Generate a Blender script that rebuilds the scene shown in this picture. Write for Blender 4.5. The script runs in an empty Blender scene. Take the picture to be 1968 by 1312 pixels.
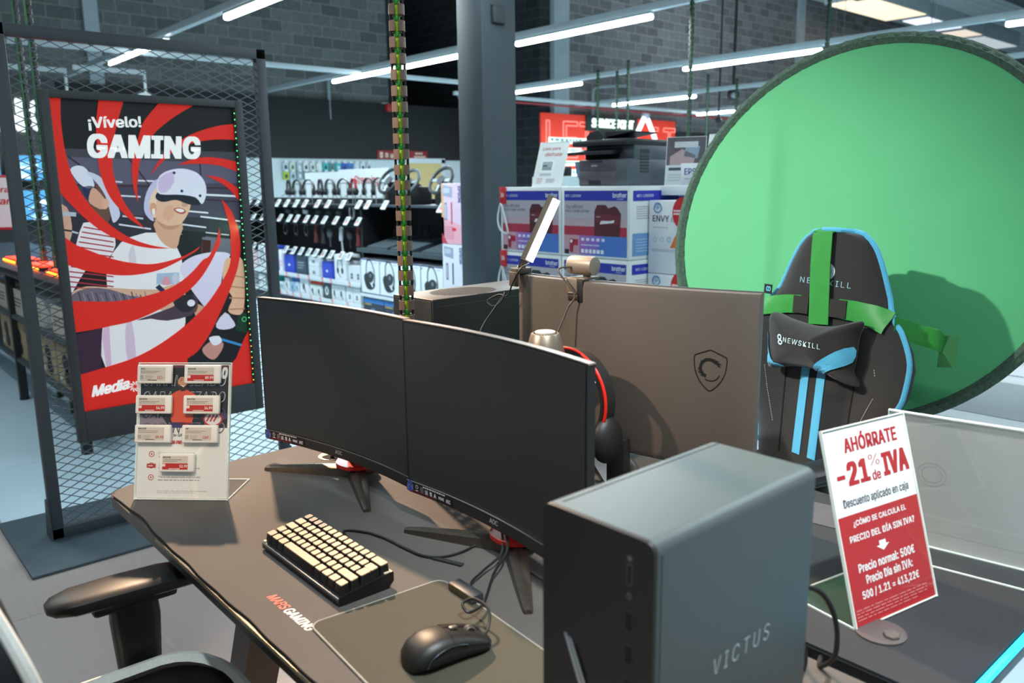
import bpy, bmesh, math, random
from mathutils import Vector, Matrix
from mathutils.geometry import tessellate_polygon
R_ = random.Random(7)
S = bpy.context.scene
COL = S.collection
PI = math.pi

# ------------------------------------------------------------------ camera
IW, IH = 1968, 1312
FPX, PITCH, ROLL, YAW, CAMZ = 1565.2, .18897, -.01091, -.8525, 1.42
def _basis():
    F = Vector((0, math.cos(PITCH), -math.sin(PITCH))); Rt = Vector((1, 0, 0)); U = Rt.cross(F)
    cr, sr = math.cos(ROLL), math.sin(ROLL)
    R2 = Rt*cr + U*sr; U2 = -Rt*sr + U*cr
    c, s = math.cos(YAW), math.sin(YAW)
    rot = lambda a: Vector((a.x*c + a.y*s, -a.x*s + a.y*c, a.z))
    return rot(F), rot(R2), rot(U2)
CF, CR, CU = _basis()
CC = Vector((0, 0, CAMZ))
cam_d = bpy.data.cameras.new('camera'); cam = bpy.data.objects.new('camera', cam_d); COL.objects.link(cam)
cam_d.sensor_width = 36; cam_d.lens = FPX*36/IW; cam_d.clip_start = .02; cam_d.clip_end = 200
m = Matrix((CR, CU, -CF)).transposed().to_4x4(); m.translation = CC
cam.matrix_world = m
cam_d.dof.use_dof = True; cam_d.dof.focus_distance = 2.0; cam_d.dof.aperture_fstop = 4.5
S.camera = cam

# ------------------------------------------------------------------ world, exposure, lamps
S.view_settings.view_transform = 'Standard'; S.view_settings.look = 'None'
S.view_settings.gamma = 1; S.view_settings.use_curve_mapping = False
S.view_settings.exposure = 0.12
wd = bpy.data.worlds.new('world'); S.world = wd; wd.use_nodes = True
bgn = wd.node_tree.nodes['Background']; bgn.inputs[0].default_value = (.60, .78, .86, 1); bgn.inputs[1].default_value = .40

def srgb(h):
    if isinstance(h, str):
        h = h.lstrip('#'); v = [int(h[i:i+2], 16)/255 for i in (0, 2, 4)]
    else: v = h
    return tuple((c/12.92 if c <= .04045 else ((c+.055)/1.055)**2.4) for c in v)

def lamp(name, typ, loc, target, power, color, size=.1, sizey=None, spot=None, blend=.5, parent=None):
    l = bpy.data.lights.new(name, typ); l.energy = power; l.color = color
    if typ == 'AREA':
        l.shape = 'RECTANGLE' if sizey else 'SQUARE'; l.size = size
        if sizey: l.size_y = sizey
    else:
        l.shadow_soft_size = size
    if typ == 'SPOT': l.spot_size = math.radians(spot); l.spot_blend = blend
    o = bpy.data.objects.new(name, l); COL.objects.link(o)
    o.location = loc
    o.rotation_euler = (Vector(target)-Vector(loc)).to_track_quat('-Z', 'Y').to_euler()
    if parent:
        o.parent = parent; o.matrix_parent_inverse = parent.matrix_basis.inverted()
    return o
COOL = (.80, .95, 1.0); WARM = (1.0, .68, .44)
# lamp positions of the ceiling track spots that light the gaming corner (their cans are built further down)
SPOTS = [((-3.75, 1.60, 3.12), (-1.35, .78, .8), 950, WARM, 46, 'over the mesh stand'),
         ((-2.35, -1.1, 3.12), (-1.33, 1.32, 1.14), 520, (1.0, .80, .62), 15, 'behind the near chair'),
         ((-3.1, -.9, 3.12), (-1.75, 2.50, 1.05), 800, (.92, .98, .93), 32, 'aimed at the green screen'),
         ((-.5, -.7, 3.12), (-1.72, .55, .90), 150, WARM, 11, 'aimed at the acrylic stand'),
         ((.0, .75, 3.12), (-.52, 1.12, .9), 400, (.92, .97, .98), 48, 'aimed at the sale sign')]  # last spot is an added, unseen lamp brightening case top, sale sign and holder

# ------------------------------------------------------------------ view rays: a pixel of the photograph -> a point on a plane
def ray(px, py): return CF + CR*((px-IW/2)/FPX) - CU*((py-IH/2)/FPX)
def on(px, py, axis, val):
    d = ray(px, py); i = 'xyz'.index(axis); t = (val-CC[i])/d[i]; return CC + d*t
def on_plane(px, py, o, n):
    d = ray(px, py); t = (Vector(o)-CC).dot(n)/d.dot(n); return CC + d*t

# ------------------------------------------------------------------ materials
_M = {}
def mat(name, color, rough=.5, metal=0., noise=0., nscale=40., bump=0., bscale=200., emit=0., spec=.5, stretch=(1,1,1), coat=0., sheen=0.):
    if name in _M: return _M[name]
    m = bpy.data.materials.new(name); m.use_nodes = True
    nt = m.node_tree; b = nt.nodes['Principled BSDF']; c = srgb(color)
    b.inputs['Base Color'].default_value = (*c, 1); b.inputs['Roughness'].default_value = rough
    b.inputs['Metallic'].default_value = metal; b.inputs['Specular IOR Level'].default_value = spec
    if coat: b.inputs['Coat Weight'].default_value = coat
    if sheen: b.inputs['Sheen Weight'].default_value = sheen
    tc = mp = None
    if noise or bump:
        tc = nt.nodes.new('ShaderNodeTexCoord'); mp = nt.nodes.new('ShaderNodeMapping'); mp.inputs['Scale'].default_value = stretch
        nt.links.new(tc.outputs['Object'], mp.inputs['Vector'])
    if noise:
        n = nt.nodes.new('ShaderNodeTexNoise'); n.inputs['Scale'].default_value = nscale; n.inputs['Detail'].default_value = 5
        nt.links.new(mp.outputs[0], n.inputs['Vector'])
        r = nt.nodes.new('ShaderNodeValToRGB'); r.color_ramp.elements[0].position = .3; r.color_ramp.elements[1].position = .7
        r.color_ramp.elements[0].color = (*[x*(1-noise) for x in c], 1); r.color_ramp.elements[1].color = (*[min(1, x*(1+noise)) for x in c], 1)
        nt.links.new(n.outputs['Fac'], r.inputs['Fac']); nt.links.new(r.outputs['Color'], b.inputs['Base Color'])
    if bump:
        n2 = nt.nodes.new('ShaderNodeTexNoise'); n2.inputs['Scale'].default_value = bscale; n2.inputs['Detail'].default_value = 3
        nt.links.new(mp.outputs[0], n2.inputs['Vector'])
        bp = nt.nodes.new('ShaderNodeBump'); bp.inputs['Strength'].default_value = bump; bp.inputs['Distance'].default_value = .002
        nt.links.new(n2.outputs['Fac'], bp.inputs['Height']); nt.links.new(bp.outputs['Normal'], b.inputs['Normal'])
    if emit:
        b.inputs['Emission Color'].default_value = (*c, 1); b.inputs['Emission Strength'].default_value = emit
    _M[name] = m; return m
def ink(color, emit=0., rough=.55):
    return mat('ink_%s_%g_%g' % (color.lstrip('#'), emit, rough), color, rough, emit=emit)
def clear_mat(name='clear_acrylic', tint=(.985, .99, .985), refl=1.0):
    if name in _M: return _M[name]
    m = bpy.data.materials.new(name); m.use_nodes = True; nt = m.node_tree
    for n in list(nt.nodes): nt.nodes.remove(n)
    out = nt.nodes.new('ShaderNodeOutputMaterial'); mx = nt.nodes.new('ShaderNodeMixShader')
    tr = nt.nodes.new('ShaderNodeBsdfTransparent'); tr.inputs[0].default_value = (*tint, 1)
    gl = nt.nodes.new('ShaderNodeBsdfGlossy'); gl.inputs['Roughness'].default_value = .02
    lw = nt.nodes.new('ShaderNodeLayerWeight'); lw.inputs[0].default_value = .5
    p4 = nt.nodes.new('ShaderNodeMath'); p4.operation = 'POWER'; p4.inputs[1].default_value = 4.0
    ma = nt.nodes.new('ShaderNodeMath'); ma.operation = 'MULTIPLY_ADD'; ma.inputs[1].default_value = .45; ma.inputs[2].default_value = .035; ma.use_clamp = True
    nt.links.new(lw.outputs['Facing'], p4.inputs[0]); nt.links.new(p4.outputs[0], ma.inputs[0])
    nt.links.new(ma.outputs[0], mx.inputs[0]); nt.links.new(tr.outputs[0], mx.inputs[1]); nt.links.new(gl.outputs[0], mx.inputs[2])
    nt.links.new(mx.outputs[0], out.inputs[0])
    _M[name] = m; return m

# ------------------------------------------------------------------ mesh builder
class MB:
    def __init__(s): s.v = []; s.f = []; s.mi = []; s.mats = []
    def slot(s, m):
        if m is None: return 0
        if m not in s.mats: s.mats.append(m)
        return s.mats.index(m)
    def add(s, vs, fs, m=None):
        k = len(s.v); i = s.slot(m)
        s.v += [tuple(v) for v in vs]; s.f += [tuple(k+j for j in f) for f in fs]; s.mi += [i]*len(fs)
        return s
    def addbm(s, bm, m=None, mtx=None):
        if mtx is not None: bmesh.ops.transform(bm, matrix=mtx, verts=bm.verts)
        bm.verts.index_update()
        s.add([v.co[:] for v in bm.verts], [[v.index for v in f.verts] for f in bm.faces], m); bm.free(); return s
    def box(s, x0, x1, y0, y1, z0, z1, bev=0., seg=2, m=None, mtx=None):
        bm = bmesh.new(); bmesh.ops.create_cube(bm, size=1)
        bmesh.ops.scale(bm, vec=(x1-x0, y1-y0, z1-z0), verts=bm.verts)
        if bev: bmesh.ops.bevel(bm, geom=bm.edges[:], offset=bev, segments=seg, profile=.5, affect='EDGES')
        bmesh.ops.translate(bm, vec=((x0+x1)/2, (y0+y1)/2, (z0+z1)/2), verts=bm.verts)
        return s.addbm(bm, m, mtx)
    def cbox(s, c, sz, rot=(0, 0, 0), bev=0., seg=2, m=None):
        from mathutils import Euler
        mt = Matrix.Translation(c) @ Euler(rot).to_matrix().to_4x4()
        return s.box(-sz[0]/2, sz[0]/2, -sz[1]/2, sz[1]/2, -sz[2]/2, sz[2]/2, bev, seg, m, mt)
    def beam(s, a, b, w, h, up=(0, 0, 1), w2=None, h2=None, m=None):
        a = Vector(a); b = Vector(b); d = (b-a).normalized(); u = Vector(up)
        x = d.cross(u).normalized(); u = x.cross(d)
        vs = []
        for p, ww, hh in ((a, w, h), (b, w2 or w, h2 or h)):
            for sx, sz in ((-1, -1), (1, -1), (1, 1), (-1, 1)): vs.append(p + x*sx*ww/2 + u*sz*hh/2)
        return s.add(vs, [(0, 1, 2, 3), (7, 6, 5, 4), (0, 4, 5, 1), (1, 5, 6, 2), (2, 6, 7, 3), (3, 7, 4, 0)], m)
    def rings(s, rings, cap=True, closed=False, m=None):
        n = len(rings[0]); vs = [p for r in rings for p in r]; fs = []
        nr = len(rings)
        for i in range(nr if closed else nr-1):
            j = (i+1) % nr
            for k in range(n): fs.append((i*n+k, i*n+(k+1) % n, j*n+(k+1) % n, j*n+k))
        if cap and not closed: fs.append(tuple(range(n-1, -1, -1))); fs.append(tuple((nr-1)*n+k for k in range(n)))
        return s.add(vs, fs, m)
    def tube(s, pts, r, n=8, closed=False, m=None, r2=None):
        pts = [Vector(p) for p in pts]; rs = []; N = len(pts); prev = None
        for i, p in enumerate(pts):
            if closed: d = pts[(i+1) % N]-pts[i-1]
            else: d = pts[min(i+1, N-1)]-pts[max(i-1, 0)]
            d.normalize()
            if prev is None:
                a = d.orthogonal().normalized()
            else:
                a = prev - d*prev.dot(d)
                a = a.normalized() if a.length > 1e-6 else d.orthogonal().normalized()
            prev = a; b = d.cross(a)
            rr = r if r2 is None else r + (r2-r)*i/(N-1)
            rs.append([p + (a*math.cos(t) + b*math.sin(t))*rr for t in [2*PI*k/n for k in range(n)]])
        return s.rings(rs, True, closed, m)
    def cyl(s, a, b, r, r2=None, n=20, m=None):
        return s.tube([a, b], r, n, False, m, r2 if r2 is not None else r)
    def lathe(s, prof, c, axis=(0, 0, 1), n=28, m=None):
        ax = Vector(axis).normalized(); u = ax.orthogonal().normalized(); w = ax.cross(u); c = Vector(c)
        return s.rings([[c + ax*h + (u*math.cos(t)+w*math.sin(t))*max(r, 1e-4) for t in [2*PI*k/n for k in range(n)]] for r, h in prof], True, False, m)
    def sphere(s, c, r, sc=(1, 1, 1), n=16, m=None, rot=None):
        rs = []
        for i in range(1, n//2):
            t = PI*i/(n//2); rs.append([Vector((math.cos(2*PI*k/n)*math.sin(t)*r*sc[0], math.sin(2*PI*k/n)*math.sin(t)*r*sc[1], -math.cos(t)*r*sc[2])) for k in range(n)])
        if rot is not None: rs = [[rot @ p for p in q] for q in rs]
        c = Vector(c); return s.rings([[c+p for p in q] for q in rs], True, False, m)
    def prism(s, poly, o, ex, ey, d, m=None):
        """2D outline extruded by d along ex x ey"""
        o = Vector(o); ex = Vector(ex); ey = Vector(ey); nn = ex.cross(ey).normalized()
        n = len(poly); vs = [o+ex*a+ey*b for a, b in poly]; vs += [v+nn*d for v in vs]
        tri = tessellate_polygon([[Vector((a, b, 0)) for a, b in poly]])
        ar = sum(poly[i][0]*poly[(i+1) % n][1]-poly[(i+1) % n][0]*poly[i][1] for i in range(n))
        if ar < 0: tri = [(c, b, a) for a, b, c in tri]
        fs = []
        for a, b, c in tri:
            pa, pb, pc = poly[a], poly[b], poly[c]
            cr = (pb[0]-pa[0])*(pc[1]-pa[1])-(pb[1]-pa[1])*(pc[0]-pa[0])
            if cr < 0: a, c = c, a
            fs.append((a+n, b+n, c+n) if d > 0 else (a, b, c)); fs.append((c, b, a) if d > 0 else (c+n, b+n, a+n))
        for i in range(n):
            j = (i+1) % n
            fs.append((i, j, j+n, i+n) if (ar > 0) == (d > 0) else (j, i, i+n, j+n))
        return s.add(vs, fs, m)
    def mesh(s, name, m=None, smooth=True):
        me = bpy.data.meshes.new(name); me.from_pydata(s.v, [], s.f)
        mats = s.mats or ([m] if m else [])
        for q in mats: me.materials.append(q)
        if s.mats and len(s.mats) > 1: me.polygons.foreach_set('material_index', s.mi)
        if smooth and len(me.polygons):
            me.polygons.foreach_set('use_smooth', [True]*len(me.polygons)); me.set_sharp_from_angle(angle=.62)
        me.update(); return me

def smoothpts(pts, k=6, closed=False):
    pts = [Vector(p) for p in pts]; n = len(pts); out = []
    rng = range(n) if closed else range(n-1)
    for i in rng:
        if closed: p0, p1, p2, p3 = pts[i-1], pts[i], pts[(i+1) % n], pts[(i+2) % n]
        else: p0, p1, p2, p3 = pts[max(i-1, 0)], pts[i], pts[i+1], pts[min(i+2, n-1)]
        for j in range(k):
            t = j/k; out.append(.5*((2*p1)+(-p0+p2)*t+(2*p0-5*p1+4*p2-p3)*t*t+(-p0+3*p1-3*p2+p3)*t**3))
    if not closed: out.append(pts[-1])
    return out
def sm2(pts, k=4, closed=False):
    return [(p.x, p.y) for p in smoothpts([(a, b, 0) for a, b in pts], k, closed)]

# ------------------------------------------------------------------ objects
def thing(name, label, cat, loc=(0, 0, 0), rotz=0., group=None):
    o = bpy.data.objects.new(name, None); COL.objects.link(o); o.empty_display_size = .05
    o.location = loc; o.rotation_euler = (0, 0, rotz); o['label'] = label; o['category'] = cat
    if group: o['group'] = group
    return o
def wmat(o):
    mt = Matrix.Translation(o.location) @ o.rotation_euler.to_matrix().to_4x4()
    return wmat(o.parent) @ mt if o.parent else mt
def part(name, b, m, parent, world=False, label=None, smooth=True, kind=None):
    me = b.mesh(name, m, smooth) if isinstance(b, MB) else b
    if world: me.transform(wmat(parent).inverted())
    o = bpy.data.objects.new(name, me); COL.objects.link(o); o.parent = parent
    if label: o['label'] = label
    if kind: o['kind'] = kind
    return o
def solo(name, b, m, label, cat, group=None, loc=(0, 0, 0), rotz=0., kind=None, world=True):
    me = b.mesh(name, m)
    o = bpy.data.objects.new(name, me); COL.objects.link(o)
    o.location = loc; o.rotation_euler = (0, 0, rotz)
    if world and (tuple(loc) != (0, 0, 0) or rotz): me.transform(wmat(o).inverted())
    o['label'] = label; o['category'] = cat
    if group: o['group'] = group
    if kind: o['kind'] = kind
    return o
def struct(name, b, m, parent=None):
    o = bpy.data.objects.new(name, b.mesh(name, m)); COL.objects.link(o)
    if parent: o.parent = parent
    else: o['kind'] = 'structure'
    return o
def dup(root, loc, label, rotz=None, group=None):
    r = root.copy(); COL.objects.link(r); r.location = loc; r['label'] = label
    if rotz is not None: r.rotation_euler = (0, 0, rotz)
    if group: r['group'] = group
    for ch in list(root.children):
        c = ch.copy(); COL.objects.link(c); c.parent = r
        for g in ch.children:
            d = g.copy(); COL.objects.link(d); d.parent = c
    return r
ORD = ['first', 'second', 'third', 'fourth', 'fifth', 'sixth', 'seventh', 'eighth', 'ninth', 'tenth', 'eleventh', 'twelfth', 'thirteenth', 'fourteenth', 'fifteenth', 'sixteenth']

# ------------------------------------------------------------------ flat lettering and printing
_T = {}
try: FONT = bpy.data.fonts.load(bpy.utils.system_resource('DATAFILES', path='fonts') + '/Inter.woff2')
except Exception: FONT = None
def glyphs(body, bold=0., shear=0., space=1.):
    k = (body, bold, shear, space)
    if k in _T: return _T[k]
    c = bpy.data.curves.new('lettering', 'FONT'); c.body = body; c.size = 1; c.offset = min(0., max(-.012, bold))
    if FONT: c.font = FONT
    c.shear = shear; c.space_character = space
    c.resolution_u = 3; c.fill_mode = 'FRONT'; c.dimensions = '2D'
    o = bpy.data.objects.new('lettering', c)
    me = bpy.data.meshes.new_from_object(o)
    vs = [(v.co.x, v.co.y, 0.) for v in me.vertices]; fs = [tuple(p.vertices) for p in me.polygons]
    bpy.data.objects.remove(o); bpy.data.curves.remove(c); bpy.data.meshes.remove(me)
    ex = max(0., bold)
    if ex:
        n0 = len(vs); base = list(vs); bf = list(fs); vs = []; fs = []
        for i, (dx, dy) in enumerate([(p_, q_) for q_ in (-.45, .45) for p_ in (-1, -.34, .34, 1)]):
            vs += [(x+dx*ex, y+dy*ex, .10*i) for x, y, _ in base]; fs += [tuple(q+i*n0 for q in f) for f in bf]
    x0 = min(v[0] for v in vs); x1 = max(v[0] for v in vs); y0 = min(v[1] for v in vs); y1 = max(v[1] for v in vs)
    _T[k] = (vs, fs, x0, x1, y0, y1); return _T[k]
class Print:
    """flat print lying on a plane: colour areas and lettering in one mesh"""
    def __init__(s, o, ex, ey, eps=.0003): s.o = Vector(o); s.ex = Vector(ex); s.ey = Vector(ey); s.n = s.ex.cross(s.ey).normalized(); s.eps = eps; s.b = MB()
    def pt(s, x, y, l): return s.o + s.ex*x + s.ey*y + s.n*(s.eps*l)
    def poly(s, pts, col, l=1, **k):
        tri = tessellate_polygon([[Vector((a, b, 0)) for a, b in pts]]); fs = []
        for a, b, c in tri:
            cr = (pts[b][0]-pts[a][0])*(pts[c][1]-pts[a][1])-(pts[b][1]-pts[a][1])*(pts[c][0]-pts[a][0])
            fs.append((a, b, c) if cr > 0 else (c, b, a))
        s.b.add([s.pt(a, b, l) for a, b in pts], fs, col if not isinstance(col, str) else ink(col, **k)); return s
    def rect(s, x0, y0, x1, y1, col, l=1, **k): return s.poly([(x0, y0), (x1, y0), (x1, y1), (x0, y1)], col, l, **k)
    def ell(s, cx, cy, rx, ry, col, l=1, n=20, **k): return s.poly([(cx+rx*math.cos(2*PI*i/n), cy+ry*math.sin(2*PI*i/n)) for i in range(n)], col, l, **k)
    def ring(s, cx, cy, rx, ry, t, col, l=1, a0=0., a1=360., n=24, **k):
        A = [math.radians(a0+(a1-a0)*i/n) for i in range(n+1)]
        return s.poly([(cx+rx*math.cos(a), cy+ry*math.sin(a)) for a in A]+[(cx+(rx-t)*math.cos(a), cy+(ry-t)*math.sin(a)) for a in reversed(A)], col, l, **k)
    def line(s, a, b, w, col, l=1, **k):
        d = Vector((b[0]-a[0], b[1]-a[1])); n = Vector((-d.y, d.x)).normalized()*w/2
        return s.poly([(a[0]-n.x, a[1]-n.y), (b[0]-n.x, b[1]-n.y), (b[0]+n.x, b[1]+n.y), (a[0]+n.x, a[1]+n.y)], col, l, **k)
    def text(s, body, x, y, w, h, col, l=3, bold=0., shear=0., space=1., slope=0., **k):
        vs, fs, x0, x1, y0, y1 = glyphs(body, bold, shear, space)
        if h is None: h = w*(y1-y0)/(x1-x0)
        if w is None: w = h*(x1-x0)/(y1-y0)
        sx = w/(x1-x0); sy = h/(y1-y0)
        s.b.add([s.pt(x+(a-x0)*sx, y+(b-y0)*sy+(a-x0)*sx*slope, l+c) for a, b, c in vs], fs, col if not isinstance(col, str) else ink(col, **k)); return s
    def scribble(s, x0, y0, x1, y1, rows, col, l=2, fill=.55):
        """rows of unreadably small print as broken thin bars"""
        h = (y1-y0)/rows
        for r in range(rows):
            x = x0; yy = y1-(r+.75)*h; end = x1-(x1-x0)*(.3*R_.random() if r == rows-1 else .06*R_.random())
            while x < end:
                wl = (x1-x0)*(.03+.09*R_.random()); s.rect(x, yy, min(end, x+wl), yy+h*fill*.8, col, l); x += wl+(x1-x0)*.02
        return s
def letters3d(body, o, ex, ey, w, h, depth, bold=0., shear=0., m=None, b=None):
    """lettering with real thickness"""
    o = Vector(o); ex = Vector(ex); ey = Vector(ey); n = ex.cross(ey).normalized(); b = b or MB()
    vs, fs, x0, x1, y0, y1 = glyphs(body, bold, shear); sx = w/(x1-x0); sy = h/(y1-y0)
    P0 = [o+ex*(a-x0)*sx+ey*(q-y0)*sy+n*(.02*k*depth) for a, q, k in vs]; N = len(P0)
    from collections import Counter
    ec = Counter(); 
    for f in fs:
        for i in range(len(f)): ec[tuple(sorted((f[i], f[(i+1) % len(f)])))] += 1
    F = [tuple(i+N for i in f) for f in fs]
    for f in fs:
        for i in range(len(f)):
            a, c = f[i], f[(i+1) % len(f)]
            if ec[tuple(sorted((a, c)))] == 1: F.append((a, c, c+N, a+N))
    return b.add(P0+[p+n*depth for p in P0], F, m)
# ================================================================== the setting
def block_mat(name, base, mortar, bw=.42, bh=.205, off=(0, 0, 0), dark=.55):
    m = bpy.data.materials.new(name); m.use_nodes = True; nt = m.node_tree; b = nt.nodes['Principled BSDF']
    tc = nt.nodes.new('ShaderNodeTexCoord'); sp = nt.nodes.new('ShaderNodeSeparateXYZ'); cb = nt.nodes.new('ShaderNodeCombineXYZ'); ad = nt.nodes.new('ShaderNodeMath')
    nt.links.new(tc.outputs['Object'], sp.inputs[0]); nt.links.new(sp.outputs[0], ad.inputs[0]); nt.links.new(sp.outputs[1], ad.inputs[1])
    nt.links.new(ad.outputs[0], cb.inputs[0]); nt.links.new(sp.outputs[2], cb.inputs[1])
    br = nt.nodes.new('ShaderNodeTexBrick'); nt.links.new(cb.outputs[0], br.inputs['Vector'])
    c = srgb(base); br.inputs['Color1'].default_value = (*c, 1); br.inputs['Color2'].default_value = (*[x*dark for x in c], 1); br.inputs['Mortar'].default_value = (*srgb(mortar), 1)
    br.inputs['Scale'].default_value = 1; br.inputs['Brick Width'].default_value = bw; br.inputs['Row Height'].default_value = bh; br.inputs['Mortar Size'].default_value = .009; br.inputs['Mortar Smooth'].default_value = .3
    nz = nt.nodes.new('ShaderNodeTexNoise'); nz.inputs['Scale'].default_value = 14; nt.links.new(cb.outputs[0], nz.inputs['Vector'])
    mx = nt.nodes.new('ShaderNodeMix'); mx.data_type = 'RGBA'; mx.blend_type = 'MULTIPLY'; mx.inputs[0].default_value = .45
    nt.links.new(br.outputs['Color'], mx.inputs[6]); nt.links.new(nz.outputs['Fac'], mx.inputs[7]); nt.links.new(mx.outputs[2], b.inputs['Base Color'])
    b.inputs['Roughness'].default_value = .9; return m
M_BLOCK = block_mat('grey_block', '#787e7c', '#8f8e88')
M_BLOCKR = block_mat('grey_block_far', '#88888a', '#a8a39c')
M_BLOCKD = block_mat('dark_block', '#2c3438', '#43494a')
def floor_mat(name, base, alt, tile, scr):
    m = bpy.data.materials.new(name); m.use_nodes = True; nt = m.node_tree; b = nt.nodes['Principled BSDF']
    tc = nt.nodes.new('ShaderNodeTexCoord')
    br = nt.nodes.new('ShaderNodeTexBrick'); nt.links.new(tc.outputs['Object'], br.inputs['Vector'])
    c = srgb(base); br.inputs['Color1'].default_value = (*c, 1); br.inputs['Color2'].default_value = (*srgb(alt), 1); br.inputs['Mortar'].default_value = (*[x*.72 for x in c], 1)
    br.inputs['Scale'].default_value = 1; br.inputs['Brick Width'].default_value = tile[0]; br.inputs['Row Height'].default_value = tile[1]; br.inputs['Mortar Size'].default_value = .003; br.offset = 0
    mp = nt.nodes.new('ShaderNodeMapping'); mp.inputs['Scale'].default_value = (3, 40, 1); mp.inputs['Rotation'].default_value = (0, 0, .5)
    nt.links.new(tc.outputs['Object'], mp.inputs[0])
    nz = nt.nodes.new('ShaderNodeTexNoise'); nz.inputs['Scale'].default_value = 2.2; nz.inputs['Detail'].default_value = 8; nz.inputs['Distortion'].default_value = .6; nt.links.new(mp.outputs[0], nz.inputs['Vector'])
    rp = nt.nodes.new('ShaderNodeValToRGB'); rp.color_ramp.elements[0].position = .60; rp.color_ramp.elements[1].position = .78
    rp.color_ramp.elements[0].color = (0, 0, 0, 1); rp.color_ramp.elements[1].color = (scr, scr, scr, 1); nt.links.new(nz.outputs['Fac'], rp.inputs[0])
    mx = nt.nodes.new('ShaderNodeMix'); mx.data_type = 'RGBA'; mx.inputs[7].default_value = (.62, .6, .57, 1)
    nt.links.new(rp.outputs[0], mx.inputs[0]); nt.links.new(br.outputs['Color'], mx.inputs[6]); nt.links.new(mx.outputs[2], b.inputs['Base Color'])
    b.inputs['Roughness'].default_value = .42; return m
b = MB(); b.box(-18.5, -3.60, .52, 46, -.05, 0); b.box(-3.60, 6, 1.9, 46, -.05, 0)
struct('floor', b, floor_mat('pale_floor', '#c3d9e4', '#bfd6e2', (1.2, 1.2), 0))
b = MB(); b.box(-18.5, 6, -9, .52, -.05, 0); b.box(-3.60, 6, .52, 1.9, -.05, 0)
struct('floor', b, floor_mat('gaming_zone_floor', '#aca09c', '#a79b96', (1.5, 3.0), .22))
b = MB(); b.box(-15.3, -15, -9, 9.75, 0, 8)
struct('wall_left', b, M_BLOCK)
b = MB(); b.box(-18.8, -13.3, 12.5, 12.8, 0, 8)
struct('wall_recess', b, M_BLOCKD)
b = MB(); b.box(-18.8, -18.5, 5, 13, 0, 8); b.box(-18.5, -15.0, 9.75, 9.95, 0, 8)
struct('wall_back', b, mat('black_wall_paint', '#14181a', .8, noise=.2, nscale=3))
b = MB(); b.box(-13.6, -13.3, 12.8, 45, 0, 8)
struct('wall_right', b, M_BLOCKR)
b = MB()
b.box(-15.0, -14.93, 3.98, 4.2, 2.9, 8, m=mat('pilaster_grey', '#9aa6aa', .7, noise=.06, nscale=5)); b.box(-13.3, -13.18, 12.82, 13.28, 2.7, 8); b.box(-13.3, -13.22, 22.75, 23.1, 2.9, 8)
struct('trim_1', b, None)
b = MB(); b.box(-15.0, -14.90, 3.45, 12.4, 1.985, 3.12)
struct('trim_2', b, mat('black_fascia', '#0d1113', .6, noise=.15, nscale=2))
b = MB(); b.box(-13.3, -13.2, 12.85, 45, 0, 2.72)
struct('trim_3', b, mat('charcoal_fascia', '#262a2c', .6, noise=.1, nscale=2))
b = MB(); b.box(-15.0, -14.92, 3.45, 12.4, 0, 1.985)
struct('trim_4', b, mat('white_slatwall', '#c6d3d6', .6, noise=.04, nscale=4))
# corrugated ceiling deck beyond the lamps
b = MB()
for i in range(60): b.box(-20+.7*i*.5, -20+.7*i*.5+.2, 15.5, 46, 6.72, 6.8)
b.box(-20, 3, 15.5, 46, 6.8, 6.9)
struct('ceiling', b, mat('ceiling_grey', '#e6eff1', .7, noise=.04, nscale=2))
# black square pillar
b = MB(); b.box(-4.612, -4.346, 3.5635, 3.86, 0, 7.5, .006)
p = struct('pillar', b, mat('pillar_charcoal', '#3c464b', .55, noise=.06, nscale=4))
t = thing('junction_box', 'small dark square box fixed high on the black pillar', 'box', (-4.346, 3.70, 2.53))
part('housing', MB().box(-.0, .03, -.05, .05, -.055, .055, .01), mat('junction_charcoal', '#30383d', .5, noise=.05), t)
part('gasket', MB().box(-.001, .004, -.056, .056, -.061, .061), mat('gasket_black', '#16191b', .7, noise=.1), t)

# ------------------------------------------------------------------ strip lights on long rails
M_RAIL = mat('rail_grey', '#a9b9bd', .4, noise=.04, nscale=6)
M_TUBE = mat('lit_tube', '#eefaff', .4, emit=16)
def rail(y, x0, x1, label):
    t = thing('light_rail', label, 'light rail', ((x0+x1)/2, y, 3.05), 0, 'overhead lighting rails')
    part('rail_channel', MB().box(x0, x1, y-.035, y+.035, 3.03, 3.10, .006), M_RAIL, t, world=True)
    x = x0+.6
    while x < x1: part('suspension_wire', MB().cyl((x, y, 3.10), (x, y, 5.2), .004, n=5), mat('wire_grey', '#59646a', .5, noise=.05), t, world=True); x += 2.6
    return t
def strip(x0, x1, y, label, lit=True):
    t = thing('strip_light', label, 'strip light', ((x0+x1)/2, y, 3.0), 0, 'lit strip lights')
    part('diffuser', MB().box(x0, x1, y-.032, y+.032, 2.955, 3.005, .02, 3), M_TUBE, t, world=True)
    part('lamp_tray', MB().box(x0, x1, y-.03, y+.03, 3.005, 3.03), M_RAIL, t, world=True)
    if lit: lamp('strip_lamp', 'AREA', ((x0+x1)/2, y, 2.945), ((x0+x1)/2, y, 0), (48 if lit is True else lit)*(x1-x0), COOL, x1-x0, .06, parent=t)
    return t
rail(3.29, -13.5, 1.2, 'grey lighting rail over the poster stand, nearest of the parallel rails')
rail(6.40, -13.6, 1.2, 'grey lighting rail crossing behind the top of the black pillar')
rail(9.60, -12.4, 1.2, 'grey lighting rail running over the top of the green screen')
rail(12.69, -12.4, 1.2, 'grey lighting rail above the red service sign')
rail(16.0, -12.4, 1.2, 'farthest grey lighting rail, partly behind the green screen')
strip(-11.38, -9.33, 3.29, 'short lit strip seen through the mesh top of the poster stand')
strip(-7.75, -5.4, 3.29, 'lit strip cut by the top edge of the picture, left')
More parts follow.
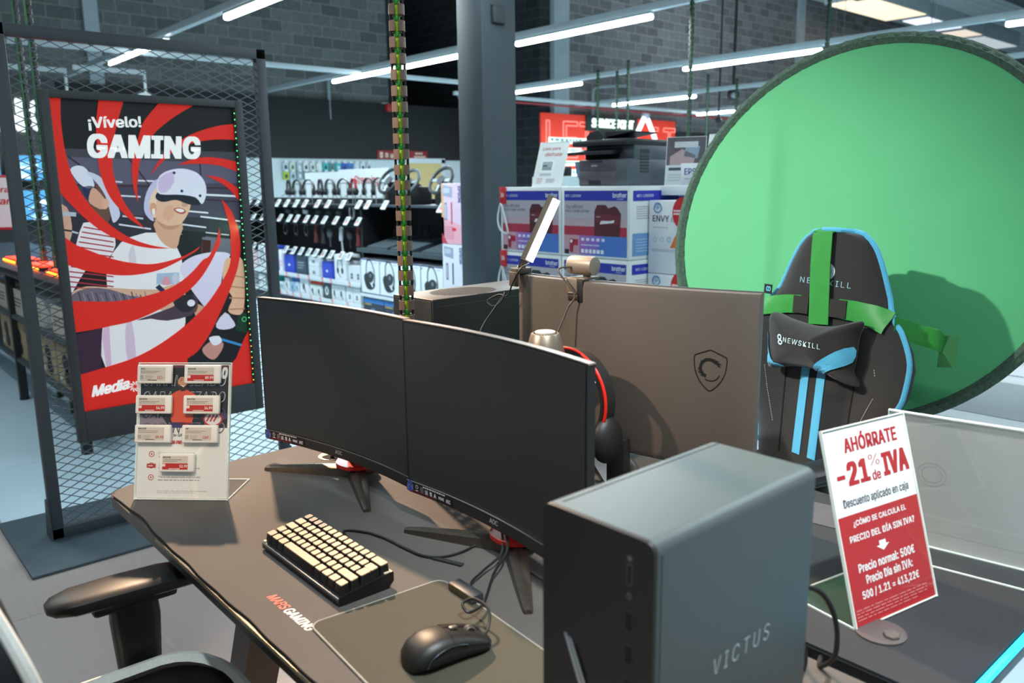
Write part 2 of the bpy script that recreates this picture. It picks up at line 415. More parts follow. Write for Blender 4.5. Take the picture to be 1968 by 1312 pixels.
strip(-11.33, -8.05, 6.40, 'lit strip crossing behind the green and brown cable spine')
strip(-7.19, -5.25, 6.40, 'long lit strip just right of the black pillar, near the top')
strip(-10.95, -9.26, 9.60, 'lit strip low beside the right edge of the black pillar')
strip(-7.30, -5.26, 9.60, 'long lit strip to the upper left of the green screen')
strip(-3.26, -1.3, 9.60, 'lit strip at the right edge of the picture, above the green screen')
strip(-11.37, -9.36, 12.69, 'lit strip right above the white glowing peak by the red sign')
strip(-11.75, -9.9, 16.0, 'farthest lit strip, running in behind the green screen edge')
# the same rows go on over the gaming corner, out of the picture, and light it
for x0, y in ((-4.3, 3.29), (-1.4, 3.29), (-2.6, 6.4), (-5.9, .15), (-.9, .15)):
    t = strip(x0, x0+2.0, y, 'lit strip of the same row, outside the picture at X%.0f Y%.0f' % (x0*10, y*10), 11)
rail(.15, -7, 1.2, 'grey lighting rail right above the gaming desk, outside the picture')
for loc, tg, pw, colr, ang, nm in SPOTS:
    t = thing('track_spotlight', 'black track spotlight %s, outside the picture' % nm, 'spotlight', loc)
    d = (Vector(tg)-Vector(loc)).normalized(); L0 = Vector(loc)
    bb = MB(); bb.tube([L0-d*.20, L0-d*.02], .045, 16); part('lamp_can', bb, mat('spot_black', '#191b1c', .5, noise=.1), t, world=True)
    part('stem', MB().cyl(L0-d*.12, L0-d*.12+Vector((0, 0, .12)), .01, n=8), mat('spot_black', '#191b1c'), t, world=True)
    lamp('spot_lamp', 'SPOT', L0, tg, pw, colr, .045, None, ang, .95, parent=t)
# added unseen area lamps, aimed up to brighten the ceiling deck
for x, y in ((-9.5, 16.05), (-5.5, 16.05), (-2.2, 12.75)): lamp('deck_fill', 'AREA', (x, y, 3.13), (x, y+1.5, 6), 130, COOL, 2.4, .06)
# conduits and pipes between the rails
solo('cable_tray', MB().box(-10.56, -10.48, 2.0, 9.2, 2.99, 3.05, .006), mat('tray_white', '#b9c8cc', .4, noise=.05), 'pale cable tray crossing the brick wall, behind the top of the poster stand', 'cable tray')
solo('cable_tray', MB().box(-11.8, -11.72, 9.0, 17.5, 2.99, 3.05, .006), mat('tray_white', '#b9c8cc', .4), 'pale cable tray running beneath the strip lights right of the pillar', 'cable tray')
def pipe_run(pa, pb, r, m, label):
    t = thing('sprinkler_pipe', label, 'pipe', pa); part('pipe_run', MB().tube([pa, pb], r, 8), m, t, world=True)
    for f in (.08, .92): p = Vector(pa).lerp(Vector(pb), f); part('hanger_rod', MB().cyl(p, (p.x, p.y, 7.2), .004, n=5), mat('wire_grey', '#59646a'), t, world=True)
pipe_run((-11.9, 9.2, 2.96), (-11.9, 17.5, 2.96), .018, mat('pipe_red', '#a8363a', .4, noise=.1), 'thin red pipe beside the pale tray above the red sign')
pipe_run((-9.2, 14.2, 3.25), (-7.4, 14.2, 3.25), .035, mat('pipe_salmon', '#c8615c', .4, noise=.1), 'short salmon red pipe right above the glowing white peak')
solo('sprinkler_pipe', MB().tube([(-10.0, 22, 6.62), (-9.1, 24.0, 6.62), (-9.1, 40, 6.62)], .05, 8), mat('pipe_red', '#a8363a'), 'dark red pipe under the ceiling at the top right corner', 'pipe')
t = thing('security_camera', 'round black ceiling camera beside the red pipe', 'camera', (-9.45, 14.0, 3.1)); part('dome', MB().sphere((0, 0, 0), .12), mat('spot_black', '#191b1c'), t); part('lens', MB().sphere((.07, -.07, -.02), .06), mat('lens_grey', '#8d9497', .2, noise=.05), t); part('stalk', MB().cyl((0, 0, .1), (0, 0, 3.6), .03, n=8), mat('spot_black', '#191b1c'), t)
t = thing('security_camera', 'small black camera below the far strips near the green screen edge', 'camera', (-10.6, 15.2, 2.75)); part('dome', MB().sphere((0, 0, 0), .07), mat('spot_black', '#191b1c'), t); part('stalk', MB().cyl((0, 0, .06), (0, 0, 3.9), .02, n=8), mat('spot_black', '#191b1c'), t)
for (x, y, tx), lb in zip(((-12.6, 3.05, 0), (-12.2, 3.95, .3)), ('white round wall spotlight behind the mesh, left', 'white round wall spotlight just left of the short lit strip')):
    t = thing('wall_spotlight', lb, 'spotlight', (x, y, 2.78)); part('lamp_head', MB().lathe([(.02, 0), (.13, .05), (.15, .16), (.13, .17)], (0, 0, -.1), (.5, -.3, -.6), 18), mat('spot_white', '#c8d4d6', .4, noise=.04), t); part('stem', MB().cyl((0, 0, -.08), (0, 0, .22), .02, n=8), mat('spot_white', '#c8d4d6'), t)
    part('arm', MB().box(-.02, .02, -.9, .02, .2, .26), mat('spot_white', '#c8d4d6'), t)
t = thing('fire_bell', 'small white and red alarm sounder on the edge of the block wall', 'alarm', (-14.93, 9.62, 3.04)); part('base', MB().box(-.05, .03, -.1, .1, -.1, .1, .02), mat('alarm_white', '#cfd4d4', .4, noise=.04), t); part('sounder', MB().lathe([(.09, 0), (.08, .08), (.03, .1)], (.03, .05, 0), (1, 0, 0), 16), mat('alarm_red', '#b3262b', .4, noise=.1), t)
for X, Y, nm in ((-14.93, 8.32, 'thin grey pipe bent down the block wall by the alarm'), (-13.2, 14.05, 'thin grey pipe bent down behind the red sign, left')):
    solo('conduit', MB().tube(smoothpts([(X, Y+1.2, 3.7), (X, Y+.35, 3.62), (X, Y+.05, 3.55), (X, Y, 3.4), (X, Y, 2.75)], 5), .035, 8), mat('conduit_grey', '#8e999c', .4, noise=.06), nm, 'pipe')
# ceiling lamps, ducts and beams at the top right
for i, (x0, y0, w, l, lb) in enumerate(((-12.3, 22.6, 1.2, 3.6, 'warm bright ceiling panel cut by the top of the picture'), (-12.0, 26.7, .75, 2.6, 'white bright ceiling panel right of the warm one'), (-12.1, 29.9, .75, 1.4, 'cream ceiling panel just above the green screen rim'), (-12.2, 31.8, .75, 3.2, 'dim ceiling panel farthest right above the green screen'))):
    t = thing('ceiling_panel', lb, 'ceiling light', (x0, y0, 6.3), 0, 'bright ceiling panels')
    part('panel_face', MB().box(0, w, 0, l, -.02, 0), mat('panel_glow_%d' % i, ('#ffe9c8', '#e8ecff', '#ffeeda', '#d8e2e6')[i], .5, emit=(1.1, 1.3, .75, .6)[i]), t); part('panel_frame', MB().box(-.06, w+.06, -.06, l+.06, 0, .5), M_RAIL, t)
solo('air_duct', MB().box(-10.9, -10.4, 16, 21.5, 6.0, 6.70, .03), mat('duct_grey', '#93a3a8', .5, noise=.05), 'pale duct above the bright ceiling panels at the top', 'duct')
solo('air_duct', MB().box(-8.6, -8.0, 20, 45, 6.1, 6.70, .03), mat('duct_dark', '#4b565b', .5, noise=.05), 'dark grey duct at the top right corner', 'duct')
# thin black cable spines hanging in the background
def spine_far(px, depth, z0, z1, label, r=.022, col='#161b1a', accent='#1f5a34'):
    d = ray(px, 300); p = CC + d*depth
    t = thing('cable_spine', label, 'cable spine', (p.x, p.y, z0), 0, 'black hanging cable spines')
    b = MB(); b2 = MB(); z = z0; n = 0; prof = []
    while z < z1:
        prof += [(r*.6, z-z0), (r, z-z0), (r, z-z0+.033), (r*.6, z-z0+.033)]; z += .05
    b.lathe(prof, (0, 0, 0), n=8); b2.cyl((r*.75, -r*.75, 0), (r*.75, -r*.75, z1-z0), r*.35, n=6)
    part('spine_rings', b, mat('spine_black', col, .5, noise=.1), t); part('spine_core', b2, mat('spine_green', accent, .5, noise=.2), t)
for a in ((1322, 7.6, 0, 3.6, 'black cable spine hanging in front of the left rim of the green screen'),
          (1577, 8.0, 0, 3.6, 'black cable spine ending above the top of the green screen'),
          (1205, 11.0, 0, 3.0, 'black cable spine over the word on the service sign, right'),
          (1184, 12.0, 0, 3.0, 'thin black cable spine over the service sign, middle'),
          (1148, 11.5, 0, 2.95, 'black cable spine over the service sign, left'),
          (1411, 13, 0, 3.0, 'black cable spine beside the farthest lit strip'),
          (1356, 12.5, 0, 3.0, 'thin black cable spine left of the farthest lit strip'),
          (62, 5.4, 0, 3.4, 'black cable spine with green cables behind the mesh, left'),
          (86, 5.0, 0, 3.2, 'black cable spine with green cables behind the mesh, beside the poster frame')):
    spine_far(*a)
# ================================================================== the two desks
M_DESKMAT = mat('mat_cloth', '#47413d', .8, noise=.07, nscale=9, bump=.25, bscale=900, sheen=.2)
M_CARBON = mat('carbon_black', '#2b2a29', .38, noise=.25, nscale=400)
M_METALBLK = mat('powder_black', '#1c1c1d', .45, noise=.12, nscale=60)
M_PLBLK = mat('plastic_black', '#151515', .42, noise=.1, nscale=50)
def rr(x0, x1, y0, y1, r, n=6):
    out = []
    for cx, cy, a in ((x1-r, y1-r, 0), (x0+r, y1-r, 90), (x0+r, y0+r, 180), (x1-r, y0+r, 270)):
        for i in range(n+1): t = math.radians(a+90*i/n); out.append((cx+r*math.cos(t), cy+r*math.sin(t)))
    return out
DX0, DX1, DY0, DY1, DZ = -1.936, -.333, .4586, 1.0205, .75
desk = thing('gaming_desk', 'long black gaming desk carrying the keyboard, the mouse and the two curved screens', 'desk', (-1.13, .74, 0))
part('tabletop', MB().prism(rr(DX0, DX1, DY0, DY1, .045), (0, 0, .722), (1, 0, 0), (0, 1, 0), .0235), M_CARBON, desk, world=True)
def kleg(b, b2, xt, xb, y):
    b2.box(min(xt, xt)-.06, xt+.06, y-.07, y+.07, .60, .722, .012)
    b.beam((xt, y, .66), (xb, y, .03), .07, .085, up=(0, 1, 0))
    b.box(xb-.035, xb+.035, y-.27, y+.27, 0, .035, .008)
for xt, xb in ((-1.52, -1.80), (-.70, -.48)):
    b = MB(); b2 = MB(); kleg(b, b2, xt, xb, .66)
    l = part('leg', b, M_METALBLK, desk, world=True); part('leg_bracket', b2, M_PLBLK, l, world=True)
b = MB(); b.box(-1.5, -.7, .70, .74, .63, .69); part('crossbar', b, M_METALBLK, desk, world=True)
b = MB(); b.lathe([(.036, 0), (.036, .0035), (.030, .005), (.001, .005)], (-1.7935, .957, DZ-.002), n=32)
g = part('grommet', b, mat('grommet_cream', '#b9ad9a', .4, noise=.05), desk, world=True, label='pale round cable grommet')
b = MB(); b.prism(sm2([(-.004, -.028), (.026, -.022), (.03, .0), (.016, .012), (-.006, .004)], 3, True), (-1.7935, .957, DZ+.0029), (1, 0, 0), (0, 1, 0), .0006); part('cable_opening', b, mat('hole_black', '#0a0908', .9, noise=.1), g, world=True)
# cloth mat over the whole top, front edge slightly wavy
edge = []
for i in range(60):
    x = DX0+.05+(DX1-DX0-.1)*i/59
    w = .0035+.0012*math.sin(x*21+1)+.0010*math.sin(x*47)+(.007*math.exp(-((x+1.70)/.09)**2))
    edge.append((x, DY0+w))
outl = [(DX0+.004, DY0+.055), (DX0+.016, DY0+.02)]+edge+[(DX1-.006, DY0+.05), (DX1-.006, DY1-.03), (DX1-.035, DY1-.003), (DX0+.05, DY1-.003), (DX0+.014, DY1-.016), (DX0+.003, DY1-.05)]
mt = thing('desk_mat', 'black cloth mat covering the whole top of the gaming desk', 'desk mat', (-1.13, .74, .7455))
part('cloth', MB().prism(outl, (0, 0, .7457), (1, 0, 0), (0, 1, 0), .0043), M_DESKMAT, mt, world=True)
b = MB(); b.tube([(p[0], p[1], DZ-.001) for p in edge], .0013, 6)
part('edge_stitching', b, mat('stitch_black', '#191817', .7, noise=.3, nscale=700), mt, world=True)
b = MB(); x = -1.60
while x < DX1-.1:
    b.box(x, x+.0022, DY0-.0012, DY0+.003, .7375, .7452); x += .0046
part('edge_glints', b, mat('glint_pale', '#a89c84', .3, metal=.4, noise=.2, nscale=300), mt, world=True, label='row of fine shiny teeth along the front edge')  # glints on the stitched edge, shaped and coloured as pale ribs
pr = Print((0, 0, DZ+.0002), (1, 0, 0), (0, 1, 0))
pr.text('MARS', -1.218, .5135, .058, .0175, '#e0473c', 1, bold=.018, shear=.25); pr.text('GAMING', -1.157, .5135, .084, .0175, '#f2efe9', 1, bold=.018, shear=.25)
part('logo_print', pr.b, None, mt, world=True, label='red and white lettering')

d2 = thing('gaming_desk', 'second black gaming desk behind, with a cyan light strip along its right end', 'desk', (-1.13, 1.34, 0))
E0, E1 = 1.049, 1.63
part('tabletop', MB().prism(rr(-1.936, -.342, E0, E1, .03), (0, 0, .722), (1, 0, 0), (0, 1, 0), .0235), mat('edge_black', '#1a1c1d', .4, noise=.2, nscale=300), d2, world=True)
b = MB(); b.box(-.342, -.3325, E0+.03, E1-.03, .738, .7485, .003); part('light_strip', b, mat('cyan_led', '#19c8f0', .4, emit=5), d2, world=True, label='glowing cyan light strip')
b = MB(); b.box(-.3415, -.334, E0+.03, E1-.03, .715, .7375, .002); part('edge_channel', b, mat('channel_grey', '#59707a', .35, noise=.05), d2, world=True)
for xt, xb in ((-1.52, -1.80), (-.60, -.42)):
    b = MB(); b2 = MB(); kleg(b, b2, xt, xb, 1.34)
    l = part('leg', b, M_METALBLK, d2, world=True); part('leg_bracket', b2, M_PLBLK, l, world=True)
b = MB(); b.lathe([(.037, 0), (.037, .004), (.033, .0055), (.001, .0055)], (-.4845, 1.157, DZ-.001), n=36)
g = part('grommet', b, mat('grommet_brown', '#4d4443', .45, noise=.08), d2, world=True, label='dark round cable grommet')
b = MB(); b.lathe([(.012, 0), (.012, .0045), (.0105, .006), (.001, .006)], (-.4655, 1.152, DZ+.0035), n=7); part('grommet_plug', b, mat('plug_brown', '#5a5049', .5, noise=.1), g, world=True)
b = MB()
m2o = rr(-1.932, -.344, E0+.003, E1-.003, .03)
solo('desk_mat', MB().prism(m2o, (0, 0, .7457), (1, 0, 0), (0, 1, 0), .0043), mat('mat_cloth_dark', '#202327', .78, noise=.08, nscale=12, bump=.2, bscale=900), 'plain black mat on the second desk, under the sale sign and the white sign holder', 'desk mat')

# ================================================================== curved monitors
def curved_panel(b, w, z0, z1, y0, t, R, n=24, m=None, concave=1, zf=None):
    """slab bent round a vertical axis; front (-y) face is concave"""
    rs = []
    for i in range(n+1):
        x = -w/2+w*i/n; s = (R-math.sqrt(R*R-x*x)) if R else 0
        yf = y0-concave*s
        rs.append([(x, yf, z0), (x, yf+t, z0), (x, yf+t, z1), (x, yf, z1)])
    return b.rings(rs, True, False, m)
M_BEZ = mat('bezel_black', '#1b1a1a', .38, noise=.1, nscale=80)
def screen_mat():
    m = mat('matte_screen', '#2b2b2d', .42, noise=.05, nscale=2, spec=.7, bump=.02, bscale=2500); return m
def aoc(label, loc, rot, label2):
    t = thing('curved_monitor', label, 'monitor', loc, rot, 'pair of curved gaming monitors')
    W, R, zb, zt = .537, 1.5, .058, .409
    b = MB(); curved_panel(b, W, zb, zt, 0, .016, R); curved_panel(b, W*.8, zb+.05, zt-.05, .012, .03, R); h = part('housing', b, M_BEZ, t)
    b = MB(); curved_panel(b, W+.003, zt-.0012, zt+.0012, .001, .015, R); part('top_edge', b, mat('edge_warm', '#7c6c60', .35, noise=.05, metal=.2), h)
    b = MB(); curved_panel(b, W-.010, zb+.021, zt-.004, -.0012, .003, R); part('screen', b, screen_mat(), t, label='dark unlit matte screen')
    b = MB(); curved_panel(b, W, zb-.002, zb+.019, -.004, .012, R); lb = part('lower_bezel', b, mat('bezel_grey', '#2b2928', .36, noise=.1, nscale=60), t)
    b = MB(); curved_panel(b, W, zb+.0188, zb+.0198, -.0045, .003, R); part('bezel_trim', b, mat('trim_silver', '#a09a94', .3, metal=.6, noise=.05), lb)
    b = MB(); curved_panel(b, W*.98, zb-.0045, zb-.0018, -.003, .008, R); part('red_underline', b, mat('underline_red', '#5e1218', .4, noise=.05), lb)
    yy = lambda x: -(R-math.sqrt(R*R-x*x))
    def bent(build, eps=.0008):
        p = Print((0, 0, 0), (1, 0, 0), (0, 0, 1)); build(p)
        p.b.v = [(x, -.0042+yy(x)+y-.0006, z) for x, y, z in p.b.v]; return p.b
    def stick(p):
        x0 = -W/2+.002
        
        for i in range(14):
            p.rect(x0+.01*i, zb-.001, x0+.01*i+.0101, zb+.0185, '#22151a', 1)
            if i < 9: p.rect(x0+.01*i, zb-.001, x0+.01*i+.0101, zb+.0035, '#6a1a28', 2)
        p.poly(sm2([(x0, zb), (x0+.014, zb-.001), (x0+.02, zb+.008), (x0+.014, zb+.021), (x0+.004, zb+.019)], 3, True), '#4a56a0', 2)
        for i in range(7): p.line((x0+.002+.0025*i, zb+.002+.004*(i % 3)), (x0+.006+.002*i, zb+.013+.003*(i % 2)), .0012, ('#8ea0e0', '#1d2350')[i % 2], 3)
        p.ring(x0+.031, zb+.012, .004, .004, .0012, '#f0e8e8', 3); p.rect(x0+.027, zb+.003, x0+.035, zb+.005, '#f0e8e8', 3)
        p.scribble(x0+.042, zb+.003, x0+.052, zb+.015, 4, '#b9a9ab', 3)
        p.scribble(x0+.05, zb+.0142, x0+.118, zb+.0178, 1, '#f0e8e8', 3, .9)
        for i, (a, w) in enumerate(((.056, .009), (.071, .007), (.083, .008))): p.text(('165', 'ms', 'A')[i], x0+a, zb+.003, w, .009, '#f3eeee', 3, .04)
        p.text('HDMI', x0+.098, zb+.004, .017, .006, '#f3eeee', 3, .03); p.text('AOC', x0+.121, zb+.003, .014, .008, '#f3eeee', 3, .04)
    part('feature_sticker', bent(stick), None, lb, label='dark red strip sticker with white symbols')
    part('logo', bent(lambda p: p.text('AOC', -.012, zb+.005, .026, .010, '#cfc6ba', 1, .02, .1)), None, lb)
    # stand: two long front legs, short rear leg, red collar, black neck
    ms = mat('stand_gunmetal', '#5c544b', .33, metal=.75, noise=.12, nscale=90)
    hub = Vector((.0, .045, .02))
    for tip in ((-.2, -.075, .006), (.2, -.085, .006)):
        b = MB(); tip = Vector(tip); d = (tip-hub).normalized(); sd = d.cross(Vector((0, 0, 1))).normalized()
        rs = []
        for f, w, h in ((0, .046, .028), (.3, .040, .024), (.7, .028, .017), (.97, .018, .011), (1, .013, .008)):
            c = hub.lerp(tip, f); c.z = 0
            rs.append([c-sd*w/2, c+sd*w/2, c+sd*w*.42+Vector((0, 0, h*.75)), c+sd*w*.1+Vector((0, 0, h)), c-sd*w*.1+Vector((0, 0, h)), c-sd*w*.42+Vector((0, 0, h*.75))])
        part('leg', b.rings(rs), ms, t)
    b = MB(); b.beam((0, .045, .014), (0, .13, .008), .05, .026, m=None, w2=.03, h2=.014); part('rear_foot', b, ms, t)
    b = MB(); b.prism(rr(-.05, .05, .0, .09, .045, 8), (0, 0, .026), (1, 0, 0), (0, 1, 0), .008); part('red_collar', b, mat('collar_red', '#d3231c', .32, noise=.05), t, label='glossy red collar')
    b = MB(); b.box(-.026, .026, .035, .075, .03, .30, .008); nk = part('neck', b, mat('neck_dark', '#1e1413', .4, noise=.1), t)
    b = MB(); b.box(-.04, .04, .02, .05, .20, .27, .004); part('tilt_mount', b, M_BEZ, nk)
    return t
aoc('left of the two curved monitors, with a warm smear of light on its dark screen', (-1.626, .888, DZ), .130, '')
aoc('right of the two curved monitors, half hidden by the grey computer case', (-1.0775, .897, DZ), -.06, '')

# big monitor seen from behind
t = thing('curved_monitor', 'big black curved monitor seen from behind, dragon shield on its back', 'monitor', (-1.1695, 1.335, DZ), .1243)
W, R = .622, 1.5
def yb(x): return (R-math.sqrt(R*R-x*x))
b = MB(); n = 28; rs = []
for i in range(n+1):
    x = -W/2+W*i/n; s = yb(x); e = 1 if 0 < i < n else .6
    y = -.0+s-.0
    rs.append([(x, y-.012*e, .087), (x, y-.016*e, .10), (x, y-.016*e, .445), (x, y-.013*e, .457), (x, y+.004, .459), (x, y+.004, .087)])
b.rings(rs); h = part('housing', b, mat('msi_back', '#564d46', .45, noise=.08, nscale=700, spec=.4), t)
b = MB(); rs = []
for i in range(n+1):
    x = -W/2+W*i/n; rs.append([(x, yb(x)+.004, .085), (x, yb(x)+.009, .085), (x, yb(x)+.009, .461), (x, yb(x)+.004, .461)])
part('front_bezel', b.rings(rs), mat('msi_bezel', '#4b5254', .35, noise=.06), h)
b = MB(); b.lathe([(.04, 0), (.04, .008), (.036, .012), (.03, .014), (.001, .014)], (.03, -.012, .04), (0, -1, 0), 40); part('mount_hub', b, mat('msi_hub', '#3e3935', .4, noise=.06, nscale=300), h)
b = MB(); b.box(.005, .055, -.055, -.027, .0, .13, .008); nk = part('neck', b, M_BEZ, t)
b = MB(); b.beam((.03, -.045, .008), (-.17, .14, .006), .04, .014); b.beam((.03, -.045, .008), (.2, .14, .006), .04, .014); part('stand_legs', b, M_BEZ, t)
pr = Print((0, 0, 0), (1, 0, 0), (0, 0, 1)); cx, cz = .222, .298; s = .036
sh = sm2([(0, 1.1), (.35, .98), (.7, .85), (.93, .72), (.93, .35), (.86, -.1), (.62, -.6), (.3, -.95), (0, -1.15), (-.3, -.95), (-.62, -.6), (-.86, -.1), (-.93, .35), (-.93, .72), (-.7, .85), (-.35, .98)], 2, True)
for i in range(len(sh)): a = sh[i]; c = sh[(i+1) % len(sh)]; pr.line((cx+a[0]*s, cz+a[1]*s*1.05), (cx+c[0]*s, cz+c[1]*s*1.05), .0022, '#0c0c0c', 1)
# coiling beast inside the shield: open ring body with frayed head, claws and tail
pr.ring(cx-.002, cz+.004, .021, .021, .006, '#0e0e0e', 1, 40, 250)
pr.ring(cx+.001, cz-.004, .02, .019, .002, '#0e0e0e', 1, 235, 345)
for a, l_, w in ((40, .012, .006), (55, .010, .004), (25, .009, .004), (70, .007, .003), (150, .008, .004), (195, .007, .005), (215, .009, .004), (235, .008, .004), (120, .006, .003)):
    q = math.radians(a); px, pz = cx-.002+.019*math.cos(q), cz+.004+.019*math.sin(q)
    dx, dz = math.cos(q-.9), math.sin(q-.9); pr.poly([(px-dz*w/2, pz+dx*w/2), (px+dz*w/2, pz-dx*w/2), (px+dx*l_, pz+dz*l_)], '#0e0e0e', 2)
pr.b.v = [(x, yb(x)-.0163+y, z) for x, y, z in pr.b.v]
part('shield_emblem', pr.b, None, h, label='black shield emblem')

# ================================================================== computer cases
t = thing('computer_case', 'grey-green mini tower case at the front right, white lettering on its side', 'computer', (-.530, .722, DZ), .012)
M_VIC = mat('case_slate', '#525a5a', .40, metal=.35, noise=.05, nscale=500)
hw, hd, H = .0765, .151, .337
b = MB(); outl = rr(-hw, hw, 0, H, .013, 6)
sec = lambda y, k=1.: [(x*k, y, (z-H/2)*k+H/2) for x, z in outl]
b.rings([sec(-hd+.004), sec(hd)]); cas = part('cover', b, M_VIC, t)
b = MB(); b.rings([sec(-hd-.0005, .994), sec(-hd+.0038, .999)]); fr = part('front_panel', b, mat('front_dark', '#2e2b2a', .4, metal=.2, noise=.06, nscale=400), t)
b = MB(); b.box(-hw+.018, -hw+.0192, -hd+.012, hd, H-.0001, H+.0004); b.box(hw-.0006, hw+.0003, -hd+.009, -hd+.0105, .01, H-.014); part('panel_seam', b, mat('seam_black', '#15171a', .8, noise=.1), cas)
pr = Print((hw+.0004, 0, 0), (0, 1, 0), (0, 0, 1))
pr.text('VICTUS', -.048, .155, .110, .0195, '#c3ced2', 1, -.014, .12, 1.35)
part('lettering', pr.b, None, cas, label='pale grey lettering')
pr = Print((0, -hd-.0006, 0), (1, 0, 0), (0, 0, 1)); x0 = .046
pr.rect(x0-.0035, .284, x0+.0035, .307, '#5a5a5c', 1); pr.rect(x0-.0022, .2855, x0+.0022, .3055, '#0c0d10', 2); pr.ell(x0, .3125, .003, .003, '#77706c', 1); pr.ell(x0, .2725, .003, .0035, '#77706c', 1); pr.ell(x0, .2725, .0015, .002, '#1a1a1a', 2)
for k in range(5):
    z = .2445-.0365*k; pr.rect(x0-.0058, z-.010, x0+.0058, z+.0125, '#47443f', 1); pr.rect(x0-.0048, z-.0085, x0+.0048, z+.011, '#080808', 2)
    
part('port_row', pr.b, None, fr, label='column of dark ports')
# mirror-finished slash mark low on the front
b = MB(); q = [(-.0405, .198), (-.033, .194), (.010, .098), (.020, .106), (.048, .128), (.0175, .088), (.0, .075)]
b.prism([(-.043, .197), (-.0385, .198), (.0135, .082), (.0085, .080)], (0, -hd-.0006, 0), (1, 0, 0), (0, 0, 1), .0012); b.prism([(-.036, .1955), (-.0315, .194), (.020, .0845), (.0155, .0825)], (0, -hd-.0006, 0), (1, 0, 0), (0, 0, 1), .0012)
em = part('slash_emblem', b, mat('mirror_chrome', '#b9cdd6', .08, metal=1, noise=.02), fr, label='chrome slash emblem')
b = MB(); b.prism([(-.026, .19), (-.0125, .163), (-.0085, .150), (.004, .146), (.021, .1515), (.043, .1355), (.0145, .096), (.011, .098)], (0, -hd-.0006, 0), (1, 0, 0), (0, 0, 1), .0009); part('emblem_mirror', b, mat('mirror_dark', '#23303a', .06, metal=1, noise=.02), em)
b = MB()
for sx in (-1, 1):
    for sy in (-1, 1): b.box(sx*.055-.012, sx*.055+.012, sy*.12-.012, sy*.12+.012, 0, .004)
part('foot', b, M_PLBLK, t)
# cables leaving its back
def oncurve(pxs, z=DZ+.003, k=6): return smoothpts([tuple(on(x, y, 'z', zz)) for x, y, zz in [(p[0], p[1], p[2] if len(p) > 2 else z) for p in pxs]], k)
M_CAB = mat('cable_black', '#141414', .45, noise=.1, nscale=100)
for pts, lb in (([(-.500, .876, .912), (-.487, .905, .915), (-.468, .935, .90), (-.455, .950, .86), (-.470, .985, .79), (-.50, 1.005, .752), (-.515, 1.036, .745), (-.52, 1.037, .70)], 'outer of the two black cables looping down behind the grey-green case'),
                ([(-.515, .876, .88), (-.505, .895, .883), (-.492, .915, .86), (-.490, .94, .81), (-.51, .98, .757), (-.53, 1.01, .752), (-.542, 1.036, .745), (-.545, 1.037, .70)], 'inner of the two black cables looping down behind the grey-green case')):
    solo('power_cable', MB().tube(smoothpts(pts, 7), .0035, 8), M_CAB, lb, 'cable')

t = thing('computer_case', 'black tower case on the second desk, slotted round vent on its top', 'computer', (-1.745, 1.40, DZ), .055)
hw, hd, H = .084, .225, .392
b = MB(); b.box(-hw, hw, -hd, hd, .008, H, .004); cas = part('cover', b, mat('case_black', '#2b2927', .45, metal=.2, noise=.07, nscale=500), t)
b = MB()
for i in range(24):
    y = -.16+.0085*i; hh = math.sqrt(max(0, .1**2-(y+.0622)**2))*.72
    if hh > .006: b.box(-hh+.01, hh+.01, y, y+.0042, H-.0005, H+.0004)
part('vent_slots', b, mat('slot_black', '#060606', .9, noise=.1), cas)
b = MB(); b.box(-hw+.006, hw-.006, -hd-.0015, -hd+.001, .02, H-.006); bk = part('rear_panel', b, mat('rear_grey', '#4a4541', .5, metal=.3, noise=.06), t)
b = MB(); b.lathe([(.035, 0), (.035, .001), (.001, .001)], (.0, -hd-.0014, H-.12), (0, -1, 0), 24); part('fan_grille', b, mat('slot_black', '#060606'), bk)
b = MB(); b.tube([(-.07, -hd-.003, H-.10), (-.07, -hd-.003, H-.055), (-.03, -hd-.003, H-.055), (-.03, -hd-.003, H-.075)], .0018, 6); b.tube([(.0, -hd-.003, H-.06), (.05, -hd-.003, H-.06), (.062, -hd-.003, H-.075), (.05, -hd-.003, H-.09), (.0, -hd-.003, H-.09)], .0018, 6); part('latch_wire', b, mat('wire_steel', '#a09a92', .3, metal=.8, noise=.05), bk)
b = MB(); b.box(hw-.0003, hw+.0006, -hd+.012, hd-.01, H-.021, H-.0195); part('panel_seam', b, mat('seam_grey', '#4b4947', .5, noise=.05), cas)
b = MB()
for sx in (-1, 1):
    for sy in (-1, 1): b.cyl((sx*.06, sy*.18, 0), (sx*.06, sy*.18, .01), .012, n=10)
part('foot', b, M_PLBLK, t)

# ================================================================== keyboard
KB = thing('keyboard', 'small black keyboard with warm cream keycaps in front of the left monitor', 'keyboard', (-1.3965, .5890, DZ), -.008)
TL = math.radians(7.5)
def kz(y): return .0125+y*math.tan(TL)
b = MB(); rs = []
for x in (0, .2915):
    pass
prof = [(0, .004), (0, .0135), (.002, .016), (.1035, .016+.1035*math.tan(TL)), (.1055, .0135+.1035*math.tan(TL)), (.1055, .012), (.095, .002), (.01, .0015)]
b.rings([[(x, y, z) for y, z in prof] for x in (0., .002, .2895, .2915)]); part('case', b, mat('kb_case', '#101010', .4, noise=.1, nscale=80), KB)
b = MB(); b.box(.001, .2905, -.0006, .0015, .0105, .0155, .0004); part('front_lip', b, mat('kb_lip', '#5d6a73', .35, noise=.05), KB)
b = MB(); b.box(.03, .26, .095, .1055, 0, .012); b.box(.02, .27, .006, .014, 0, .003); part('foot', b, M_PLBLK, KB)
M_KEY = mat('key_cream', '#8c775d', .5, noise=.05, nscale=200); M_SKIRT = mat('key_skirt', '#0d0c0b', .5, noise=.1); M_KDARK = mat('key_dark', '#23262b', .5, noise=.2, nscale=400); M_LEG = ink('#d9d2c6')
U1 = .01905; OX, OY = .0028, .0052
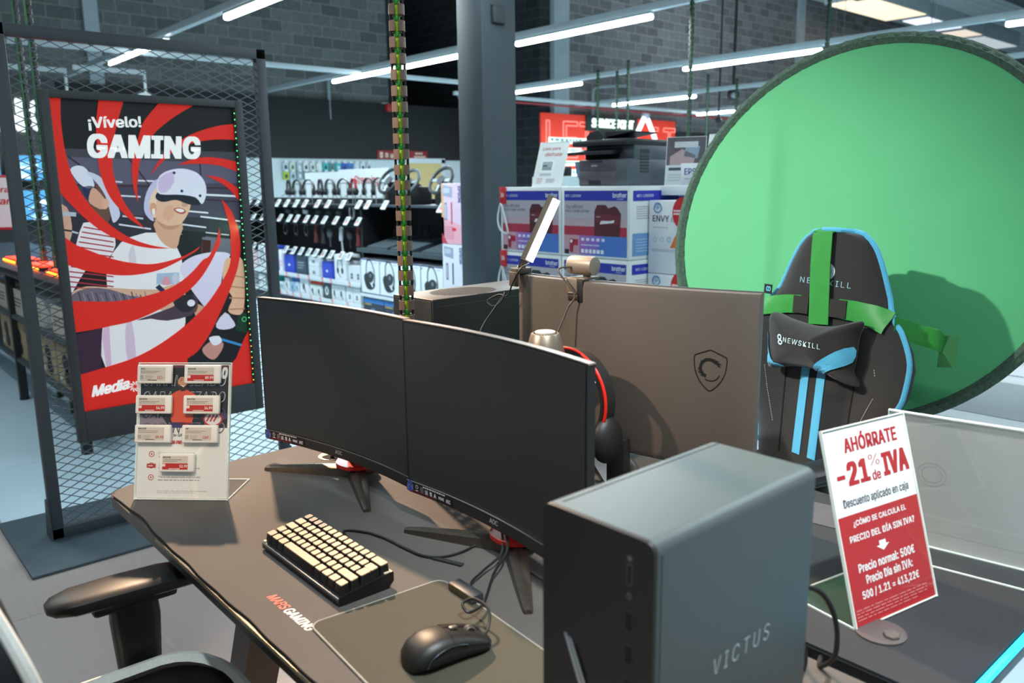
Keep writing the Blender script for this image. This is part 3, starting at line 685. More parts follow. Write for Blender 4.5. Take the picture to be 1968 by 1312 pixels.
def keycap(x, y, w, d, dark=False, poly=None):
    b = MB(); z0 = kz(y+d/2)+.0035; z1 = z0+.0165; sl = math.tan(TL)
    zz = lambda yy, z: z+(yy-(y+d/2))*sl
    g = .0006; r1 = rr(x+g, x+w-g, y+g, y+d-g, .0016, 2); ins = .0024; r2 = rr(x+ins, x+w-ins, y+ins+.0004, y+d-ins*.7, .0022, 2); r3 = rr(x+ins+.0004, x+w-ins-.0004, y+ins+.0008, y+d-ins*.7-.0004, .002, 2)
    nn = len(r1)
    b.rings([[(a, c, zz(c, z0)) for a, c in r1], [(a, c, zz(c, z1-.0016)) for a, c in r2]], False, m=M_SKIRT)
    b.add([(a, c, zz(c, z1-.0016)) for a, c in r2]+[(a, c, zz(c, z1)) for a, c in r3], [(k, (k+1) % nn, nn+(k+1) % nn, nn+k) for k in range(nn)]+[tuple(range(nn, 2*nn))], M_KDARK if dark else M_KEY)
    if not b.f: return
    part('keycap', b, None, KB, label='dark shaded keycap' if dark else None)
rows = [[1.25, 1.25, 1.25, 6.25, 1.25, 1.25, 1.25, 1.25], [1.25]+[1]*11+[2.75], [1.75]+[1]*12, [1.5]+[1]*12, [1]*13+[2]]
for r, ws in enumerate(rows):
    x = 0
    for i, w in enumerate(ws):
        keycap(OX+x*U1, OY+r*U1, w*U1, U1, dark=(r == 4 and i < 4)); x += w
# tall return key: two blocks meeting
keycap(OX+13.5*U1, OY+3*U1, 1.5*U1, U1); keycap(OX+13.75*U1, OY+2*U1, 1.25*U1, U1*1.25)
b = MB(); b.box(.0005, .008, .0015, .012, .014, .0185, .001); b.box(.2835, .291, .088, .1, .027, .0305, .001); part('corner_light', b, mat('corner_cream', '#d8c3a2', .4, noise=.05), KB)
solo('keyboard_cable', MB().tube(smoothpts([(-1.262, .695, .768), (-1.235, .712, .757)]+[tuple(on(x, y, 'z', .7535)) for x, y in ((660, 1022), (700, 1022), (740, 1034), (780, 1054), (815, 1068), (850, 1069), (885, 1061), (915, 1047))]+[tuple(on(945, 1032, 'z', .765)), (-1.13, .93, .80)], 6), .0024, 8), M_CAB, 'thin dark cable from the keyboard running under the right monitor', 'cable')
t = thing('cable_tie', 'flat black hook strap on the keyboard cable', 'cable tie', tuple(on(860, 1075, 'z', DZ)), 0)
a, c = on(832, 1071, 'z', .7525), on(889, 1085, 'z', .7525)
part('strap', MB().beam(a, c, .010, .002), mat('strap_black', '#1e2022', .7, noise=.15, nscale=300), t, world=True); part('strap_tip', MB().beam(on(822, 1070, 'z', .753), a, .004, .002), mat('strap_black', '#1e2022'), t, world=True)

# ================================================================== mouse mat, mouse, cable block
MP = thing('mouse_mat', 'olive grey mouse mat with a pale stitched edge', 'mouse mat', (-.900, .632, DZ), -.075)
po = rr(-.178, .19, -.121, .121, .018, 6)
part('cloth', MB().prism(po, (0, 0, .0002), (1, 0, 0), (0, 1, 0), .003), mat('pad_cloth', '#38362a', .8, noise=.08, nscale=700, bump=.2, bscale=1500), MP)
part('stitched_edge', MB().tube([(x, y, .0022) for x, y in po], .0018, 6, True), mat('pad_edge', '#8f8b83', .6, noise=.35, nscale=900), MP)
MO = thing('mouse', 'black ergonomic gaming mouse on the olive mouse mat', 'mouse', (-.874, .631, DZ+.0032), -.16)
def mouse_rings(k=1., zoff=0.):
    rs = []
    #        y     left   right  height  top offset
    for y, l_, r_, h in ((-.065, .014, .014, .012), (-.061, .024, .024, .024), (-.050, .0315, .031, .034), (-.034, .0345, .0335, .041), (-.015, .0335, .0325, .0425), (.004, .031, .031, .040), (.022, .0295, .030, .0355), (.040, .030, .030, .029), (.055, .029, .0285, .022), (.062, .024, .0235, .017), (.064, .018, .018, .012)):
        ring = []
        for i in range(20):
            a = 2*PI*i/20; ca, sa = math.cos(a), math.sin(a)
            w = r_ if ca > 0 else l_
            x = math.copysign(abs(ca)**.62, ca)*w*k; z = math.copysign(abs(sa)**.8, sa)
            z = h*.42+z*h*.58*(k if sa > 0 else 1) if sa > 0 else h*.42+z*h*.40
            ring.append((x, y*k, z+zoff))
        rs.append(ring)
    return rs
bod = MB().rings(mouse_rings()); mo_body = part('shell', bod, mat('mouse_black', '#151413', .45, noise=.06, nscale=600, bump=.05, bscale=3000), MO)
def cap_sub(y0, y1, a0, a1, k, name, m, par):
    """patch of the shell lifted a little: buttons and side panels"""
    rs = mouse_rings(k)
    from bisect import bisect
    ys = [r[0][1] for r in rs]; nS = 10; grid = []
    for i in range(nS+1):
        y = y0+(y1-y0)*i/nS; j = max(0, min(len(ys)-2, bisect(ys, y)-1)); f = (y-ys[j])/(ys[j+1]-ys[j]); row = []
        for q in range(11):
            aa = (a0+(a1-a0)*q/10) % 20; k0 = int(aa); g = aa-k0
            pA = Vector(rs[j][k0 % 20]).lerp(Vector(rs[j][(k0+1) % 20]), g); pB = Vector(rs[j+1][k0 % 20]).lerp(Vector(rs[j+1][(k0+1) % 20]), g)
            row.append(pA.lerp(pB, f))
        grid.append(row)
    b = MB(); vs = [p for r in grid for p in r]; fs = [(i*11+q, i*11+q+1, (i+1)*11+q+1, (i+1)*11+q) for i in range(nS) for q in range(10)]
    b.add(vs, fs); return part(name, b, m, par)
mb2 = mat('mouse_button', '#1d1b1a', .42, noise=.05, nscale=500)
cap_sub(.0, .0625, 1.2, 4.6, 1.04, 'button', mb2, MO); cap_sub(.0, .0625, 5.4, 8.8, 1.04, 'button', mb2, MO)
cap_sub(-.045, .05, 17.6, 20.6, 1.03, 'side_panel', mat('mouse_rubber', '#0b0a0a', .7, noise=.15, nscale=900), MO); cap_sub(-.03, .035, 9.6, 12.2, 1.02, 'side_panel', mat('mouse_rubber', '#0b0a0a'), MO)
b = MB(); b.lathe([(.008, -.004), (.0105, -.003), (.0105, .003), (.008, .004)], (0, .038, .0255), (1, 0, 0), 20); w = part('scroll_wheel', b, mat('wheel_rubber', '#2c2a29', .6, noise=.15), MO)
b = MB(); b.tube([(.0042, .038+.0085*math.cos(t), .0255+.0085*math.sin(t)) for t in [2*PI*i/20 for i in range(20)]], .0011, 6, True); part('wheel_rim', b, mat('rim_silver', '#a9a39b', .25, metal=.8, noise=.05), w)
b = MB(); b.box(-.0035, .0035, .006, .018, .039, .0425, .0012); part('profile_button', b, mat('prof_grey', '#6e6a66', .35, metal=.5, noise=.05), MO)
b = MB(); b.tube([(p[0]*1.03, p[1], p[2]) for p in smoothpts([(.0335, -.046, .012), (.0335, -.038, .024), (.0325, -.02, .031), (.030, .0, .031), (.0295, .02, .026)], 5)], .0009, 6); part('light_line', b, mat('line_steel', '#4d5860', .25, metal=.8, noise=.05), MO)
hub0 = on(905, 1140, 'z', .7545)
solo('mouse_cable', MB().tube(smoothpts([(-.8645, .690, .766), tuple(on(936, 1212, 'z', .768)), tuple(on(941, 1190, 'z', .776)), tuple(on(938, 1170, 'z', .782)), tuple(on(924, 1156, 'z', .784)), tuple(on(906, 1150, 'z', .782)), tuple(on(889, 1160, 'z', .775)), tuple(on(900, 1176, 'z', .768)), tuple(on(922, 1166, 'z', .765)), tuple(on(935, 1145, 'z', .765)), tuple(on(950, 1100, 'z', .77)), tuple(on(975, 1055, 'z', .785)), (-1.075, .915, .81)], 7), .0024, 8), M_CAB, 'dark mouse cable curling into a loop by the small black block', 'cable')
t = thing('usb_hub', 'small black block at the back corner of the mouse mat', 'usb hub', (-.9945, .7615, .7505), -.04)
part('housing', MB().box(-.034, .034, -.0115, .0115, .0032, .0165, .0015), mat('hub_black', '#2b3136', .45, noise=.1), t); part('front_edge', MB().box(-.0335, .0335, -.0122, -.0112, .004, .0155), mat('hub_brass', '#6f6350', .3, metal=.6, noise=.1), t)
part('foot', MB().box(-.03, .03, -.009, .009, 0, .0034), M_PLBLK, t)
solo('hub_cable', MB().tube(smoothpts([(-.962, .768, .759), tuple(on(905, 1122, 'z', .76)), tuple(on(930, 1095, 'z', .762)), tuple(on(965, 1060, 'z', .772)), (-1.09, .92, .80)], 6), .0022, 8), M_CAB, 'thin dark cable from the small block up behind the right monitor', 'cable')
solo('monitor_cable', MB().tube(smoothpts([(-1.23, .93, .80), tuple(on(945, 1005, 'z', .765)), tuple(on(965, 1016, 'z', .757)), tuple(on(985, 1018, 'z', .757)), (-1.12, .94, .79)], 6), .003, 8), M_CAB, 'black cable looping under the lower edge of the right monitor', 'cable')
solo('monitor_cable', MB().tube(smoothpts([(-1.02, .945, .79), tuple(on(998, 1045, 'z', .77)), tuple(on(994, 1068, 'z', .757)), tuple(on(1010, 1090, 'z', .754)), tuple(on(1040, 1110, 'z', .754)), tuple(on(1075, 1130, 'z', .754))], 6), .0028, 8), mat('cable_taupe', '#5f554a', .5, noise=.08), 'taupe cable curving past the red collar of the right monitor', 'cable')
solo('monitor_cable', MB().tube(smoothpts([(-1.64, .96, .81), tuple(on(655, 866, 'z', .775)), tuple(on(644, 870, 'z', .765)), tuple(on(638, 878, 'z', .7545)), (-1.793, .955, .752)], 6), .0045, 8), M_CAB, 'black cable coming out of the pale grommet behind the left monitor', 'cable')
# ================================================================== mesh display stand with the poster
M_STEEL = mat('stand_steel', '#4a5056', .5, metal=.2, noise=.06, nscale=30)
st = thing('display_stand', 'tall grey steel stand filled with diamond mesh, holding the red poster', 'display stand', (-3.62, 1.17, 0))
PX = -3.62; YA, YB, ZA, ZB = .637, 1.697, .0, 2.03
b = MB(); b.box(PX-.02, PX+.02, YA, YA+.045, .012, ZB, .003); part('post', b, M_STEEL, st, world=True)
b = MB(); b.box(PX-.02, PX+.02, YB-.045, YB, .012, ZB, .003); part('post', b, M_STEEL, st, world=True)
b = MB(); b.box(PX-.02, PX+.02, YA, YB, ZB-.045, ZB, .003); part('top_rail', b, M_STEEL, st, world=True)
b = MB(); b.box(PX-.02, PX+.02, YA, YB, .012, .057, .003); part('bottom_rail', b, M_STEEL, st, world=True)
b = MB(); b.box(-3.957, -3.290, .50, 1.84, 0, .012, .003); part('base_plate', b, mat('base_steel', '#4a5961', .5, metal=.2, noise=.08, nscale=12), st, world=True)
b = MB()
for y in (YA-.006, YB):
    b.prism([(PX-.06, .012), (PX+.03, .012), (PX+.02, .18), (PX-.02, .18)], (0, y+.006, 0), (1, 0, 0), (0, 0, 1), .006)
part('bracket', b, M_STEEL, st, world=True)
b = MB(); y0, y1, z0, z1 = YA+.043, YB-.043, .055, ZB-.043; dy, dz = .0738, .0343*1.0
H2, W2 = dz, dy
def clipseg(a, c):
    (ya, za), (yc, zc) = a, c; t0, t1 = 0., 1.
    for d, q in ((-(yc-ya), ya-y0), (yc-ya, y1-ya), (-(zc-za), za-z0), (zc-za, z1-za)):
        if abs(d) < 1e-9:
            if q < 0: return None
        else:
            r = q/d
            if d < 0: t0 = max(t0, r)
            else: t1 = min(t1, r)
    return ((ya+(yc-ya)*t0, za+(zc-za)*t0), (ya+(yc-ya)*t1, za+(zc-za)*t1)) if t0 < t1 else None
sl = H2/W2
zc = z0-(y1-y0)*sl*1.0
k = 0
zz = z0-math.ceil((y1-y0)*sl/dz)*dz
while zz < z1+dz:
    for sg in (1, -1):
        a = (y0, zz) if sg > 0 else (y0, zz+(y1-y0)*sl)
        c = (y1, zz+(y1-y0)*sl) if sg > 0 else (y1, zz)
        s_ = clipseg(a, c)
        if s_: b.beam((PX+.003*sg, *s_[0]), (PX+.003*sg, *s_[1]), .0032, .0036, up=(1, 0, 0))
    zz += dz
part('mesh_infill', b, mat('mesh_steel', '#6d777d', .4, metal=.35, noise=.08, nscale=60), st, world=True, smooth=False)
# poster frame hung on the mesh
FX = -3.565
ps = thing('poster_frame', 'dark framed upright poster with red swirls and two people in VR headsets', 'poster', (-3.59, 1.17, .405))
def of(y0_, y1_, z0_, z1_, w): return b.box(-3.606, w, y0_, y1_, z0_, z1_, .002)
b = MB(); of(.768, .800, .405, 1.797, FX); of(1.525, 1.560, .405, 1.797, FX); of(.80, 1.525, 1.768, 1.797, FX); of(.80, 1.525, .405, .531, FX)
part('frame', b, mat('frame_charcoal', '#43474a', .5, metal=.1, noise=.05, nscale=30), ps, world=True)
b = MB(); b.box(-3.606, -3.586, .795, 1.53, .525, 1.775); part('back_board', b, M_PLBLK, ps, world=True)
PPX = -3.585
def pp(x, y): p = on(x, y, 'x', PPX); return (p.y, p.z)
POS = Print((PPX, 0, 0), (0, 1, 0), (0, 0, 1), .0004)
# clip a pixel outline to the printed area
def clipz(pts, ya=.799, yb=1.526, za=.530, zb=1.769):
    def cl(ps_, ins, inter):
        out = []
        for i in range(len(ps_)):
            a, c = ps_[i-1], ps_[i]
            if ins(c):
                if not ins(a): out.append(inter(a, c))
                out.append(c)
            elif ins(a): out.append(inter(a, c))
        return out
    def ix(v): return lambda a, c: (v, a[1]+(c[1]-a[1])*(v-a[0])/(c[0]-a[0]))
    def iy(v): return lambda a, c: (a[0]+(c[0]-a[0])*(v-a[1])/(c[1]-a[1]), v)
    pts = cl(pts, lambda p: p[0] >= ya, ix(ya)); pts = cl(pts, lambda p: p[0] <= yb, ix(yb)) if pts else pts
    pts = cl(pts, lambda p: p[1] >= za, iy(za)) if pts else pts; pts = cl(pts, lambda p: p[1] <= zb, iy(zb)) if pts else pts
    return pts
PE = .28  # glow put into the print, as if lit from its edge strip
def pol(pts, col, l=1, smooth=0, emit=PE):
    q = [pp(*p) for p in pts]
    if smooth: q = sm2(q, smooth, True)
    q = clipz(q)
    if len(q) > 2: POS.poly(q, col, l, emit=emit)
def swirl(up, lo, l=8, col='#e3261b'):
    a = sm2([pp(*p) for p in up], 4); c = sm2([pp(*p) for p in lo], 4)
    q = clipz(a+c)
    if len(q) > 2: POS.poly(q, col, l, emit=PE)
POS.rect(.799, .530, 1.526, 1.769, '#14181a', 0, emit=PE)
# picture: ceiling hall
pol([(100, 285), (455, 292), (470, 470), (130, 470)], '#5c5a72', 1); pol([(100, 285), (455, 292), (458, 315), (103, 300)], '#42434f', 2)
pol([(118, 355), (458, 352), (470, 480), (130, 480)], '#454256', 2); pol([(125, 410), (463, 420), (470, 520), (130, 520)], '#2c2a38', 3)
for a, c, w, col in (((265, 347), (330, 349), 3, '#e6e4f2'), ((200, 347), (235, 350), 3, '#cfd2ea'), ((395, 374), (456, 377), 4, '#dfe4ee'), ((232, 376), (270, 378), 3, '#dcd9ee'), ((355, 405), (400, 409), 3, '#e8e6f4'), ((385, 416), (462, 425), 3, '#e8e6f4'), ((350, 431), (396, 437), 3, '#d9d8ec'), ((395, 447), (440, 452), 3, '#e8e6f4'), ((235, 415), (275, 420), 3, '#cfd0e4'), ((228, 431), (290, 440), 3, '#dcdcf0'), ((120, 440), (150, 448), 3, '#c4c6de'), ((395, 455), (460, 462), 3, '#c9c9e0'), ((310, 446), (350, 450), 2, '#e8e6f4')):
    p, q = pp(*a), pp(*c); POS.line(p, q, w*.0022, col, 4, emit=PE)
for a, c in (((130, 300), (200, 352)), ((248, 305), (290, 360)), ((384, 312), (386, 345)), ((140, 355), (460, 362)), ((290, 392), (330, 420)), ((420, 425), (424, 450)), ((350, 380), (460, 388))):
    POS.line(pp(*a), pp(*c), .006, '#3a2433', 4, emit=PE)
pol([(330, 440), (470, 455), (472, 700), (140, 740), (130, 560), (240, 470)], '#15151b', 4); pol([(388, 455), (455, 462), (455, 492), (388, 488)], '#6a6779', 5); pol([(388, 460), (405, 462), (403, 500), (386, 490)], '#6d4a3a', 5)
# person at the back: headset, hair, striped shirt
pol([(135, 325), (148, 318), (163, 322), (176, 340), (181, 358), (170, 362), (155, 355), (142, 340)], '#dfe3f4', 5, 3); pol([(158, 362), (172, 357), (186, 362), (189, 374), (182, 382), (168, 382)], '#232c54', 5, 3)
pol([(181, 356), (200, 362), (222, 378), (214, 410), (200, 440), (186, 418), (176, 400), (180, 382)], '#6b4a3f', 5, 3); pol([(178, 360), (198, 378), (206, 396), (196, 402), (184, 398), (170, 386)], '#d9a58d', 6, 3)
pol([(165, 330), (190, 338), (212, 362), (226, 395), (230, 415), (218, 428), (212, 410), (203, 378), (186, 352)], '#cfd3ea', 6, 3); pol([(196, 384), (206, 382), (210, 392), (203, 402), (196, 398)], '#e2ae97', 7, 3)
pol([(160, 428), (186, 432), (214, 446), (222, 470), (205, 500), (170, 510), (140, 560), (128, 560), (128, 520), (146, 470)], '#ece6ec', 5, 2)
for k in range(13):
    yy = 436+9.5*k; POS.line(pp(130+max(0, 30-3*k), yy), pp(218, yy+10), .0052, '#a5303f', 6, emit=PE)
pol([(112, 395), (128, 398), (136, 420), (138, 450), (128, 470), (118, 440)], '#d7a892', 5, 2); POS.line(pp(112, 410), pp(146, 412), .016, '#b9bfd0', 6, emit=PE); POS.line(pp(118, 441), pp(138, 444), .007, '#22242c', 6, emit=PE)
# person in front: white t-shirt, neck, face, headset, tattooed arm
pol([(205, 510), (232, 466), (262, 452), (300, 447), (340, 476), (352, 520), (356, 620), (330, 680), (300, 705), (205, 712), (196, 640), (206, 560)], '#ece9ef', 5, 2)
pol([(206, 560), (214, 700), (205, 712), (196, 650)], '#d9b9d2', 6, 1); pol([(250, 600), (262, 690), (246, 700), (240, 640)], '#d5c0d6', 6, 2); pol([(256, 470), (262, 505), (252, 512), (246, 490)], '#d6cfda', 6, 2)
pol([(298, 420), (350, 426), (345, 455), (338, 478), (316, 470), (300, 448)], '#d9a58a', 6, 2)
pol([(288, 368), (300, 350), (330, 345), (362, 372), (366, 392), (360, 412), (345, 431), (322, 434), (304, 424), (292, 404)], '#e5b79c', 7, 3)
pol([(284, 374), (290, 358), (306, 352), (300, 385), (298, 420), (288, 405)], '#f0cdb8', 8-.5, 2); pol([(288, 392), (297, 390), (301, 402), (295, 414), (288, 406)], '#dba183', 7.6, 3); pol([(292, 402), (297, 401), (297, 411), (293, 412)], '#f4f2f4', 7.8, 2)
pol([(350, 386), (356, 385), (361, 394), (354, 398), (349, 395)], '#cf9a80', 7.5, 2); pol([(300, 424), (322, 434), (345, 431), (336, 440), (316, 440)], '#c48f75', 7.2, 2); pol([(318, 400), (330, 395), (334, 412), (324, 424), (312, 416)], '#dfaa8e', 7.4, 3)
pol([(333, 401), (346, 399), (357, 405), (352, 411), (340, 409)], '#b45a56', 7.6, 3); pol([(336, 402), (347, 401), (354, 405), (346, 408)], '#f5eeee', 7.8, 2)
pol([(276, 400), (281, 370), (296, 347), (318, 340), (308, 352), (294, 368), (286, 395), (296, 424), (284, 418)], '#c4c3e2', 7.6, 3); pol([(281, 398), (288, 372), (300, 356), (295, 380), (291, 402), (298, 426), (288, 420)], '#1a1b24', 7.4, 3)
pol([(299, 374), (318, 356), (340, 368), (372, 376), (386, 382), (382, 394), (360, 392), (338, 384), (315, 388), (302, 384)], '#1d1f30', 7.6, 3)
pol([(301, 356), (306, 338), (325, 327), (352, 324), (378, 332), (393, 350), (396, 372), (388, 392), (375, 379), (345, 374), (315, 374), (303, 370)], '#e3e2f5', 7.9, 3); pol([(306, 342), (330, 330), (334, 350), (318, 370), (304, 366)], '#d2bde0', 8, 2)
for x, y in ((334, 332), (349, 367), (384, 376)): POS.ell(*pp(x, y), .0062, .0062, '#22304a', 8.2, emit=PE)
pol([(140, 560), (166, 550), (206, 552), (300, 556), (348, 540), (356, 560), (340, 600), (290, 590), (220, 585), (140, 582)], '#d8ac94', 6, 2)
pol([(138, 566), (170, 553), (212, 556), (250, 568), (285, 572), (275, 588), (210, 585), (140, 584)], '#6d6273', 6.5, 2)
for k in range(16): POS.line(pp(150+8.5*k, 560+3*(k % 3)), pp(156+8.5*k, 580-2*(k % 2)), .0045, ('#433c4f', '#8f8390')[k % 2], 7, emit=PE)
pol([(298, 552), (306, 546), (320, 560), (312, 564)], '#22284a', 7, 1); pol([(262, 615), (330, 590), (372, 565), (380, 590), (366, 606), (320, 616), (290, 612)], '#4a3a4a', 6.5, 2); pol([(330, 575), (368, 565), (376, 590), (350, 600)], '#27222c', 7, 2); POS.ell(*pp(367, 582), .017, .015, '#e9e6f4', 7.5, emit=PE)
pol([(301, 525), (344, 523), (344, 546), (300, 546)], '#a9bcd8', 6, 0); pol([(312, 536), (322, 530), (328, 546), (312, 547)], '#d79aa8', 6.5, 2); pol([(330, 530), (340, 525), (343, 540), (334, 546)], '#c9ccde', 6.5, 2)
pol([(372, 585), (390, 588), (396, 606), (376, 608)], '#d3a086', 6.5, 2)
# white controller ring and the hands
pol([(345, 515), (365, 495), (395, 486), (425, 484), (442, 490), (430, 512), (424, 545), (414, 580), (404, 600), (385, 580), (362, 548)], '#dcd3ee', 6, 3); pol([(432, 600), (445, 612), (452, 625), (440, 632), (420, 632), (415, 622)], '#dcd8ee', 6, 2)
pol([(432, 500), (448, 496), (466, 500), (470, 560), (466, 600), (450, 604), (438, 596), (446, 570), (428, 545)], '#e6b696', 6.5, 3)
for k in range(4): POS.line(pp(440, 528+22*k), pp(470, 533+20*k), .006, '#b98468', 7, emit=PE)
pol([(458, 604), (474, 600), (476, 640), (452, 634)], '#0d3a22', 6, 0); POS.ring(*pp(469, 613), .012, .012, .004, '#58d28a', 7, emit=PE)
pol([(398, 660), (410, 654), (428, 658), (426, 672), (412, 690), (398, 686), (388, 672)], '#c88f86', 6, 3); pol([(402, 648), (420, 645), (426, 656), (412, 664), (404, 656)], '#e9e9f6', 6.5, 2); POS.line(pp(426, 652), pp(464, 663), .011, '#3c8fd0', 6.5, emit=PE)
pol([(140, 645), (195, 630), (195, 715), (145, 722)], '#3a2038', 5, 0)
# red swirls
swirl([(92, 180), (104, 320), (109, 359), (138, 395), (177, 431), (215, 455), (254, 470), (293, 477), (327, 477)], [(327, 477), (293, 471.5), (259.5, 461), (228, 444), (190, 413), (158, 374), (138, 335), (125, 291), (118, 245), (116, 214), (116, 180)])
swirl([(190, 185), (185.7, 219), (184, 247), (187, 289), (189.6, 320), (197, 348), (210, 377), (228, 400), (249, 421), (279, 440)], [(279, 440), (262, 421), (241, 392.5), (226, 361), (217, 330), (215.5, 297), (219, 265.5), (226, 232), (240, 185)])
swirl([(312, 190), (285, 221), (272.5, 240), (265, 265.5), (257, 291), (253, 317), (254, 346), (258, 369), (265, 388.6)], [(265, 388.6), (263, 361), (265, 335), (268.6, 309.5), (278, 284), (293, 260), (314, 240), (340, 221), (372, 202), (390, 188)])
swirl([(455, 238), (423, 241), (392, 249), (363, 260), (342, 273), (319, 291), (301, 315), (289, 337)], [(289, 337), (306, 317), (329.5, 294), (353, 281), (384, 272), (417.6, 268), (455, 269)])
swirl([(341, 317), (366, 307), (392, 302), (423, 304), (455, 311)], [(458, 331), (423, 318.6), (392, 315), (366, 315), (341, 317)])
swirl([(395, 337), (423, 341), (443, 352), (462, 366)], [(462, 390), (443, 366.5), (423, 351), (395, 337)])
swirl([(425, 383), (441, 400), (451, 421), (459, 447), (461.6, 478), (457, 512), (445, 548), (425, 595), (403, 641), (379, 675), (359.5, 695), (400, 730), (447, 695), (458, 676), (474, 640), (495, 620), (495, 800), (140, 800)], [(140, 722), (148.5, 721), (213, 702), (262, 685), (311, 658), (359.5, 621.5), (396, 585), (423, 546), (440, 512), (443.6, 480), (443, 473), (441, 439), (433, 408), (425, 383)])
swirl([(110, 449), (119.6, 453), (145.5, 470), (176.6, 483), (215.5, 497), (254, 505), (293, 507), (332, 498.7), (360.6, 488), (384, 473)], [(384, 473), (376.6, 482), (347, 499.5), (311, 516.6), (274, 526), (237.6, 529), (201, 526), (164, 520), (140, 512), (115, 505)])
swirl([(120, 577), (140, 578), (176.6, 579), (213, 579), (250, 575), (286, 566.6), (320.5, 555.6), (347, 541), (372, 519), (389, 499.5), (402, 491), (415, 462), (421, 436.5)], [(421, 436.5), (423, 465), (415.6, 482), (403, 507), (384, 536), (359.5, 560.5), (323, 585), (286, 604), (250, 618), (213, 626), (176.6, 633.6), (140, 639), (120, 641)])
def ptext(body, bl, br, th, bold, shear=0., space=1.):
    a, c = pp(*bl), pp(*br); d = pp(bl[0], bl[1]-th); POS.text(body, a[0], a[1], c[0]-a[0], d[1]-a[1], '#f4f6f5', 10, bold, shear, space, slope=(c[1]-a[1])/(c[0]-a[0]), emit=PE+.1)
ptext('¡Vívelo!', (170, 251), (272, 249), 27, .025); ptext('GAMING', (169, 303.5), (387, 306), 47, .05, .12, 1.08)
ptext('Media', (176, 763), (250, 746), 22, .04, .3)
mc = pp(259, 742)
for k in range(10):
    a0 = 2*PI*k/10; POS.poly([(mc[0]+r*math.cos(a0+q), mc[1]+r*math.sin(a0+q)) for r, q in ((.006, 0), (.014, .15), (.024, .55), (.022, .75), (.012, .5))], '#f4f6f5', 10, emit=PE+.1)
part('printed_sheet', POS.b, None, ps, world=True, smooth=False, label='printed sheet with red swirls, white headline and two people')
b = MB(); b.box(-3.584, -3.572, 1.519, 1.5255, .535, 1.765); lt = part('led_strip', b, mat('strip_carrier', '#2f3a33', .5, noise=.1), ps, world=True)
for k in range(46): part('led_dot', MB().box(-3.5725, -3.571, 1.5205, 1.5235, .545+.0266*k, .548+.0266*k), ink('#4dff88', 5) if k > 13 or k % 2 else ink('#ffc24d', 4), lt, world=True)
lamp('led_glow', 'AREA', (-3.571, 1.518, 1.25), (-3.60, 1.2, 1.2), 0.5, (.3, 1, .5), .9, .01, parent=ps)

# ================================================================== acrylic sign holders on the desks
M_CLR = clear_mat(); M_EDGE = mat('acrylic_edge', '#dfe6df', .25, noise=.03, emit=.15)  # edge strips glow slightly so the acrylic rims look bright
def holder(name, label, cat, bl, br, h, lean, foot, sgn=1, print_cb=None, back='#f8f6f2'):
    """upright sheet pocket leaning back by lean degrees on a flat foot; returns thing and print frame"""
    bl = Vector(bl); br = Vector(br); w = (br-bl).length; ang = math.atan2((br-bl).y, (br-bl).x)
    t = thing(name, label, cat, tuple(bl), ang)
    l = math.radians(lean); up = Vector((0, math.sin(l), math.cos(l))); nn = Vector((1, 0, 0)).cross(up)   # towards the viewer
    def slab(off, th, x0=0, x1=w, z0=.003, z1=h):
        a = up*z0+nn*off; b = MB(); ps_ = []
        for o in (off, off+th):
            for x, z in ((x0, z0), (x1, z0), (x1, z1), (x0, z1)): ps_.append(Vector((x, 0, 0))+up*z+nn*o)
        return b.add(ps_, [(3, 2, 1, 0), (4, 5, 6, 7), (0, 1, 5, 4), (1, 2, 6, 5), (2, 3, 7, 6), (3, 0, 4, 7)])
    part('back_sheet', slab(-.0035, .002), M_CLR, t, smooth=False)
    part('front_sheet', slab(.0012, .0015), M_CLR, t, smooth=False)
    b = MB(); sx = .0016
    for x0, x1, z0, z1 in ((0, sx, .0, h), (w-sx, w, .0, h), (0, w, h-sx, h), (0, w, .001, .001+sx)):
        q = slab(-.0034, .0060, x0, x1, z0, z1); b.add(q.v, q.f)
    part('bright_edge', b, M_EDGE, t, smooth=False)
    b = MB(); b.box(.0, w, *(sorted((0, foot*sgn))), .0003, .0026); part('foot_plate', b, M_CLR, t, smooth=False)
    b = MB(); f = foot*sgn
    for x0, x1, y0_, y1_ in ((0, .0016, min(0, f), max(0, f)), (w-.0016, w, min(0, f), max(0, f)), (0, w, f-.0008, f+.0008)): b.box(x0, x1, y0_, y1_, .0002, .0029)
    part('foot_edge', b, M_EDGE, t, smooth=False)
    part('card', slab(-.0012, .0014, .004, w-.004, .004, h-.004), mat('card_'+back.lstrip('#'), back, .6, noise=.02, nscale=30), t, smooth=False)
    p = Print(nn*.0003, (1, 0, 0), up, .00012)
    if print_cb: print_cb(p, w, h); part('printed_sheet', p.b, None, t, smooth=False)
    return t, up, nn, w
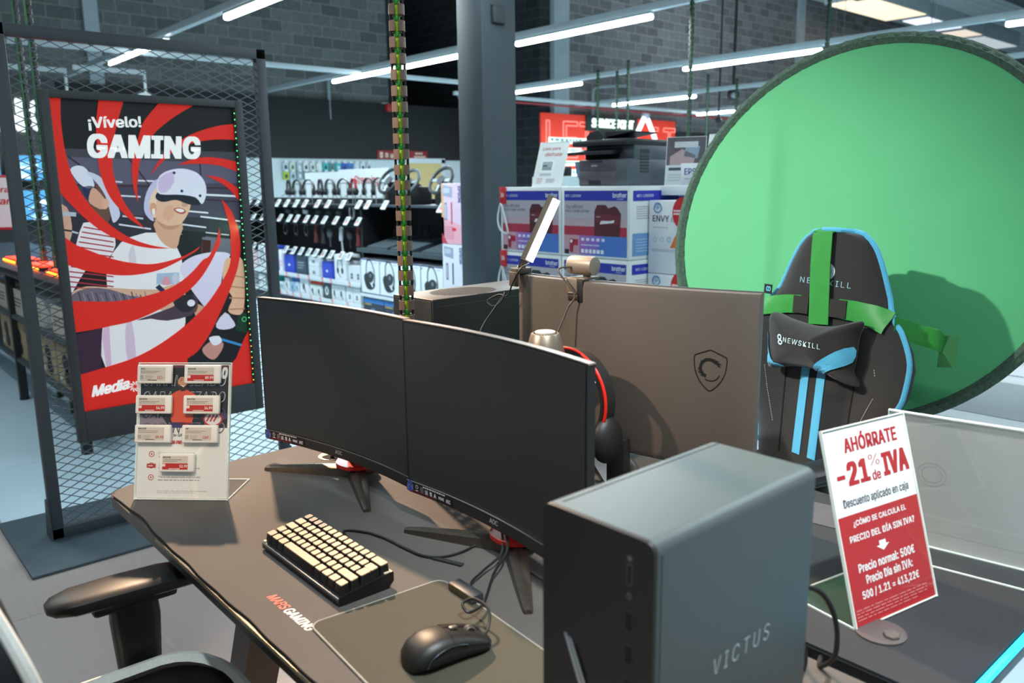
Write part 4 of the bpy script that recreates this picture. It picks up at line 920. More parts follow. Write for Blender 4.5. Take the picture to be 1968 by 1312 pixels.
def flyer(p, w, h):
    p.rect(.006, .158, w-.006, h-.006, '#17151b', 1); p.rect(.006, h-.012, w-.006, h-.006, '#6d2a35', 2)
    p.poly([(.006, .158), (.075, .158), (.05, .19), (.006, .185)], '#8f8090', 2); p.poly([(.15, .2), (w-.006, .19), (w-.006, .178), (.16, .17)], '#4a3f66', 2)
    for z, col in ((.262, '#e9e6ea'), (.226, '#cfc8d2'), (.19, '#5f4d78'), (.158, '#8d7f96')):
        p.text('GARANTIZADO', .012, z-.012, w-.024, .024, col, 3, .0, .2); p.text('GARANTIZADO', .0137, z-.0108, w-.0274, .0216, '#19161d' if z != .158 else '#5a5060', 4, -.012, .2)
    p.text('o', w-.022, .266, .014, .026, '#f2eff0', 5, .05, .2); p.line((.108, .283), (.115, .297), .003, '#f2eff0', 5)
    # shop assistant in an orange-red polo shirt
    p.poly(sm2([(.058, .205), (.07, .226), (.088, .238), (.104, .244), (.118, .238), (.134, .228), (.145, .206), (.134, .196), (.126, .206), (.124, .168), (.080, .168), (.079, .2), (.07, .194)], 3, True), '#e2522f', 6)
    p.rect(.079, .158, .124, .170, '#3b3478', 6); p.line((.112, .22), (.12, .224), .003, '#f3efe9', 7)
    p.ell(.1025, .258, .0125, .017, '#d99a78', 7); p.poly(sm2([(.091, .262), (.0915, .274), (.1, .279), (.112, .276), (.1145, .264), (.111, .269), (.096, .270)], 3, True), '#1c1512', 8); p.poly(sm2([(.091, .255), (.0955, .241), (.1035, .2385), (.111, .243), (.114, .256), (.1085, .251), (.0975, .25)], 3, True), '#3a241c', 8); p.poly(sm2([(.097, .2525), (.1035, .2505), (.109, .2535), (.1035, .2475)], 2, True), '#f6f0ea', 9)
    p.ell(.098, .262, .0012, .0012, '#201814', 9); p.ell(.1075, .2625, .0012, .0012, '#201814', 9); p.line((.0965, .2655), (.1005, .2662), .001, '#201814', 9); p.line((.105, .2665), (.109, .266), .001, '#201814', 9)
    p.ell(.172, .178, .022, .017, '#e9e5e6', 6); p.ring(.172, .178, .022, .017, .0035, '#c22a2c', 7)
    for k in range(3): p.line((.158+.008*k, .172), (.166+.008*k, .187), .0035, '#c22a2c', 7)
    p.text(', te GA', .079, .137, .025, .008, '#3a3533', 2, .02, .2); p.text('OR PRE', .078, .122, .027, .008, '#c8332c', 2, .05, .2)
    for z, tx in ((.100, 'Compra con tranquilidad'), (.075, '¿Te has enamorado de algo más'), (.049, 'Y si lo has encontrado más barato')):
        p.ring(.036, z, .0065, .0065, .0016, '#cc4a3e', 2); p.ell(.036, z, .002, .0018, '#cc4a3e', 2); p.text(tx, .052, z-.001, .08 if z > .06 else .095, .0048, '#6b625c', 2); p.scribble(.052, z-.008, .15, z-.003, 1, '#b1a69e', 2)
    p.rect(.026, .070, .046, .079, '#c8332c', 4); p.scribble(.029, .072, .044, .077, 1, '#f6efe8', 5)
    p.scribble(.05, .014, .165, .022, 2, '#c9bfb4', 2, .4)
t, up, nn, w = holder('price_stand', 'clear acrylic stand at the left desk end, flyer of a man in orange-red polo', 'sign holder', (-1.828, .4881, DZ+.0003), (-1.6805, .6385, DZ+.0003), .302, 15, .128, 1, flyer)
tagdat = [(.015, .02, .37, .135, 'AOC', '117.-', 0), (.52, .02, .385, .135, 'RAZER', '89.99', 1), (.008, .24, .385, .135, 'RAZER', '54.99', 1), (.52, .24, .385, .135, 'RAZER', '34.99', 1), (.01, .455, .385, .13, 'RAZER', '59.99', 0), (.515, .455, .38, .13, 'HP', '1369.-', 0), (.285, .66, .37, .135, 'RAZER', '53.99', 1)]
tw = thing
for i, (fx, fy, fw, fh, br_, pr_, red) in enumerate(tagdat):
    x0 = fx*w; x1 = x0+fw*w; z1 = (1-fy)*.302; z0 = z1-fh*.302
    o = t.matrix_basis if False else (Matrix.Translation(t.location) @ t.rotation_euler.to_matrix().to_4x4())
    org = o @ (Vector((x0, 0, 0))+up*z0+nn*.003)
    e = thing('price_tag', 'white electronic price tag on the acrylic stand, showing %s' % pr_.replace('.-', ''), 'price tag', tuple(org), t.rotation_euler.z, 'price tags on the acrylic stand')
    W_, H_ = x1-x0, z1-z0; rot = Matrix((Vector((1, 0, 0)), nn*-1, up)).transposed().to_4x4()
    b = MB(); b.box(0, W_, -.0115, -.001, 0, H_, .003, 3, mtx=rot); part('housing', b, mat('tag_white', '#efe9e0', .4, noise=.02, emit=.03), e)
    b = MB(); b.box(W_*.2, W_*.8, -.001, .0, H_*.3, H_*.7, mtx=rot); part('clip', b, mat('tag_white', '#efe9e0'), e)
    p = Print(nn*.01165, (1, 0, 0), up, .0001); a, c, d, f = W_*.10, W_*.83, H_*.14, H_*.86; ww = c-a; hh = f-d
    p.rect(a, d, c, f, '#d5cabb', 1)
    if red: p.rect(a, d, c, d+hh*.46, '#c3302c', 2); p.rect(a+ww*.0, d+hh*.22, a+ww*.12, d+hh*.42, '#eadfd0', 3); p.scribble(a+ww*.25, d, a+ww*.7, d+hh*.1, 1, '#e9d9cc', 3, .9)
    else: p.scribble(a+ww*.0, d+hh*.12, a+ww*.14, d+hh*.42, 4, '#5a534c', 2); p.scribble(a+ww*.2, d+hh*.1, a+ww*.5, d+hh*.42, 3, '#8f867b', 2, .4); p.scribble(a+ww*.3, d, a+ww*.7, d+hh*.09, 1, '#3a3530', 3, .9)
    p.text(br_, a+ww*.02, f-hh*.16, ww*.06*len(br_), hh*.13, '#3c362f', 3, .02); p.scribble(a+ww*.02, f-hh*.44, a+ww*.82, f-hh*.22, 2, '#7b7268', 3, .45)
    p.text(pr_, c-ww*.32, d+hh*.14, ww*.30, hh*.22, '#f4ece4' if red else '#c3302c', 4, .02)
    part('display', p.b, None, e, smooth=False)

def sale(p, w, h):
    RED = '#b81f24'
    p.rect(.003, .003, w-.003, h-.003, '#eef0f3', 1); p.rect(.003, .003, w-.003, h*.555, RED, 2)
    p.text('AHÓRRATE', .046, h*.862, .132, h*.095, RED, 3, .04, 0, 1.06); p.text('-21', .018, h*.695, .078, h*.122, RED, 3, .05, 0, 1.04); p.text('%', .098, h*.765, .026, h*.06, RED, 3, -.005); p.text('de', .101, h*.69, .021, h*.052, RED, 3, .025); p.text('IVA', .130, h*.695, .066, h*.122, RED, 3, .06, 0, 1.1)
    p.text('Descuento aplicado en caja', .022, h*.583, .162, h*.055, '#232227', 3, .02, 0, 1.04)
    W_ = '#f3f1f1'
    p.text('¿CÓMO SE CALCULA EL', .036, h*.487, .132, h*.043, W_, 4, .03, 0, 1.05); p.text('PRECIO DEL DÍA SIN IVA?', .022, h*.418, .162, h*.043, W_, 4, .03, 0, 1.05)
    p.poly([(.088, h*.385), (.104, h*.385), (.104, h*.362), (.112, h*.362), (.096, h*.333), (.080, h*.362), (.088, h*.362)], W_, 4)
    p.text('Precio normal: 500€', .030, h*.262, .140, h*.046, W_, 4, .03, 0, 1.05); p.text('Precio Día sin IVA:', .043, h*.198, .116, h*.046, W_, 4, .03, 0, 1.05); p.text('500 / 1.21 = 413,22€', .028, h*.123, .142, h*.050, W_, 4, .03, 0, 1.05)
    p.scribble(.008, h*.035, w-.012, h*.098, 4, '#d98f92', 4, .35)
holder('sale_sign', 'leaning white and red sale sign on the second desk, offering 21 percent off', 'sign', (-.5109, 1.1336, DZ+.0003), (-.4737, 1.3353, DZ+.0003), .305, 16.5, .13, 1, sale)
t, up, nn, w = holder('sign_holder', 'wide clear sign holder with a blank white sheet, right of the sale sign', 'sign holder', (-.632, 1.502, DZ+.0003), (-.632+.40*math.cos(.16), 1.502+.40*math.sin(.16), DZ+.0003), .272, -12, .082, -1, None, '#e6e1db')
p = Print(nn*.0003, (1, 0, 0), up, .00012); p.ring(.075, .155, .024, .024, .0008, '#cfc9c2', 1); p.ring(.075, .155, .017, .017, .0008, '#cfc9c2', 1); p.rect(.004, .036, w-.004, .0372, '#efece8', 1); part('printed_sheet', p.b, None, t, smooth=False)
# grey card and papers lying on the second desk
solo('paper_sheet', MB().prism([(0, 0), (.12, .02), (.10, .13), (-.02, .11)], tuple(on(1572, 992, 'z', DZ+.0005)-Vector((.06, .05, 0))), (1, 0, 0), (0, 1, 0), .0008), mat('paper_grey', '#48464b', .7, noise=.05), 'grey sheet lying on the second desk behind the grey-green case', 'paper')

# ================================================================== webcam, clip lamp, headset, speaker
mx, my = -1.288, 1.342
wc = thing('webcam', 'grey cylindrical webcam clipped on top of the big monitor', 'webcam', (mx, my, 1.2095), .10)
M_WC = mat('webcam_grey', '#8f8174', .42, metal=.2, noise=.05, nscale=500)
b = MB(); b.lathe([(.017, -.036), (.0205, -.034), (.0215, -.028), (.0215, .028), (.0205, .0335), (.0185, .0345), (.001, .035)], (.004, -.004, .031), (1, .0, 0), 32); body = part('body', b, M_WC, wc)
b = MB(); b.lathe([(.014, 0), (.014, .002), (.001, .002)], (.004, .0175, .031), (0, 1, 0), 20); part('lens', b, mat('lens_black', '#0a0a0c', .1, noise=.02), body)
b = MB(); b.cyl((.012, 0, .0), (.012, 0, .016), .009, n=14); part('swivel', b, mat('swivel_grey', '#6b6058', .4, metal=.4, noise=.05), wc)
b = MB(); b.box(-.02, .028, -.03, .03, .0, .0055, .002); b.box(-.020, .012, -.036, -.019, -.032, .004, .003); cl = part('clip', b, mat('clip_grey', '#7b6d60', .42, metal=.2, noise=.05), wc)
b = MB(); b.box(.012, .028, -.036, -.020, -.05, .002, .003); b.box(-.017, .026, -.034, -.024, -.048, -.034, .003); part('clip_pad', b, mat('pad_black', '#14110f', .6, noise=.1), cl)
b = MB(); b.box(-.012, .008, -.0367, -.0355, -.029, -.0275); part('clip_mark', b, mat('mark_pale', '#b5a99d', .4, noise=.05), cl)
solo('webcam_cable', MB().tube(smoothpts([(mx-.01, my-.027, 1.238), (mx-.028, my-.05, 1.230), tuple(on(1104, 565, 'y', 1.30)), tuple(on(1092, 590, 'y', 1.29)), tuple(on(1082, 615, 'y', 1.28)), tuple(on(1072, 638, 'y', 1.27)), tuple(on(1064, 665, 'y', 1.26)), tuple(on(1058, 700, 'y', 1.25))], 6), .0022, 8), mat('cable_webcam', '#4a4039', .45, noise=.08), 'thin webcam cable hanging down the back of the big monitor', 'cable')
ll = thing('clip_lamp', 'lit slim bar lamp clipped to the left top corner of the big monitor', 'lamp', (-1.478, 1.318, 1.205))
A_, B_ = on(1009, 498, 'y', 1.335), on(1061, 381, 'y', 1.40); dd = (B_-A_).normalized()
b = MB(); sd = dd.cross(CF).normalized(); 
b.beam(A_-dd*.004, B_+dd*.004, .022, .020, up=-CF); part('arm_body', b, mat('lamp_grey', '#6e665c', .35, metal=.5, noise=.06), ll, world=True)
vdir = -CF*.35+sd*.94; vdir = vdir if vdir.dot(CR) > 0 else CF*-.35-sd*.94
b = MB(); bm_ = vdir.normalized()*.011; b.tube([A_+bm_, A_+dd*.006+bm_, B_+bm_-dd*.006, B_+bm_], .0105, 14); part('light_bar', b, mat('lamp_lit', '#fff6ea', .4, emit=9), ll, world=True, label='glowing white light bar')
b = MB(); b.beam(A_-dd*.002, A_-dd*.022, .018, .014, up=-CF); b.cyl(A_-dd*.02-sd*.008, A_-dd*.02+sd*.008, .006, n=12); b.beam(A_-dd*.018, (-1.478, 1.322, 1.222), .016, .012, up=(0, 1, 0)); part('hinge', b, mat('hinge_dark', '#3d3833', .4, metal=.5, noise=.08), ll, world=True)
b = MB(); b.box(-1.492, -1.462, 1.300, 1.345, 1.2095, 1.224, .003); b.box(-1.492, -1.462, 1.296, 1.303, 1.18, 1.215, .002); part('clamp', b, mat('clamp_brown', '#5a4e44', .4, metal=.3, noise=.06), ll, world=True)
solo('lamp_cable', MB().tube(smoothpts([tuple(A_-dd*.005-sd*.012), tuple(on(1000, 517, 'y', 1.30)), tuple(on(985, 545, 'y', 1.29)), tuple(on(975, 568, 'y', 1.285)), tuple(on(958, 566, 'y', 1.28)), tuple(on(937, 578, 'y', 1.27)), tuple(on(948, 588, 'y', 1.27)), tuple(on(962, 580, 'y', 1.275)), tuple(on(970, 562, 'y', 1.285)), tuple(on(962, 575, 'y', 1.28)), tuple(on(945, 600, 'y', 1.26)), tuple(on(930, 622, 'y', 1.24)), tuple(on(921, 645, 'y', 1.22)), tuple(on(915, 690, 'y', 1.2))], 6), .002, 8), M_CAB, 'black lamp cable tied in a loose knot beside the big monitor', 'cable')
sp = thing('desk_speaker', 'small black cylinder with a tapered grey metal top, between the monitors', 'speaker', (-1.2125, 1.152, DZ))
b = MB(); b.lathe([(.040, 0), (.042, .004), (.042, .318), (.040, .322)], (0, 0, 0), n=32); part('body', b, M_PLBLK, sp)
b = MB(); b.lathe([(.041, .322), (.0405, .330), (.0305, .366), (.029, .3675), (.001, .3675)], (0, 0, 0), n=36); cap = part('metal_top', b, mat('top_metal', '#8d8071', .35, metal=.6, noise=.08, nscale=400), sp, label='tapered grey metal top')
b = MB(); b.lathe([(.0215, .3675), (.0215, .371), (.020, .372), (.001, .372)], (0, 0, 0), n=30); lid = part('lid', b, mat('lid_pale', '#c9c0b4', .4, noise=.04), cap)
b = MB()
for k in range(26):
    a = 2*PI*k/26; b.box(.0232*math.cos(a)-.001, .0232*math.cos(a)+.001, .0232*math.sin(a)-.001, .0232*math.sin(a)+.001, .3674, .3684)
part('vent_ring', b, mat('hole_black', '#0a0908'), cap)
hs = thing('headset', 'black headset with a red rimmed headband standing behind the right monitor', 'headset', (-1.197, 1.205, DZ))
b = MB(); HC = .222; Rb = .108
arc = lambda r, a0, a1, n=36, y=0: [(r*math.cos(math.radians(a0+(a1-a0)*i/n)), y, HC+r*math.sin(math.radians(a0+(a1-a0)*i/n))) for i in range(n+1)]
b.tube(arc(Rb, -30, 210), .0035, 8); part('red_rim', b, mat('rim_red', '#d02318', .35, noise=.05), hs, label='thin red rim')
b = MB(); rs = []
for (x, y, z) in arc(Rb-.004, -28, 208):
    d = Vector((x, 0, z-HC)).normalized(); rs.append([Vector((x, -.004, z))+d*0, Vector((x, .034, z)), Vector((x, .034, z))-d*.008, Vector((x, -.004, z))-d*.008])
part('headband', b.rings(rs), mat('band_black', '#1a1817', .55, noise=.1), hs)
b = MB(); b.tube(arc(Rb-.013, 30, 150, y=-.003), .0022, 6); part('inner_rim', b, mat('rim_white', '#d9d4cc', .35, noise=.03), hs)
for sx in (-1, 1):
    b = MB(); b.sphere((sx*.098, .016, HC-.075), .046, (.55, .9, 1.1), 20); part('ear_cup', b, mat('cup_black', '#181716', .5, noise=.1), hs)
b = MB(); b.lathe([(.06, 0), (.06, .006), (.012, .012), (.008, .02), (.008, HC+.085), (.03, HC+.092), (.001, HC+.095)], (0, .015, 0), n=20); part('rest', b, M_PLBLK, hs)

# ================================================================== cable spine in front
cs = thing('cable_spine', 'big brown segmented cable spine with a yellow-green core, hanging between the monitors', 'cable spine', (-1.548, 1.0345, .02))
M_SEG = mat('segment_brown', '#6d574a', .45, noise=.08, nscale=80); M_COREY = mat('core_lime', '#8fbe1e', .4, noise=.1); M_COREG = mat('core_green', '#2f8f2a', .4, noise=.1); M_LINK = mat('link_black', '#171514', .5, noise=.1)
zr = .0; pitch = .0335; camdir = Vector((.82, -.57, 0)).normalized(); sdx = Vector((0, 0, 1)).cross(camdir).normalized()
segs = None; n = 0
def spine_seg(parent):
    b = MB()
    for s_ in (-1, 1):
        c0 = 18 if s_ > 0 else 190
        ring_o = [( .0172*math.cos(a), .0172*math.sin(a)) for a in [math.radians((12 if s_ > 0 else 180-12)+s_*(156*i/12)) for i in range(13)]]
    # two half shells, open slits towards and away from the viewer
    for s_ in (-1, 1):
        pts_o = []; pts_i = []
        for i in range(13):
            a = math.radians(-76+152*i/12); v = (sdx*s_*math.cos(a)+camdir*math.sin(a)); pts_o.append(v*.0172); pts_i.append(v*.0138)
        q = [(p.x, p.y) for p in pts_o+pts_i[::-1]]
        b.prism(q, (0, 0, -.0108), (1, 0, 0), (0, 1, 0), .0216)
    return b.mesh('segment', M_SEG)
seg_me = spine_seg(cs)
cb_ = MB(); cb_.sphere((0, 0, 0), .0072, (1, 1, 1.25), 12); bead_me = cb_.mesh('bead', M_COREG)
link_mes = []
for s_ in (-1, 1): v = sdx*s_*.0135; link_mes.append(MB().box(v.x-.002, v.x+.002, v.y-.002, v.y+.002, -.0067, .0067).mesh('link', M_LINK))
z = .70; i = 0
while z < 2.25:
    o = bpy.data.objects.new('segment', seg_me); COL.objects.link(o); o.parent = cs; o.location = (0, 0, z); 
    for me, nm in ((bead_me, 'bead'), (link_mes[0], 'link'), (link_mes[1], 'link')):
        q = bpy.data.objects.new(nm, me); COL.objects.link(q); q.parent = o; q.location = (0, 0, pitch/2)
    z += pitch; i += 1
b = MB(); b.tube([(0, 0, 0), (0, 0, 3.0)], .0042, 8); part('core', b, M_COREY, cs, label='yellow-green core')
b = MB(); b.box(-.05, .05, -.012, .012, 0, .02, .003); part('floor_weight', b, M_PLBLK, cs)
# ================================================================== gaming chairs
PROF = [(-.20, .235), (-.1, .25), (0., .272), (.03, .295), (.07, .315), (.145, .322), (.19, .308), (.24, .272), (.262, .245), (.30, .215), (.34, .196), (.40, .170), (.45, .143), (.478, .118), (.492, .095), (.499, .06), (.501, .02)]
def halfw(h):
    for (a, w), (c, v) in zip(PROF, PROF[1:]):
        if a <= h <= c: return w+(v-w)*(h-a)/(c-a)
    return PROF[0][1] if h < PROF[0][0] else .02
def backface(x, h, w):
    """front surface depth (towards -y) of the backrest at (x, h)"""
    u = min(1., abs(x)/max(w, .05)); wing = max(0., 1-((h-.1)/.22)**2)
    return -.045+.03*u**6-.045*wing*max(0, u-.45)**1.3/.45
def gaming_chair(label, loc, rot, fabric, trim, lean=4., z0=.776, stripe=None, group=None, arms=True, seat_h=.52, sd=.50, band=False, rise=1.):
    t = thing('gaming_chair', label, 'chair', loc, rot, group)
    l = math.radians(lean); M_ = Matrix.Translation((0, 0, z0)) @ Matrix.Rotation(-l, 4, 'X')
    b = MB(); rs = []
    hs_ = [p[0] for p in PROF]; hh = []
    for a, c in zip(hs_, hs_[1:]): hh += [a, (a+c)/2]
    hh.append(hs_[-1]); hh = [-.27, -.235]+hh
    for h in hh:
        w = halfw(h)*(.98 if h < -.2 else 1); ring = []
        N = 28
        for i in range(N+1):
            x = -w+2*w*i/N; ring.append(Vector((x, backface(x, h, w), h)))
        for i in range(N+1):
            x = w-2*w*i/N; u = abs(x)/max(w, .05); wing = max(0., 1-((h-.1)/.22)**2)
            ring.append(Vector((x, .035-.05*u**4-.03*wing*max(0, u-.5), h)))
        rs.append([M_ @ p for p in ring])
    b.rings(rs); bk = part('backrest', b, fabric, t)
    edge = [(-halfw(h)*1.0, h) for h in hh[2:]]+[(halfw(h), h) for h in hh[2:][::-1]]
    edge = sm2([(-w, h) for h, w in PROF]+[(w, h) for h, w in PROF[::-1]], 3)
    b = MB(); b.tube([M_ @ Vector((x*1.005, backface(x, min(h, .5), abs(x))+.002, h+(.004 if h > .49 else 0))) for x, h in edge], .0075, 8); part('piping', b, trim, bk, label='coloured edge piping')
    # seat
    b = MB(); rs = []
    sw = .262
    for k, (zz, g) in enumerate(((seat_h-.10, .03), (seat_h-.09, .01), (seat_h-.05, .0), (seat_h-.015, .006), (seat_h, .035))):
        o = rr(-sw+g, sw-g, -sd+g, .03-g*.3, .11-g*.5, 6); rs.append([(x, y, zz-.03*max(0, (-y-sd+.14)/.14)**2+rise*(.035*max(0, abs(x)/sw-.62)/.38 if k == 4 else (.018*max(0, abs(x)/sw-.7)/.3 if k == 3 else 0))) for x, y in o])
    b.rings(rs); st_ = part('seat', b, fabric, t)
    if trim and band:
        o = rr(-sw+.022, sw-.022, -sd+.022, .02, .1, 6)
        def sz(x, y, k): return seat_h+k-.03*max(0, (-y-sd+.14)/.14)**2+rise*(.03*max(0, abs(x)/sw-.62)/.38)
        if band:
            b = MB(); ra = []
            for g, k in ((-.004, -.03), (-.003, -.006), (.010, .016), (.022, .019), (.034, .009)): ra.append([(x, y, sz(x, y, k)) for x, y in rr(-sw+g, sw-g, -sd+g, .03-g*.3, max(.05, .11-g*.5), 6)])
            b.rings(ra, False)
        else: b = MB(); b.tube([(x, y, seat_h-.004-.03*max(0, (-y-sd+.14)/.14)**2+.02*max(0, abs(x)/sw-.6)) for x, y in o], .012, 8, True)
        part('seat_trim', b, trim, st_, label='coloured band round the seat edge')
    b = MB(); b.box(-.09, .09, -.32, -.12, seat_h-.13, seat_h-.095, .006); b.cyl((0, -.22, .12), (0, -.22, seat_h-.12), .028, n=16); part('gas_lift', b, M_METALBLK, t)
    for sx in (-1, 1): b = MB(); b.beam((sx*.16, .02, seat_h-.08), (sx*.16, .06, z0-.2), .05, .012, up=(0, 1, 0)); part('hinge_plate', b, M_METALBLK, t)
    for k in range(5):
        a = 2*PI*k/5+.3; b = MB(); b.beam((0, -.22, .11), (.31*math.cos(a), -.22+.31*math.sin(a), .075), .06, .04, w2=.035, h2=.03); lg = part('base_leg', b, M_PLBLK, t)
        b = MB(); b.cyl((.31*math.cos(a)-.018, -.22+.31*math.sin(a), .03), (.31*math.cos(a)+.018, -.22+.31*math.sin(a), .03), .03, n=14); b.cyl((.31*math.cos(a), -.22+.31*math.sin(a), .04), (.31*math.cos(a), -.22+.31*math.sin(a), .08), .01, n=8); part('caster', b, M_PLBLK, lg)
    return t, M_, bk, st_
M_ARM = mat('arm_black', '#1d1c1a', .42, noise=.08, nscale=200, bump=.05, bscale=2000)
def armrest(t, x, y0, y1, ztop, yp, seat_h, bend=.0):
    b = MB(); rs = []
    L = y1-y0
    for f, w, h in ((0, .012, .010), (.02, .026, .018), (.08, .040, .026), (.3, .047, .030), (.6, .047, .030), (.85, .044, .028), (.96, .032, .02), (1, .015, .012)):
        y = y0+L*f; ring = []
        for i in range(16):
            a = 2*PI*i/16; ca, sa = math.cos(a), math.sin(a)
            ring.append((x+bend*(f-.5)**2*4+math.copysign(abs(ca)**.6, ca)*w, y, ztop-.017+math.copysign(abs(sa)**.7, sa)*h*.6-.010*(1-f)**3))
        rs.append(ring)
    b.rings(rs); ap = part('armrest', b, M_ARM, t)
    b = MB(); b.box(x-.028, x+.028, yp-.075, yp+.075, ztop-.052, ztop-.032, .008); part('arm_slider', b, M_PLBLK, ap)
    b = MB(); rs = []
    for z, a, c in ((ztop-.045, .024, .042), (ztop-.08, .026, .044), (seat_h-.05, .022, .034), (seat_h-.10, .022, .034)): rs.append([(x+(q[0]), yp+q[1], z) for q in rr(-a, a, -c, c, .018, 4)])
    b.rings(rs); part('arm_post', b, M_PLBLK, ap)
    b = MB(); b.beam((x, yp, seat_h-.105), (math.copysign(.05, x), yp, seat_h-.105), .05, .02); part('arm_bracket', b, M_METALBLK, ap)
# chair by the gaming desk: only its corner reaches into the picture; faces the desk (+y) so it is turned half round
M_LEATH = mat('chair_black', '#121214', .5, noise=.1, nscale=120, bump=.1, bscale=700)
M_WHITE = mat('chair_white', '#f0ece4', .5, noise=.05, nscale=200)
t, M1, bk1, st1 = gaming_chair('black gaming chair with white trim at the front left corner, tucked to the desk', (-1.252, .105, 0), PI-.03, M_LEATH, M_WHITE, lean=8.5, z0=.75, seat_h=.54, sd=.425, band=True, rise=.1)
armrest(t, .306, -.42, -.135, .705, -.28, .50); armrest(t, -.31, -.42, -.135, .705, -.28, .50)
# right chair
M_FAB = mat('chair_fabric', '#211d1c', .85, noise=.1, nscale=300, bump=.25, bscale=1500, sheen=.2)
M_TEAL = mat('teal_cloth', '#4fa9cf', .75, noise=.14, nscale=500, sheen=.2)
CO, CROT = (-1.189, 2.299, 0), math.radians(-15)
t, MC, bk, st_ = gaming_chair('black fabric gaming chair with light blue piping, in front of the green screen', CO, CROT, M_FAB, M_TEAL, lean=4, z0=.776, seat_h=.53)
armrest(t, .285, -.43, -.16, .70, -.28, .53); armrest(t, -.285, -.43, -.16, .70, -.28, .53)
def onback(pts, lift=.004, k=1):
    """2D shape on the backrest front -> local points following the surface"""
    return [MC @ Vector((x, backface(x, h, halfw(h))-lift, h)) for x, h in pts]
def strip_on(path, w, lift, m, name, parent, label=None, n=24, tf=onback, thick=.0025):
    b = MB(); p = [Vector((a, c)) for a, c in path]; rows = []
    for i in range(n+1):
        f = i/n*(len(p)-1); k0 = min(int(f), len(p)-2); q = p[k0].lerp(p[k0+1], f-k0); d = (p[k0+1]-p[k0]).normalized(); nn = Vector((-d.y, d.x))
        ww = w if not callable(w) else w(i/n)
        row = [q+nn*ww*s for s in (-.5, -.25, 0, .25, .5)]
        rows.append(tf([(v.x, v.y) for v in row], lift)+list(reversed(tf([(v.x, v.y) for v in row], lift-thick))))
    b.rings(rows); return part(name, b, m, parent, label=label)
for x in (-.036, .026):
    strip_on([(x, .13), (x-.002, -.02), (x-.004, -.185)], .031, .0035, M_TEAL, 'stripe', bk, 'light blue stripe')
for x0, x1, h0, h1 in ((-.118, -.112, .10, -.2), (.146, .135, .10, -.2)):
    strip_on([(x0, h0), ((x0+x1)/2, (h0+h1)/2), (x1, h1)], .004, .002, mat('seam_dark', '#0b0a0a', .9, noise=.1), 'seam', bk)
b = MB()
for pa, pb in (((-.20, .065), (-.15, -.11)), ((.225, .05), (.155, -.09)), ((.215, .13), (.222, .11))):
    n = int(math.hypot(pb[0]-pa[0], pb[1]-pa[1])/.006)
    for i in range(n):
        a, c = [onback([(pa[0]+(pb[0]-pa[0])*(i+f)/n, pa[1]+(pb[1]-pa[1])*(i+f)/n)], .002)[0] for f in (0, .55)]; b.tube([a, c], .0009, 5)
part('stitching', b, mat('thread_white', '#cfcac4', .7, noise=.05), bk, label='dotted white stitching')
class Wrap(Print):
    def pt(s, x, y, l): return onback([(x, y)], .0015+.0003*l)[0]
pr = Wrap((0, 0, 0), (1, 0, 0), (0, 1, 0)); pr.text('NEWSKILL', -.098, .342, .192, .017, '#a9dbe8', 1, -.01, 0, 1.25)
pr.ring(-.005, .383, .024, .022, .008, '#bcd6dc', 1); pr.ring(.0, .383, .032, .026, .012, '#bcd6dc', 1, -70, 70)
part('lettering', pr.b, None, bk, smooth=False)
b = MB(); b.box(-.245, -.212, -.048, -.045, .292, .322); q = part('side_tag', b, mat('tag_black', '#181716', .8, noise=.1), bk); q.data.transform(MC @ Matrix.Translation((0, .0, 0)))
pr = Print((-.241, -.0484, .296), (1, 0, 0), (0, 0, 1)); pr.ring(.012, .012, .006, .008, .003, '#6cc4e4', 1); pr.ring(.02, .012, .006, .008, .003, '#6cc4e4', 1); pr.b.v = [tuple(MC @ Vector(v)) for v in pr.b.v]; part('tag_print', pr.b, None, q, smooth=False)
# lumbar cushion hung on the backrest
def matw(t): return wmat(t)
CW = Matrix.Translation(CO) @ Matrix.Rotation(CROT, 4, 'Z') @ MC
po = CW @ Vector((.024, -.078, .085))
pil = thing('cushion', 'small black cushion with light blue corners, hung high on the fabric chair', 'cushion', tuple(po), CROT)
PC = [(-.172, .158), (-.12, .152), (-.02, .142), (.07, .15), (.165, .178), (.158, .13), (.152, .06), (.146, .025), (.165, -.01), (.06, .012), (-.07, .006), (-.165, -.016), (-.168, .03), (-.172, .09)]
pc = sm2(PC, 5, True); cx, cy = -.008, .085
rs = []
for f, y in ((.93, .012), (1., -.004), (.94, -.025), (.78, -.048), (.5, -.062), (.2, -.067), (.02, -.068)): rs.append([(cx+(x-cx)*f, y+.03*0, cy+(z-cy)*f) for x, z in pc])
rs = [[(cx+(x-cx)*.6, .025, cy+(z-cy)*.6) for x, z in pc]]+rs
def pillow_y(x, z):
    """front depth of the cushion at (x, z)"""
    dx, dz = x-cx, z-cy; best = 1e9; a = math.atan2(dz, dx)
    for i in range(len(pc)):
        q = pc[i]; aa = math.atan2(q[1]-cy, q[0]-cx); d = abs((aa-a+PI) % (2*PI)-PI)
        if d < best: best = d; R0 = math.hypot(q[0]-cx, q[1]-cy)
    f = min(1., math.hypot(dx, dz)/R0); prev = (0., -.068)
    for g, y in ((.02, -.068), (.2, -.067), (.5, -.062), (.78, -.048), (.94, -.025), (1., -.004)):
        if f <= g: return prev[1]+(y-prev[1])*(f-prev[0])/max(1e-6, g-prev[0])
        prev = (g, y)
    return -.004
b = MB(); b.rings(rs); part('cover', b, M_FAB, pil)
def pilw(pts, l=.006):
    return [(x, pillow_y(x, z)-l, z) for x, z in pts]
